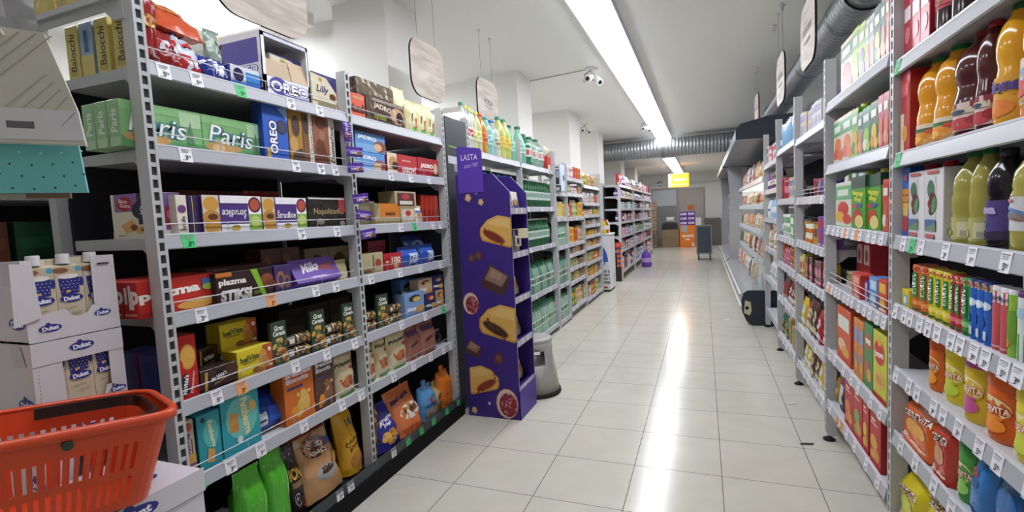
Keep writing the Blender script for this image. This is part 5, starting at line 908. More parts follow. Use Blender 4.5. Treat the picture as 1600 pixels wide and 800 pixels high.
N5(lambda W, D, H: carton('tea_box', W, D, H, 'b4a428', [('e', .7, .3, .12, .1, 'd8d0a0'), ('p', [(.7, .5), (.85, .7), (.88, .68), (.76, .5), (.88, .34), (.85, .3)], '8a7c1c')], side='c0b02c', top='c4b63c'), 1398, 1437, 556, 'yellow box lying on its side', 'tea box', D=.1, d=.12)
def cedjar(c, lid, c3, word='CEDEVITA', big=1): return lambda W, D, H: jar('drink_powder_jar', W, H, c, lid, [('e', .5, .62, .32, .2, 'e8d8a0'), ('e', .5, .58, .32, .2, c), ('t', word, .5, .58, .13, .62, 'c8482a', 4, .08), ('t', word, .5, .58, .12, .6, 'f4e8d8', 4, .02), ('e', .5, .3, .25, .14, c3), ('t', '2.5L', .42, .12, .1, .26, 'f0e8d8', 0, .03), ('r', .3, .42, .7, .47, c3)])
N5(cedjar('d86a1c', 'c8541c', 'e8a03c'), 1441, 1456, 528, 'slim orange drink powder jar', 'powder jar', D=.07)
N5(cedjar('d8c41e', 'd8c01c', 'b8c83c'), 1458, 1485, 536, 'yellow drink powder jar', 'powder jar', D=.08)
N5(cedjar('d8b82c', '9a3a7c', 'c0508c'), 1487, 1516, 549, 'yellow and pink jar with purple lid', 'powder jar', D=.08, d=.02)
N5(cedjar('d8601a', 'd0581a', 'e88a2c'), 1518, 1556, 580, 'large orange drink powder jar', 'powder jar', D=.1, d=.02)
N5(cedjar('dcc81e', 'd8c41c', 'c8d03c'), 1559, 1604, 606, 'large yellow drink powder jar', 'powder jar', D=.1, d=.02)
N5(cedjar('3f9a3c', '3a9038', '8ac85a'), 1607, 1645, 640, 'green drink powder jar at picture edge', 'powder jar', D=.1, d=.02)
N5(cedjar('8a2a5c', '8a2a6a', 'b04a7a'), 1500, 1535, 570, 'purple lidded jar standing behind', 'powder jar', D=.09, d=.12, tier='back row', H=.19)
CB2 = lambda c, c2, w='CEDEVITA', t='1,5L': (lambda W, D, H: bag('drink_powder_bag', W, H, D, c, [('t', w, .5, .68, .13, .8, '7a2a1c', 6, .08), ('t', w, .5, .68, .12, .78, 'f0e4d4', 6, .02), ('e', .5, .42, .3, .15, c2), ('t', t, .24, .16, .1, .28, 'f0e4d4', 0, .03), ('r', .4, .1, .85, .14, 'e8d0b8')], 'block', k='f', seed=70, wr=.002))
N6(CB2('cf5c1a', 'd8961e'), 1404, 1453, 632, 'orange drink powder bag', 'powder bag', D=.07, d=.02, tilt=-6)
N6(CB2('c0392c', 'd08a5c'), 1455, 1480, 652, 'red drink powder bag', 'powder bag', D=.07, d=.02)
N6(cedjar('4a9c3c', '2f8a3c', '8ac85a'), 1483, 1504, 688, 'slim green drink powder jar', 'powder jar', D=.07, d=.02)
N6(lambda W, D, H: bag('drink_powder_bag', W, H, D, '2f74b8', [('p', [(0, .1), (.5, .2), (.4, .9), (0, 1)], 'd8c83c'), ('t', 'VITA', .3, .66, .13, .5, 'c83a2c', 4, .05), ('r', 0, .46, .6, .56, '2a5a8a'), ('r', 0, 0, 1, .12, '1f4a8a')], 'stand', seed=71, wr=.001), 1506, 1536, 706, 'blue and yellow drink powder bag', 'powder bag', D=.08, d=.025)
N6(lambda W, D, H: bag('drink_powder_bag', W, H, D, '245a94', [('e', .5, .5, .3, .2, '2f6aa8')], 'stand', seed=72, wr=.001), 1538, 1592, 722, 'plain blue drink powder bag', 'powder bag', D=.09, d=.04)
N6(lambda W, D, H: carton('tea_box', W, D, H, 'c8a82c', [('e', .4, .4, .3, .3, 'd8603c')]), 1398, 1412, 632, 'yellow box standing behind the post', 'tea box', D=.1, d=.09)
N7(CB2('d8c420', 'c8d03c', 'CEDEVITA', '500g'), 1402, 1432, 742, 'yellow drink powder bag', 'powder bag', D=.09, d=.025)
N7(CB2('d8c420', '5ab03c', 'CEDEVITA', '500g'), 1433, 1473, 752, 'yellow drink powder bag', 'powder bag', D=.09, d=.025, tilt=-8)
N7(CB2('4f9c3c', '3a8a30', 'CEDEVITA', '500g'), 1475, 1520, 790, 'green drink powder bag', 'powder bag', D=.09, d=.025)
N7(lambda W, D, H: bag('snack_bag', W, H, D, '3a3a5c', nutty(12, ['d8c83c', 'c88a3a'], 73, .1, .9, .1, .9, .09, .06), 'block', seed=73), 1397, 1412, 690, 'dark bag with yellow dots', 'snack bag', D=.07, d=.12)
# ================================================================ juice carton bay
C2 = 'the juice carton bay'
Q1 = lambda *a, **k: PR(1.952, 'top shelf', C2, *a, **k)
Q2 = lambda *a, **k: PR(1.607, 'second shelf', C2, *a, **k)
Q3 = lambda *a, **k: PR(1.272, 'third shelf', C2, *a, **k)
Q4 = lambda *a, **k: PR(.942, 'fourth shelf', C2, *a, **k)
Q5 = lambda *a, **k: PR(.557, 'fifth shelf', C2, *a, **k)
Q6 = lambda *a, **k: PR(.247, 'lowest shelf', C2, *a, **k)
def JC(c, f1, f2, cap=None, band='2a6a3c', side=None): return lambda W, D, H: tetra('juice_carton', W, D, H, c, cap, [('r', 0, .62, 1, .92, band), ('e', .5, .42, .36, .16, f1), ('e', .3, .24, .3, .12, f2), ('e', .75, .2, .26, .11, f1), ('r', .15, .7, .85, .84, 'd8dcd0'), ('r', 0, 0, 1, .05, band)], side=side or c, sart=[('r', .05, .55, .95, .95, band), ('e', .5, .35, .38, .14, f1), ('e', .4, .15, .3, .08, f2)])
Q1(JC('d8c8b4', 'b8323c', 'd8603c', 'b8343c', '1f6a44', '1f5a3c'), 1314, 1332, 62, 'red fruit juice carton with red cap', 'juice carton', D=.09)
Q1(JC('b4c45a', '8ab03c', 'd8b43c', '8ab83c', '6a9a34'), 1332, 1342, 44, 'pale green grape juice carton', 'juice carton', D=.09)
Q1(JC('b8cc6a', '5a4a8a', '8ab03c', '9ac43c', '7aa83c'), 1342, 1352, 36, 'green juice carton with dark grapes', 'juice carton', D=.09)
Q1(JC('c0bcb8', 'd88a6a', 'c86a5a', None, '8a9a94'), 1352, 1366, 26, 'grey and peach juice carton', 'juice carton', n=2, D=.09)
Q1(JC('2a5a40', 'd8b83c', '2f6a4a', None, '1f4a34'), 1366, 1376, 8, 'dark green mango juice carton', 'juice carton', D=.09)
Q1(JC('2f6a4c', 'c8503c', 'd8843c', None, '1f5a3c'), 1376, 1384, -6, 'dark green red fruit carton', 'juice carton', D=.09)
Q1(JC('d09078', 'd85a4a', 'e0a07a', None, 'c86a6a'), 1384, 1390, -14, 'peach pink juice carton', 'juice carton', D=.09)
Q2(JC('d8c8b4', 'd8702c', 'c83a34', 'd8641c', '4a9a6a'), 1303, 1331, 182, 'orange juice carton with orange cap', 'juice carton', n=2, D=.09)
Q2(JC('8ab84a', 'd8a43c', '4a7a3c', 'c8c83c', '6a9c3a'), 1331, 1341, 170, 'lime green juice carton with yellow cap', 'juice carton', D=.09)
Q2(JC('8a9a9c', 'd8703c', 'd8a06a', None, '3a5a5a'), 1341, 1348, 175, 'grey juice carton with orange', 'juice carton', D=.09)
Q2(JC('3a8a5a', '9ac44a', 'd8d8c4', None, '4a7a6a'), 1348, 1360, 167, 'green apple juice carton', 'juice carton', D=.09)
Q2(JC('2f6a4c', 'd8b83c', 'd88a34', '2a5a3c', '24543c'), 1360, 1372, 158, 'dark green mango juice carton', 'juice carton', D=.09)
Q2(JC('c0485a', 'd8705a', 'd8a08a', '2a6a4a', 'b03a50'), 1372, 1389, 146, 'pink grapefruit juice carton', 'juice carton', n=2, D=.09)
Q3(JC('d0d0c4', 'c83a34', 'd8a43c', 'd8701c', '6ab07a'), 1306, 1330, 285, 'white multifruit carton with orange cap', 'juice carton', D=.1)
HD = lambda W, D, H: tetra('juice_carton', W, D, H, '4a9430', 'c8c43c', [('r', 0, .78, 1, 1, '1f4a3c'), ('t', 'happy', .5, .68, .12, .8, 'd8d83c', -4, .04), ('t', 'day', .5, .57, .11, .55, 'd8d83c', -4, .04), ('e', .45, .24, .32, .15, 'b83a30'), ('e', .6, .16, .3, .12, 'd8c87a'), ('e', .3, .45, .2, .04, 'c83a3c'), ('e', .6, .46, .2, .04, '3a5a9a')], side='5aa03a', sart=[('r', 0, .8, 1, 1, '1f4a3c'), ('r', .2, .02, .8, .1, 'c8b83c'), ('e', .5, .88, .12, .04, 'e8e8e0')])
Q3(HD, 1330, 1352, 276, 'bright green apple juice carton', 'juice carton', D=.1)
Q3(HD, 1353, 1376, 272, 'bright green apple juice carton', 'juice carton', D=.1, d=.04)
Q3(JC('c83a34', 'c0543c', 'd8d0c8', None, 'c0322c'), 1379, 1389, 280, 'red and white yoghurt carton', 'juice carton', D=.08)
TB = lambda c, c2: (lambda W, D, H: carton('tea_box', W, D, H, c, [('r', .15, .6, .85, .9, c2), ('e', .5, .3, .3, .2, c2), ('r', .1, .05, .9, .12, 'e0d8c8')], side=c))
Q4(TB('b8a88a', '5a6a3a'), 1312, 1330, 425, 'cream tea box', 'tea box', n=2, D=.06, d=.1)
Q4(TB('c83a2c', 'e0a08a'), 1331, 1344, 428, 'red and white tea box', 'tea box', D=.06)
Q4(TB('5a3c9a', 'c8c8e0'), 1345, 1357, 438, 'purple tea box', 'tea box', D=.06, d=.05)
Q4(TB('4a84c0', 'b8d0e4'), 1358, 1371, 434, 'light blue tea box', 'tea box', D=.06)
Q4(TB('c0342c', 'd8b03c'), 1372, 1386, 438, 'red and yellow tea box', 'tea box', D=.06)
Q4(lambda W, D, H: carton('tea_tray', W, D, H, 'b02a30', [('r', .15, .5, .85, .95, 'd8b8b4'), ('e', .5, .7, .2, .15, '7a4a44'), ('e', .8, .2, .08, .1, 'e0d8d0')], top='c84a4a'), 1338, 1360, 408, 'red tea tray stacked behind', 'tea tray', n=2, D=.1, d=.16, H=.24, tier='back row')
BIG = lambda c, c2, w=None, b='d8d8d0': (lambda W, D, H: carton('baby_food_box', W, D, H, c, ([('e', .5, .72, .4, .12, c2)] if w else [('r', .1, .6, .9, .85, b)])+[('e', .4, .3, .3, .12, c2), ('e', .65, .22, .26, .1, 'd8a03c')]+([('t', w, .5, .72, .09, .6, 'f4f0e8', 0, .04)] if w else []), side=c))
Q5(BIG('c8502c', 'd8b8a0'), 1308, 1329, 482, 'tall orange red box', 'food box', D=.07)
Q5(lambda W, D, H: bottle('drink_bottle', W, H, 'c88a34', '2a3a2a', None, (), 'juice'), 1329, 1333, 495, 'amber bottle between boxes', 'juice bottle', D=.06, d=.05)
Q5(BIG('d0803c', '6a84b8', None, '7a94c4'), 1334, 1349, 500, 'orange and blue box', 'food box', D=.07, n=2)
Q5(BIG('4a8a50', 'c8483c', '98', ), 1350, 1363, 506, 'green box marked 98', 'food box', D=.07)
Q5(lambda W, D, H: carton('food_box', W, D, H, 'c8c43c', [('e', .48, .7, .4, .18, 'c02a2c'), ('t', 'bravo', .48, .68, .1, .64, 'f0e8e0', 6, .05), ('e', .5, .86, .14, .06, 'e0a03c'), ('e', .5, .3, .36, .12, 'd8a85a'), ('e', .5, .3, .26, .07, 'c88a3c'), ('r', 0, 0, 1, .08, 'b42a2c')], side='b4b038'), 1364, 1385, 520, 'yellow box with red oval', 'food box', D=.07)
Q6(lambda W, D, H: bag('candy_bag', W, H, D, 'b48a34', [('r', .2, .7, .8, .85, '2a241c'), ('r', .2, .1, .8, .4, 'c8a860')], 'stand', seed=74), 1297, 1309, 572, 'gold foil bag', 'snack bag', D=.06, d=.05)
Q6(lambda W, D, H: bag('candy_bag', W, H, D, '3a2c34', [('r', .2, .2, .7, .7, 'c8c4c8'), ('r', .1, .75, .9, .9, '8a3a6a')], 'stand', seed=75), 1309, 1319, 585, 'dark and white snack bag', 'snack bag', D=.06, d=.04)
RB = lambda f1: (lambda W, D, H: carton('red_tea_box', W, D, H, 'b8282c', [('r', .1, .78, .7, .82, 'e0b0a8'), ('e', .4, .45, .32, .14, f1), ('e', .6, .25, .3, .12, 'd8903c'), ('e', .3, .2, .2, .08, f1), ('r', .2, .86, .55, .9, 'f0e0d8')], side='a42026', top='c03a3a'))
for (a, b, t, f, n) in ((1320, 1334, 598, 'd8703c', 'oranges'), (1334, 1347, 608, '6aa84a', 'green fruit'), (1348, 1357, 628, 'd8b83c', 'yellow flowers'), (1359, 1376, 648, 'd8a43c', 'golden fruit')): Q6(RB(f), a, b, t, f'red box printed with {n}', 'tea box', D=.08, d=.025)
# ================================================================ coffee and household bays further along: filled from small assortments
CN = {'red': 'a82430', 'dark red': '7a1c24', 'yellow': 'd0b42c', 'brown': '5a3428', 'cream': 'cdbf98', 'white': 'd8d6d6', 'green': '4a8a44', 'dark green': '2a5a3c', 'blue': '3c66b4', 'light blue': '8ab4d8', 'orange': 'cf6a28', 'purple': '6a3c94', 'pink': 'c87a98', 'black': '222024', 'tan': 'b08a60', 'lilac': 'a89ac0', 'teal': '2f8a94', 'gold': 'b0903c', 'grey': '9a9ca0'}
KIND = {'box': ('box', .11, .07, lambda n, c, c2: (lambda W, D, H: carton(n+'_box', W, D, H, c, [('r', .1, .62, .9, .88, c2), ('e', .5, .32, .3, .2, c2), ('r', .1, .05, .7, .1, 'd8d4cc')]))),
        'bag': ('bag', .12, .07, lambda n, c, c2: (lambda W, D, H: bag(n+'_bag', W, H, D, c, [('e', .5, .6, .34, .16, c2), ('r', .15, .15, .85, .32, c2)], 'stand', seed=80, sealpart=False))),
        'brick': ('brick pack', .085, .06, lambda n, c, c2: (lambda W, D, H: carton(n+'_pack', W, D, H, c, [('e', .5, .55, .36, .2, c2), ('r', .1, .1, .9, .22, c2)], k='f'))),
        'bottle': ('bottle', .075, .075, lambda n, c, c2: (lambda W, D, H: bottle(n+'_bottle', W, H, c, c2, 'd4d2d0', [('r', .2, .3, .8, .7, c2)], 'water', n=12))),
        'spray': ('spray can', .055, .055, lambda n, c, c2: (lambda W, D, H: bottle(n+'_can', W, H, c, 'e0e0e4', None, (), 'spray', n=12, caph=.2, capr=.84))),
        'tub': ('tub', .1, .1, lambda n, c, c2: (lambda W, D, H: tin(n+'_tub', W, H, c, c2, [('r', .15, .35, .85, .7, c2)], n=14))),
        'jar': ('jar', .075, .075, lambda n, c, c2: (lambda W, D, H: jar(n+'_jar', W, H, c, c2, [('r', .2, .3, .8, .7, 'd8d0c0')], n=14, sy=1)))}
def fill(X, sign, y0, y1, z, gap, stock, seed, bay, shelf, noun, d=.025, run=(1, 3), hs=1, rows=1, group=None):
    """stock: list of (kind, colour name, second colour name, height fraction of the gap); runs of equal packs side by side"""
    R = random.Random(seed); y = y0; last = None
    while y < y1-.03:
        k, c1, c2, hf = R.choice([q for q in stock if q is not last] or stock); last = None
        nm, W, D, mk = KIND[k]; W *= R.uniform(.9, 1.15)*(min(hs, 1.6) if k in ('bottle', 'spray', 'tub', 'jar') else hs); D = W if k in ('bottle', 'spray', 'tub', 'jar') else D; H = min(gap*.92, max(.05, gap*hf*R.uniform(.92, 1.05)))
        if k == 'spray' : H = min(H, .24)
        n = R.randint(*run); kk = (noun, k, c1, c2, round(W, 2), round(H, 2)); W, H = kk[4], kk[5]; W = max(W, .04)
        for i in range(n):
            if y+W > y1: break
            mm = mk(noun, CN[c1], CN[c2])
            o = instance(kk, lambda: mm(W-.008, D-.006, H)); o.location = (X-sign*(d+R.uniform(0, .015)+D/2), y+W/2, z+.0005); o.rotation_euler = (0, 0, (LR if sign > 0 else RR_)+R.uniform(-.05, .05))
            record(o, f"{c1} {noun} {nm}", nm.replace('brick pack', 'pack'), bay, shelf, '', y+W/2); y += W
        y += R.uniform(0, .012)
        if y+.04 > y1: break
Y3 = (1.075, 2.05); Y4 = (2.09, 3.06); Y5 = (3.1, 4.09)
B3, B4, B5 = 'the coffee bay', 'the jar bay', 'the spray bay'
r3 = lambda z, s, gap, st, seed, noun, Y=Y3, B=B3, **k: fill(RX, -1, Y[0], Y[1], z-.008, gap, st, seed, B, s, noun, **k)
r3(1.89, 'top shelf', .24, [('box', 'white', 'lilac', .75), ('box', 'lilac', 'white', .72), ('box', 'white', 'pink', .78), ('box', 'cream', 'lilac', .7)], 1, 'sugar', run=(1, 2))
r3(1.14, 'third shelf', .22, [('jar', 'orange', 'white', .62), ('box', 'purple', 'red', .9), ('jar', 'brown', 'orange', .6), ('tub', 'gold', 'brown', .7)], 3, 'cocoa')
r3(.875, 'fourth shelf', .2, [('brick', 'dark red', 'pink', .85), ('brick', 'yellow', 'red', .88), ('brick', 'brown', 'pink', .85), ('brick', 'cream', 'red', .8)], 4, 'coffee', run=(1, 2))
r3(.5, 'fifth shelf', .3, [('bag', 'red', 'white', .8), ('bag', 'red', 'white', .85), ('bag', 'yellow', 'white', .75), ('bag', 'brown', 'cream', .8)], 5, 'coffee', run=(1, 2))
r3(.21, 'lowest shelf', .24, [('bag', 'dark red', 'pink', .85), ('bag', 'brown', 'cream', .8), ('bag', 'yellow', 'white', .85), ('bag', 'black', 'gold', .8)], 6, 'coffee', run=(1, 2))
S3 = lambda *a, **k: PR(1.447, 'second shelf', B3, *a, **k)
fill(RX, -1, 1.1, 2.04, 1.448, .36, [('box', 'white', 'pink', .78), ('box', 'light blue', 'white', .85), ('box', 'green', 'white', .85), ('box', 'cream', 'grey', .75)], 2, B3, 'back of second shelf', 'coffee', d=.22, run=(1, 2), hs=1.2)
S3(lambda W, D, H: tin('coffee_tin', W, H, '9c1f26', '8a1a20', [('r', .1, .5, .6, .58, 'd8a0a0'), ('r', .1, .4, .5, .45, 'c88080'), ('r', 0, .9, 1, .93, 'c84a4a')]), 1269, 1274, 266, 'round red coffee tin', 'coffee tin', D=.12, d=.05)
S3(lambda W, D, H: carton('coffee_box', W, D, H, '4a2a7a', [('p', [(0, 0), (.5, 0), (.3, 1), (0, 1)], '3a1a2c'), ('p', [(.1, .1), (.2, .1), (.5, .9), (.4, .9)], 'd8d0d8'), ('r', 0, .9, 1, 1, 'a81f4c')], top='b0244c'), 1276, 1289, 279, 'purple and crimson coffee box', 'coffee box', D=.1, d=.03)
r4 = lambda z, s, gap, st, seed, noun, **k: r3(z, s, gap, st, seed, noun, Y4, B4, **k)
r4(1.91, 'top shelf', .28, [('spray', 'light blue', 'white', .85), ('bottle', 'blue', 'white', .7), ('spray', 'light blue', 'blue', .9)], 11, 'air', run=(1, 1))
r4(1.46, 'second shelf', .36, [('tub', 'red', 'pink', .5), ('box', 'cream', 'blue', .5), ('tub', 'dark red', 'red', .55), ('bag', 'tan', 'cream', .5)], 12, 'pantry')
r4(1.13, 'third shelf', .28, [('box', 'white', 'green', .7), ('bottle', 'blue', 'white', .7), ('box', 'green', 'white', .75)], 13, 'pantry')
r4(.88, 'fourth shelf', .2, [('bottle', 'green', 'white', .85), ('box', 'orange', 'brown', .8), ('bag', 'pink', 'dark red', .85)], 14, 'pantry')
r4(.56, 'fifth shelf', .26, [('bag', 'dark red', 'white', .75), ('bag', 'brown', 'red', .8), ('bag', 'red', 'cream', .8)], 15, 'coffee')
r4(.2, 'lowest shelf', .3, [('bag', 'dark green', 'tan', .7), ('box', 'tan', 'green', .7), ('bag', 'dark red', 'white', .75)], 16, 'coffee')
r5 = lambda z, s, gap, st, seed, noun, **k: r3(z, s, gap, st, seed, noun, Y5, B5, **k)
r5(1.86, 'top shelf', .24, [('box', 'white', 'red', .85), ('box', 'red', 'white', .8)], 21, 'wash')
r5(1.58, 'second shelf', .24, [('bottle', 'brown', 'tan', .85), ('bottle', 'purple', 'white', .8)], 22, 'wash')
r5(1.28, 'third shelf', .26, [('bottle', 'light blue', 'white', .85), ('bottle', 'white', 'blue', .8)], 23, 'wash')
r5(.95, 'fourth shelf', .26, [('bag', 'tan', 'white', .75), ('bottle', 'white', 'green', .8)], 24, 'wash')
r5(.62, 'fifth shelf', .26, [('bag', 'white', 'grey', .7), ('bag', 'grey', 'white', .7)], 25, 'wash')
# ================================================================ purple cardboard display
def purple_display():
    root = empty('cardboard_display', (-.33, .875, 0)); W, D = .4, .345; PU, PE = '361f7c', 'c9c4d8'; t = .006
    out = [(0, 0), (W, 0), (W, 1.59), (.28, 1.72), (0, 1.73)]
    for y, nm in ((0, 'side_panel'), (D-t, 'side_panel')):
        mb = MB(); mb.prism([(x, z) for x, z in out], 1, y, y+t, M(PE, 'c'), M(PU, 'c'))
        if y == 0:
            S = lambda u, v, d: (u*W, -d, v*1.73)
            def bun(cu, cv, s, flip, fill, cut_r=False):
                pts = [(-.5, -.28), (.46, -.52), (.56, -.5), (.56, .42), (.1, .52), (-.3, .38), (-.56, .12), (-.58, -.12)]
                mk = lambda k, dx=0, dy=0: [(min(1, max(0, cu+flip*(x*k+dx)*s)), cv+(y*k+dy)*s*.24) for x, y in pts]
                A = [('p', mk(1.0), 'c08a3c'), ('p', mk(.94, .01, .03), 'd8aa58'), ('p', [(min(1, max(0, cu+flip*x*s)), cv+y*s*.24) for x, y in ((-.3, .3), (.1, .44), (.5, .36), (.5, .1), (-.1, .2))], 'e2bc74')]
                a = -28*flip; A += [('e', cu+flip*-.08*s, cv-.16*s*.24, .46*s, .16*s*.24, 'b07a34', a), ('e', cu+flip*-.08*s, cv-.16*s*.24, .41*s, .12*s*.24, fill, a)]
                R = random.Random(int(cv*99)); A += [('e', cu+flip*(-.08+.34*q)*s, cv+(-.16-.35*q+R.uniform(-.12, .12))*s*.24*.9, .03*s, .012*s, '7a2018' if fill != '3a1c14' else '5a3020') for q in [R.uniform(-1, 1) for _ in range(12)]]
                return A
            def fig(cu, cv, s, half=0):
                R = random.Random(int(cv*77)+3); A = [('e', cu, cv, s, s*.3, '7a2a34'), ('e', cu, cv, s*.93, s*.28, 'd8c4bc'), ('e', cu+.02, cv-.005, s*.78, s*.23, '8a2434')]
                for _ in range(46):
                    q, r = R.uniform(0, 6.28), R.uniform(0, 1)**.5; A.append(('e', cu+.02+s*.74*r*math.cos(q), cv-.005+s*.21*r*math.sin(q), .013, .004, R.choice(['c87a80', 'd8a0a0', '5a1420', 'b04a58'])))
                return [a for a in A if -.01 < a[1]-a[3] and a[1]+a[3] < 1.01]
            def choc(cu, cv, s): return [('p', [(cu-s, cv-.1*s), (cu+.5*s, cv-.24*s), (cu+s, cv-.02*s), (cu+s, cv+.06*s), (cu-.4*s, cv+.26*s), (cu-s, cv+.0*s)], '4a2c26'), ('p', [(cu-.8*s, cv+.02*s), (cu+.4*s, cv-.1*s), (cu+.9*s, cv+.06*s), (cu-.3*s, cv+.22*s)], '8a6a5c'), ('p', [(cu-.5*s, cv+.06*s), (cu+.3*s, cv-.0*s), (cu+.55*s, cv+.08*s), (cu-.2*s, cv+.18*s)], 'a08270')]
            def bit(cu, cv, s, c='c8a06a'): return [('p', [(cu-s, cv-.1*s), (cu+.2*s, cv-.26*s), (cu+s, cv-.05*s), (cu+.4*s, cv+.25*s), (cu-.6*s, cv+.22*s)], c), ('p', [(cu-.6*s, cv), (cu+.2*s, cv-.14*s), (cu+.5*s, cv+.1*s), (cu-.3*s, cv+.16*s)], 'd8bc90' if c != '5a342a' else '7a4c3c')]
            A = bit(.22, .905, .065)+bit(.46, .885, .055)+bit(.38, .92, .012, 'd8d0e0')+bun(.71, .765, .52, 1, '7a2a1c')+bit(.22, .66, .07, '5a342a')+bit(.36, .67, .08, '5a342a')+choc(.66, .57, .26)
            A += fig(.16, .475, .16)+bun(.66, .395, .62, 1, '3a1c14')+choc(.16, .285, .16)+bit(.64, .25, .1, '5a342a')+bun(.34, .155, .5, -1, '8a3422')+fig(.76, .065, .22)+bit(.42, .06, .03, 'c8c0d0')+bit(.12, .025, .06)
            A = [('p', [(min(.995, max(.005, u)), max(.003, v)) for u, v in a[1]], a[2]) if a[0] == 'p' else a for a in A]
            A = [a for a in A if a[0] != 'e' or (a[1]-a[3] > -.005 and a[1]+a[3] < 1.005)]
            art(mb, S, W, 1.73, A, 'c')
        mb.build(nm, root, (0, y*0, 0))
    mb = MB(); mb.box(0, t, t, D-t, 0, 1.72, M(PU, 'c')); mb.build('back_panel', root)
    hp = [(.02, 1.6), (.21, 1.6), (.21, 1.875), (.2, 1.895), (.18, 1.9), (.04, 1.925), (.025, 1.92), (.02, 1.9)]
    hm = MB(); hm.prism(hp, 1, -.004, -.001, M('5a3ab0', 'c')); S = lambda u, v, d: (.02+u*.19, -.004-d, 1.72+v*.2)
    art(hm, S, .19, .2, [('t', 'LASTA', .5, .62, .2, .66, 'e8e4f4', -2, .0), ('t', 'since 1950', .55, .34, .14, .56, 'd0c8ea', 4, -.002, .5)]); hm.build('header_card', root)
    hb = MB(); hb.box(.02, .21, -.001, .0, 1.6, 1.7, M(PU, 'c'))
    for z in (1.485, 1.18, .865, .56, .235):
        s = MB(); s.box(t, W-.012, t, D-t, z-.03, z-.022, M(PU, 'c')); s.box(W-.012, W-.004, t, D-t, z-.05, z, M(PU, 'c')); s.box(W-.004, W-.001, t+.01, D-t-.01, z-.047, z-.004, M('b8b4c4', 's')); 
        for k in (.1, .2): s.box(W-.001, W, k, k+.05, z-.044, z-.006, M('dcdce4', 'c'))
        s.build('display_shelf', root)
    b = MB(); b.box(W-.006, W+.004, 0, D, 0, .205, M('4a32a0', 'c')); b.build('base_front', root)
    tag(root, 'tall purple cardboard biscuit display with header card', 'display stand'); return root
purple_display()
PB = lambda: bag('cream_biscuit_bag', .138, .2, .06, 'cdbf9c', [('e', .5, .35, .34, .16, 'c8963c'), ('r', .1, .62, .9, .86, 'e0d8c0'), ('e', .5, .74, .2, .07, '3a2c7a')], 'stand', seed=90)
PX = lambda: carton('cream_biscuit_carton', .2, .05, .07, 'd8cdb0', [('r', .38, .2, .62, .9, '3a2c7a'), ('t', 'L', .5, .55, .5, None, 'e8e0f0')], side='cfc2a0', sart=[('r', .3, .2, .7, .8, '3a2c7a')])
for z, s in ((.838, 'third shelf'), (.533, 'fourth shelf'), (.208, 'fifth shelf')):
    for j in range(2):
        o = instance('pb', PB); o.location = (-.01-.02*j, .98+.155*j, z+.013); o.rotation_euler = (-.22, 0, LR+.1*(j-.5)); record(o, 'cream biscuit bag', 'biscuit bag', 'the purple display', s, '', j)
for j, (x, y, z, rz, ry) in enumerate(((-.03, 1.02, 1.1585, LR-.5, 0), (-.02, 1.09, 1.1585+.052, LR+.9, 0), (.0, 1.1, 1.1585+.104, LR-.9, .25))):
    o = instance('px', PX); o.location = (x, y, z); o.rotation_euler = (math.radians(-90), 0, rz) if 0 else (0, 0, rz); record(o, 'cream biscuit carton tossed loosely', 'biscuit carton', 'the purple display', 'second shelf', '', j)
for j in range(2):
    o = instance('px2', lambda: carton('cream_biscuit_carton', .13, .05, .13, 'd8d0bc', [('r', .1, .55, .9, .95, 'e8e4dc'), ('r', .1, .05, .9, .5, '3a2c7a'), ('e', .5, .4, .3, .2, 'c8a060')], side='3a2c7a')); o.location = (-.0, .97+.145*j, 1.468); o.rotation_euler = (-.15, 0, LR); record(o, 'upright cream and purple carton', 'biscuit carton', 'the purple display', 'first shelf', '', j)
# step stool
def stool():
    root = empty('step_stool', (-.02, 1.47, 0)); c = M('aaa9a4', 'p'); mb = MB(); n = 28
    ring = lambda r, z: [(r*math.cos(2*PI*j/n), r*math.sin(2*PI*j/n), z) for j in range(n)]
    lv = [(.2, .03), (.185, .14), (.17, .25), (.155, .36), (.15, .42)]; V = [p for r, z in lv for p in ring(r, z)]
    fs = [(i*n+j, i*n+(j+1) % n, (i+1)*n+(j+1) % n, (i+1)*n+j) for i in range(len(lv)-1) for j in range(n) if not (i == 2 and j % 7 in (0, 1, 2, 3))]
    mb.add(V, fs, c, True); b = mb.build('stool_body', root); md = b.modifiers.new('wall', 'SOLIDIFY'); md.thickness = .006
    tm = MB(); tm.lathe([(.15, .415), (.155, .43), (.15, .445), (.12, .45)], c, n); tm.build('step_top', root); tm = MB(); tm.lathe([(.17, .235), (.15, .24)], c, n, caps=True); tm.build('inner_step', root)
    rm = MB(); rm.lathe([(.205, 0), (.212, .008), (.21, .028), (.2, .034)], M('2a2a2a', 'k'), n); rm.build('rubber_ring', root)
    tag(root, 'round grey plastic step stool behind the purple display', 'stool')
stool()
# ================================================================ drinks rack
def DR(z, shelf, bay, mk, px0, px1, top, desc, cat, **k): return put('L', LX, 1, mk, px0, px1, top, z, desc, cat, shelf, bay, **k)
DA, DBY = 'the water bay', 'the second water bay'
def WB(body, cap, lab, l2, alpha=.55, prof='water', lz=(.3, .55)): return lambda W, D, H: bottle('water_bottle', W, H, body, cap, lab, [('r', .1, .55, .9, .8, l2), ('e', .5, .3, .25, .15, l2)], prof, lz, alpha, n=14)
T1 = lambda a, b, t, mk, desc, bay=DA, **k: DR(1.957, 'top shelf', bay, mk, a, b, t, desc, 'bottle', d=k.pop('d', .03), D=.09, **k)
T1(721, 730, 159, WB('d4dcd8', '2f8a5c', 'd8dce4', 'b0c0d0', .5), 'clear bottle with green cap')
T1(733, 744, 166, WB('d8dcd8', 'd8d83c', 'e0e0e0', 'c83a4a', .6), 'clear bottle with floral label', n=2)
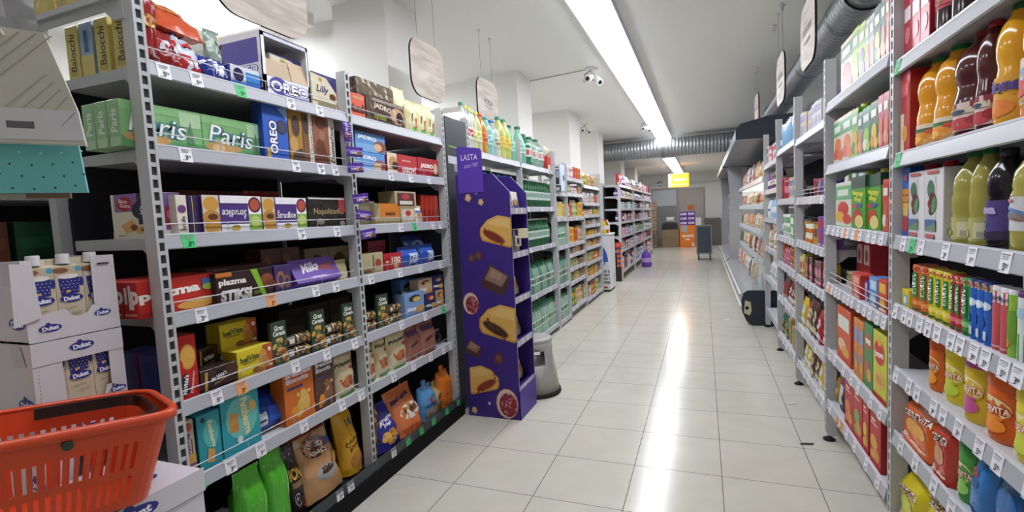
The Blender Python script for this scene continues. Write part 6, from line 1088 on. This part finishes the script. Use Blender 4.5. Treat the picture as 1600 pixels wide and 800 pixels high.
T1(743, 758, 173, WB('dfe2b4', 'd8d84a', 'dfe4bc', 'b8c45c', .5), 'pale yellow lemon water bottle', n=2)
T1(758, 767, 177, WB('d88a2c', 'c84a2a', 'd8824a', 'c8402c', .75), 'orange soda bottle')
T1(767, 777, 182, WB('8ad4cc', '2f9a98', 'b4e0dc', '5ab8bc', .6), 'turquoise water bottle')
T1(777, 787, 187, WB('c8d0cc', '2f6ab8', 'c8ccc0', '8a7a5a', .6), 'clear bottle with blue cap')
T1(787, 803, 184, WB('d4d67c', '2f8a6a', 'dcc858', 'c8a84c', .6), 'yellow labelled soda bottle', n=2)
T1(803, 812, 195, WB('8ad0b0', '1f5a4a', 'b8dcc8', '6ab89a', .7, 'slim'), 'pale green slim bottle')
T1(818, 826, 197, WB('8ad0b0', '1f5a4a', 'b8dcc8', '6ab89a', .7, 'slim'), 'pale green slim bottle', DBY, n=1)
def multipack(nx, ny, body, cap, lab, l2, alpha=.6):
    def mk(W, D, H):
        root = empty('bottle_multipack'); bw = W/nx
        bo = bottle('proto', bw*.97, H, body, cap, lab, [('r', .1, .2, .9, .8, l2)], 'water', (.3, .56), alpha, n=10)
        parts = [(c.data, c.name.split('.')[0]) for c in kids(bo)]
        for c in kids(bo): bpy.data.objects.remove(c)
        KIDS.pop(bo.name, None); bpy.data.objects.remove(bo)
        for i in range(nx):
            for j in range(ny):
                x, y = -W/2+bw*(i+.5), -D/2+bw*(j+.5)
                b = empty('bottle', (x, y, 0)); b.parent = root; KIDS.setdefault(root.name, []).append(b)
                for me, nm in parts: o = bpy.data.objects.new(nm, me); COL.objects.link(o); o.parent = b; KIDS.setdefault(b.name, []).append(o)
        fm = MB(); d2 = bw*ny; prof = [(1, .02), (1.01, .5), (1, .62), (.9, .78), (.78, .86)]; V = []
        q = 20
        for s, z in prof:
            for i in range(q):
                a = 2*PI*i/q; cx, cy = math.cos(a), math.sin(a); m = max(abs(cx), abs(cy))**.75
                V.append((cx/m*W/2*s, -D/2+d2/2+cy/m*d2/2*s, z*H))
        fm.add(V, [(k*q+i, k*q+(i+1) % q, (k+1)*q+(i+1) % q, (k+1)*q+i) for k in range(len(prof)-1) for i in range(q)], M('e4eeea', 'f', .26), True); fm.build('shrink_film', root); return root
    return mk
GM = multipack(3, 2, '2f7a58', '1f6a44', 'c8d8cc', 'c8404a', .8)
DR(1.957, 'top shelf', DBY, GM, 827, 855, 213, 'green bottle multipack in film', 'water multipack', D=.2, d=.03)
DR(1.957, 'top shelf', DBY, lambda W, D, H: bag('pasta_bag', W, H, D, 'd8cfb8', [('e', .5, .5, .3, .2, 'c8b88a')], 'pillow', seed=91), 856, 866, 208, 'pale snack bag lying on the red carton', 'snack bag', D=.1, dz=.17, H=.12)
DR(1.957, 'top shelf', DBY, lambda W, D, H: carton('red_carton', W, D, H, 'c83a30', [('r', .1, .1, .9, .4, 'd8d0cc')]), 856, 866, 232, 'red carton beside the multipack', 'carton', D=.12, H=.17)
gb = WB('2a6a48', 'd0d4d0', 'c8d0c8', '4a7a5a', .92); GW = lambda W, D, H: bottle('water_bottle', W, H, '245c3c', 'c8ccc8', 'c4ccc8', [('r', .1, .3, .9, .8, '8aa494')], 'wine', (.28, .58), .93, n=12)
for a, b, nm in ((764, 812, DA),): DR(1.512, 'second shelf', nm, WB('c0ccd0', '3c8ac8', 'c8d4d8', '7aa0c0', .6), a, b, 262, 'clear water bottle with blue cap', 'bottle', n=5, D=.09, H=.31)
DR(1.512, 'second shelf', DBY, GW, 818, 862, 275, 'dark green mineral water bottle', 'bottle', n=12, D=.085, H=.31)
DR(1.082, 'third shelf', DBY, GW, 820, 861, 335, 'dark green mineral water bottle', 'bottle', n=12, D=.085, H=.31)
DR(1.082, 'third shelf', DA, GW, 806, 812, 340, 'dark green mineral water bottle', 'bottle', D=.085, H=.31)
GP = multipack(3, 2, 'a0ceb4', '2f8a5c', 'd0dccc', '2f7a4c', .6); GD_ = multipack(3, 2, '5a9678', '1f6a44', 'c8d8cc', '24503c', .75)
DR(.572, 'fourth shelf', DBY, GD_, 834, 872, 400, 'green bottle multipack in film', 'water multipack', n=3, D=.25, H=.32)
DR(.092, 'base', DBY, GP, 836, 876, 450, 'pale green bottle multipack in film', 'water multipack', n=3, D=.25, H=.33)
MB_ = 'the narrow bay'
DR(1.022, 'fourth shelf', MB_, GP, 874, 889, 345, 'pale green bottle multipack', 'water multipack', D=.2, H=.31, n=2)
DR(.532, 'fifth shelf', MB_, GD_, 875, 890, 395, 'green bottle multipack', 'water multipack', D=.2, H=.33, n=2)
DR(.072, 'base', MB_, GP, 879, 892, 450, 'pale green bottle multipack', 'water multipack', D=.2, H=.32, n=2)
LBX = lambda W, D, H: carton('appliance_box', W, D, H, 'd4dce6', [('r', .25, .1, .55, .8, '2a2e34'), ('r', .3, .5, .5, .72, '8a9098'), ('e', .8, .6, .12, .12, '2a3a5a'), ('r', .0, .0, 1, .12, '24304a'), ('r', .2, .86, .6, .9, '3a3a44')], side='b4cce0', sart=[('r', .25, .1, .75, .75, '26282c'), ('r', .32, .4, .68, .7, 'c8ccd0'), ('r', .2, .86, .7, .9, '3a3a44'), ('r', .0, .0, 1, .14, '1f2430')])
o = carton('appliance_box', .2, .09, .34, 'c8d8ea', [('e', .72, .5, .2, .12, '24304a'), ('r', .1, .7, .5, .9, 'e0e4ea')], side='d0d6de', sart=[('r', .3, .26, .8, .8, '2a2e34'), ('r', .38, .5, .72, .76, 'b0b8c0'), ('r', .2, .86, .8, .9, '3a3a44'), ('r', .0, .0, 1, .22, '1f2430'), ('r', .3, .04, .8, .16, 'c8ccd0')])
o.location = (-.395, 3.85, 1.7135); o.rotation_euler = (0, 0, LR); tag(o, 'tall blue and white appliance box jutting out at the bottle shelf end', 'box')
# grocery shelves
ST_G = [('box', 'yellow', 'orange', .75), ('bag', 'cream', 'green', .85), ('brick', 'tan', 'brown', .7), ('box', 'green', 'yellow', .8), ('bag', 'tan', 'cream', .8), ('jar', 'pink', 'white', .7), ('box', 'orange', 'red', .7), ('bag', 'yellow', 'red', .8), ('brick', 'white', 'grey', .75), ('jar', 'orange', 'gold', .75), ('bag', 'pink', 'white', .75), ('box', 'cream', 'tan', .8)]
ST_B = [('bag', 'red', 'yellow', .85), ('bag', 'green', 'yellow', .8), ('box', 'yellow', 'red', .75), ('box', 'cream', 'orange', .8), ('brick', 'tan', 'white', .75), ('bag', 'cream', 'green', .8)]
G1, G2 = 'the first grocery bay', 'the second grocery bay'
NAMES = ['top shelf', 'second shelf', 'third shelf', 'fourth shelf', 'fifth shelf', 'sixth shelf', 'seventh shelf', 'eighth shelf', 'lowest shelf']
def stock(levels, y0, y1, bay, noun, seed, st, X=LX, topgap=.25, hs=1, kw={}):
    L = sorted(levels, reverse=True)
    for i, z in enumerate(L):
        gap = topgap if i == 0 else L[i-1]-.055-z; s = st(i) if callable(st) else st
        fill(X, 1, y0, y1, z-.007, gap, s, seed+i, bay, NAMES[i], noun, d=.025, hs=hs, **kw)
stock([1.71, 1.39], 3.72, 4.22, MB_, 'grocery', 100, [('box', 'yellow', 'gold', .7), ('bag', 'tan', 'cream', .8), ('box', 'cream', 'yellow', .75)], topgap=.15)
stock([q[0] for q in GC], 4.29, 5.23, G1, 'grocery', 120, lambda i: ST_B if i > 5 else ST_G)
stock([q[0] for q in GD], 5.3, 6.5, G2, 'grocery', 140, lambda i: ST_B if i > 6 else ST_G)
# water dispenser with a blue arc
def dispenser():
    root = empty('water_dispenser', (-.52, 6.95, 0)); mb = MB(); mb.box(-.23, .23, -.27, .3, .03, 1.02, M('d8dade', 'p'), .015)
    S = lambda u, v, d: (-.23+u*.46, -.27-d, .03+v*.99); P = [(math.cos(a), math.sin(a)) for a in [PI*.5*i/10 for i in range(11)]]
    art(mb, S, .46, .99, [('p', [(0, 1), (.0, .5)]+[(.0+.92*c, .52+.46*s) for c, s in P], '2a58b0'), ('p', [(0, .55)]+[(.0+.62*c, .56+.34*s) for c, s in P]+[(0, .9)], 'c8d8e4'), ('e', .7, .5, .1, .05, '2a58b0'), ('e', .7, .5, .06, .03, 'd8dade'), ('t', 'uni s', .8, .35, .06, .34, '24262c', 0, .03), ('t', 'okapi', .74, .28, .06, .44, '24262c', 0, .03), ('t', 'rijeka i', .72, .21, .06, .5, '24262c', 0, .03), ('t', 'oma', .8, .14, .05, .36, '24262c', 0, .03), ('e', .75, .05, .14, .02, 'b02a3c')])
    S2 = lambda u, v, d: (.23+d, -.27+u*.57, .03+v*.99)
    art(mb, S2, .57, .99, [('r', .5+.0, .1+.05*i, .8, .115+.05*i, 'a8aab0') for i in range(4)]); mb.build('dispenser_body', root)
    tm = MB(); tm.box(-.24, .24, -.28, .31, 1.02, 1.05, M('c4c6cc', 'p'), .01); tm.build('top_cover', root)
    fm = MB(); fm.box(-.2, .2, -.24, .27, 0, .03, M('2a2a2c', 'k')); fm.build('plinth', root); tag(root, 'white water dispenser cabinet with blue arc at the grocery rack end', 'water dispenser')
dispenser()
for j, (c, y) in enumerate((('yellow', 6.78), ('brown', 6.9), ('orange', 7.02), ('white', 7.14))):
    o = bottle('syrup_bottle', .09, .25, CN[c], 'c83a2c', 'd8d0c0', (), 'water', n=12); o.location = (-.4, y, 1.0505); record(o, f'{c} syrup bottle on the dispenser', 'bottle', 'the dispenser', 'top', '', y)
# household rack
ST_H = [('box', 'red', 'white', .8), ('bottle', 'purple', 'white', .85), ('box', 'pink', 'white', .75), ('bag', 'lilac', 'white', .85), ('box', 'black', 'red', .7), ('bottle', 'white', 'green', .8), ('bag', 'green', 'white', .8), ('box', 'white', 'blue', .75), ('bottle', 'blue', 'white', .85)]
for k, (y0, y1) in enumerate(((8.22, 10.38), (10.42, 12.58), (12.62, 14.78))):
    bay = ['the first household bay', 'the second household bay', 'the third household bay'][k]
    stock([q[0] for q in HS], y0, y1, bay, 'household', 200+20*k, ST_H, X=-.3, topgap=.28, hs=(2.1, 2.9, 3.6)[k], kw=dict(run=(1, 2)))
o = bottle('detergent_bottle', .26, .42, '6a3cb0', '8a5ac8', 'b8a0d8', (), 'square', n=12); o.location = (-.1, 10.9, .001); tag(o, 'large purple detergent bottle standing before the household rack', 'bottle')
for j in range(2):
    o = instance('orangejar', lambda: jar('detergent_tub', .09, .2, 'd0641c', '3a2a5a', [('r', .1, .3, .9, .6, '5a2a6a')], sy=1)); o.location = (-.36, 8.11, .3005+.201*j); record(o, 'orange tub on the black plinth box', 'tub', 'the household rack', 'near end', ['lower', 'upper'][j], j)
o = carton('red_display_box', .12, .09, .1, 'c02a24', [('r', .1, .3, .9, .7, 'd86050')]); o.location = (-.36, 8.11, .7035); tag(o, 'small red box topping the orange tubs', 'box')
# ================================================================ open coolers on the right
def cooler(y0, y1, label):
    root = empty('open_cooler', (0, y0, 0)); L = y1-y0; NV, ST = M('262c38', 'p'), M('b4b6b8', 's')
    bp = [(1.8, 0), (2.75, 0), (2.75, .42), (1.76, .42), (1.71, .38), (1.69, .3), (1.7, .16), (1.74, .06)]
    mb = MB(); mb.prism([(x, z) for x, z in bp], 1, .03, L-.03, M('8f9296', 's')); mb.build('cooler_base', root)
    for y in (0, L-.03):
        e = MB(); e.prism([(x, z) for x, z in bp], 1, y, y+.03, NV); 
        if y == 0: e.prism([(1.715, .15), (1.73, .3), (1.79, .28), (1.8, .18), (1.78, .12)], 1, -.003, 0, M('c8c0a0', 'p')); e.tube([(1.75, -.006, .21), (1.75, -.002, .21)], .02, M('1a1a1c', 'k'), 12)
        e.build('end_panel', root)
    bm = MB(); bm.tube([(1.69, .0, .36), (1.69, L, .36)], .022, M('c4c6c8', 'm'), 10); bm.tube([(1.685, .0, .22), (1.685, L, .22)], .016, M('dadcd8', 'm'), 10); bm.build('bumper_rail', root)
    cp = [(1.66, 2.2), (2.75, 2.16), (2.75, 2.42), (2.0, 2.42), (1.72, 2.36), (1.66, 2.3)]
    cm = MB(); cm.prism(cp, 1, .04, L, M('6a6e74', 's'), NV); cm.build('canopy', root)
    ce = MB(); ce.prism([(1.655, 2.19), (2.76, 2.15), (2.76, 2.43), (2.0, 2.43), (1.715, 2.37), (1.655, 2.305)], 1, 0, .04, M('c4c6ca', 'p'), NV); ce.build('canopy_end', root)
    gm = MB(); gm.prism([(1.8, .42), (2.6, .42), (2.6, 2.18), (2.1, 2.18), (1.95, 1.4)], 1, .006, .014, M('b8c8c8', 'l', .25)); gm.build('glass_side', root)
    wm = MB(); wm.box(2.55, 2.75, .03, L-.03, .42, 2.2, M('5a5e62', 'p')); wm.build('back_wall', root)
    for z in (1.72, 1.4, 1.08, .74):
        s = MB(); s.box(1.96, 2.55, .05, L-.05, z-.02, z, M('c0c2c4', 'p')); s.prism([(1.93, z-.03), (1.94, z+.035), (1.96, z+.03), (1.96, z-.03)], 1, .05, L-.05, M('bcc0c8', 's')); s.box(1.98, 2.5, .1, L-.1, z-.028, z-.021, M('f4f0e6', 'p', 1, .5)); s.build('cooler_shelf', root)
    fr = MB(); fr.prism([(1.74, .42), (1.9, .42), (2.0, 1.4), (1.98, 2.2), (1.74, 2.2), (1.78, 1.6)], 1, L-.05, L, M('9c9ea2', 's')); fr.build('end_frame', root)
    tag(root, label, 'cooler', 'open coolers'); return root
cooler(4.17, 8.3, 'dark ended open cooler with packed meats beyond the spray shelves')
cooler(8.4, 12.4, 'second open cooler past the first one, near the trolley')
ST_C = [('bag', 'tan', 'cream', .8), ('bag', 'white', 'grey', .85), ('bag', 'pink', 'white', .8), ('bag', 'cream', 'tan', .8), ('bag', 'orange', 'cream', .75), ('bag', 'brown', 'tan', .8)]
for k, (y0, y1) in enumerate(((4.25, 8.2), (8.5, 12.3))):
    for i, (z, g) in enumerate(((1.72, .38), (1.4, .27), (1.08, .27), (.74, .28), (.42, .28))):
        fill(1.95 if z > .5 else 1.86, -1, y0+.06, y1-.06, z+.001, g, ST_C, 300+20*k+i, ['the first cooler', 'the second cooler'][k], NAMES[i] if i < 4 else 'floor well', 'chilled', run=(1, 2), hs=1.5+.8*k)
# ================================================================ far wall
def door_frame(name, x0, x1, h):
    mb = MB(); y = FARY-.05
    for a, b, c, d in ((x0-.06, x0, 0, h+.06), (x1, x1+.06, 0, h+.06), (x0, x1, h, h+.06)): mb.box(a, b, y, FARY, c, d, M('a09c98', 'p'))
    return struct(mb.build(name))
door_frame('door_1', -.62, .3, 2.24); door_frame('door_2', .42, 1.3, 2.2)
mb = MB(); mb.box(-.62, .3, FARY-.03, FARY-.01, 0, 1.6, M('8a8c88', 'p')); mb.box(-.62, .3, FARY-.03, FARY-.01, 1.6, 2.24, M('c8ccd0', 'p'))
for i in range(30): mb.box(-.62+.0307*i, -.62+.0307*i+.015, FARY-.045, FARY-.03, 0, 1.6, M('9c9e9a', 'p'))
struct(mb.build('door_3'))
mb = MB(); mb.box(.42, 1.3, FARY-.03, FARY-.01, 0, 2.2, M('b4aaa0', 'c')); struct(mb.build('door_4'))
mb = MB(); mb.box(.72, .97, FARY-.04, FARY-.031, 1.4, 1.58, M('d8722c', 'c')); tag(mb.build('notice'), 'small orange notice on the beige far door', 'notice')
def exit_sign():
    p = at(1060, 281.5, 1, 14.6); root = empty('lit_sign', (p.x, p.y, p.z)); W, H = .62, .42
    mb = MB(); mb.box(-W/2, W/2, 0, .08, -H/2, H/2, M('f2a01c', 'p', 1, 1.6)); S = lambda u, v, d: (-W/2+u*W, -d, -H/2+v*H)
    art(mb, S, W, H, [('r', 0, .0, .16, 1, 'f4d0b8'), ('r', .25, .45, .85, .62, 'f8e4c8'), ('r', .18, .1, .95, .24, 'f4c890')]); mb.build('sign_box', root)
    fm = MB(); fm.box(-W/2-.01, W/2+.01, .08, .1, -H/2-.01, H/2+.01, M('c8a080', 'p')); fm.build('frame', root)
    for sx in (-.2, .2): wm = MB(); wm.tube([(sx, .05, H/2), (sx, .05, CEIL2-p.z)], .004, M('8a8a8a', 'p')); wm.build('hanging_wire', root)
    tag(root, 'glowing orange hanging sign at the far aisle end', 'sign')
exit_sign()
o = MB(); o.lathe([(.02, 0), (.11, .01), (.11, .03), (.04, .06)], M('b0b0b0', 'p'), 16); q = o.build('wall_fan'); q.rotation_euler = (PI/2, 0, 0); q.location = (-.3, FARY-.002, 2.5); tag(q, 'round grey alarm bell on the far wall left of the glowing sign', 'alarm')
def sbox(name, px0, px1, pyt, y, D, z0, c, arts, desc, cat, h=None):
    a, b = at(px0, 360, 1, y), at(px1, 360, 1, y); W = b.x-a.x; x = (a.x+b.x)/2; H = h or at((px0+px1)/2, pyt, 1, y).z-z0
    o = carton(name, W, D, H, c, arts); o.location = (x, y+D/2, z0+.0005); tag(o, desc, cat); return o
o1 = sbox('promotion_box', 1062, 1087, 352, 17.6, .5, 0, 'e07a1c', [('r', .1, .68, .5, 1, 'a8a8a4'), ('r', .14, .46, .38, .57, 'f0d8c0'), ('r', .42, .46, .62, .57, 'f0d8c0'), ('r', .66, .46, .86, .57, 'f0d8c0'), ('r', .34, .32, .64, .4, 'f0d8c0'), ('e', .82, .12, .1, .09, 'e8c8b8')], 'orange promotion box standing before the far door', 'box')
zt = o1.dimensions.z if 0 else at(1074, 352, 1, 17.6).z
for i in range(3):
    for j in range(2):
        o = instance('purplepack', lambda: carton('purple_pack', .27, .3, .17, '5a2f8a', [('r', .1, .25, .9, .7, 'd8d0e4'), ('r', .2, .4, .6, .55, '8a5ab8')])); o.location = (at(1074, 345, 1, 17.75).x-.14+.28*j, 17.9, zt+.002+.171*i); record(o, 'purple and white multipack', 'multipack', 'the orange promotion box', ['bottom layer', 'middle layer', 'top layer'][i], '', j)
sbox('carton', 1034, 1061, 359, 17.7, .5, 0, '8a7458', [('e', .2, .6, .04, .05, '4a3a2a'), ('r', 0, .48, 1, .5, '6a563e')], 'brown carton on the floor left of the orange box', 'carton')
o = MB(); z = at(1047, 359, 1, 17.7).z; xx = at(1047, 359, 1, 17.7).x; o.prism([(-.32, 0), (.3, 0), (.26, .25), (-.26, .25)], 1, 17.75, 18.1, M('2c2a2a', 'p')); q = o.build('black_crate'); q.location = (xx, 0, z+.002); tag(q, 'black crate resting on the brown carton', 'crate')
o = bag('white_sack', .34, .22, .2, 'c8c8c4', (), 'pillow', k='k', seed=95, sealpart=False); o.location = (xx, 17.92, z+.262); tag(o, 'white bundle on top of the black crate', 'sack')
for i in range(4):
    o = instance('woodcrate', lambda: carton('wooden_crate', .5, .4, .27, 'a08c74', [('r', 0, .3, 1, .38, '5a4a3a'), ('r', 0, .66, 1, .74, '5a4a3a'), ('r', .48, 0, .52, 1, '8a765e')])); o.location = (-.62, 17.6, .002+.272*i+.7); record(o, 'pale wooden crate', 'crate', 'the stack by the corrugated door', 'crate stack', '', i)
o = carton('pallet_box', .5, .42, .7, '7a6a58', [('r', .1, .2, .9, .8, '6a5a48')]); o.location = (-.62, 17.6, .0005); tag(o, 'dull brown box under the pale wooden crates', 'box')
sbox('black_crate', 1088, 1098, 352, 17.7, .4, 0, '2c2a2c', [('r', .1, .4, .9, .8, '6a4a94')], 'black and purple box between orange box and trolley', 'box')
sbox('white_box', 1087, 1096, 340, 17.7, .35, at(1092, 352, 1, 17.7).z+.002, 'd8d8d4', (), 'white box on the black and purple box', 'box')
def trolley():
    root = empty('roll_trolley', (1.3, 12.4, 0)); mb = MB(); W, H0, H1 = .4, .17, .97; mb.box(-W/2+.02, W/2-.02, 0, .03, H0+.03, H1-.04, M('3a4652', 'p')); mb.build('panel', root)
    fm = MB()
    for a, b, c, d in ((-W/2, -W/2+.025, H0, H1), (W/2-.025, W/2, H0, H1), (-W/2, W/2, H1-.04, H1), (-W/2, W/2, H0, H0+.035)): fm.box(a, b, -.005, .05, c, d, M('8f949a', 'm'))
    fm.box(-W/2, W/2, .0, .55, H0, H0+.03, M('8f949a', 'm')); fm.build('trolley_frame', root)
    for x in (-W/2+.05, W/2-.05):
        for y in (.05, .5): c = MB(); c.tube([(x-.015, y, .06), (x+.015, y, .06)], .06, M('2a2a2c', 'k'), 14); c.box(x-.02, x+.02, y-.02, y+.02, .1, H0, M('6a6e72', 'm')); c.build('caster', root)
    tag(root, 'blue grey roll trolley parked in front of the second cooler', 'trolley')
trolley()
mb = MB(); mb.box(1.34, 1.9, 18.5, 18.75, 0, 1.05, M('6e6a62', 'p'), .01); tag(mb.build('cupboard'), 'low grey cupboard against the far wall right of the door', 'cupboard')
# scraps on the floor
for px, py, rz, d in ((1237, 631, .2, 'small torn paper scrap on floor tile near the carton rack foot'), (1135, 500, .5, 'tiny white paper scrap on floor before the cooler'), (1260, 694, .1, 'dark paper scrap on floor by the carton rack foot')):
    p = at(px, py, 2, 0); mb = MB(); mb.add([(-.04, -.01, .002), (.03, -.014, .002), (.045, .008, .006), (-.02, .012, .002)], [(0, 1, 2, 3)], M('c8c4b8' if py != 694 else '4a4640', 'k')); q = mb.build('paper_scrap'); q.location = (p.x, p.y, .001); q.rotation_euler = (0, 0, rz); tag(q, d, 'paper scrap')
finish_labels()
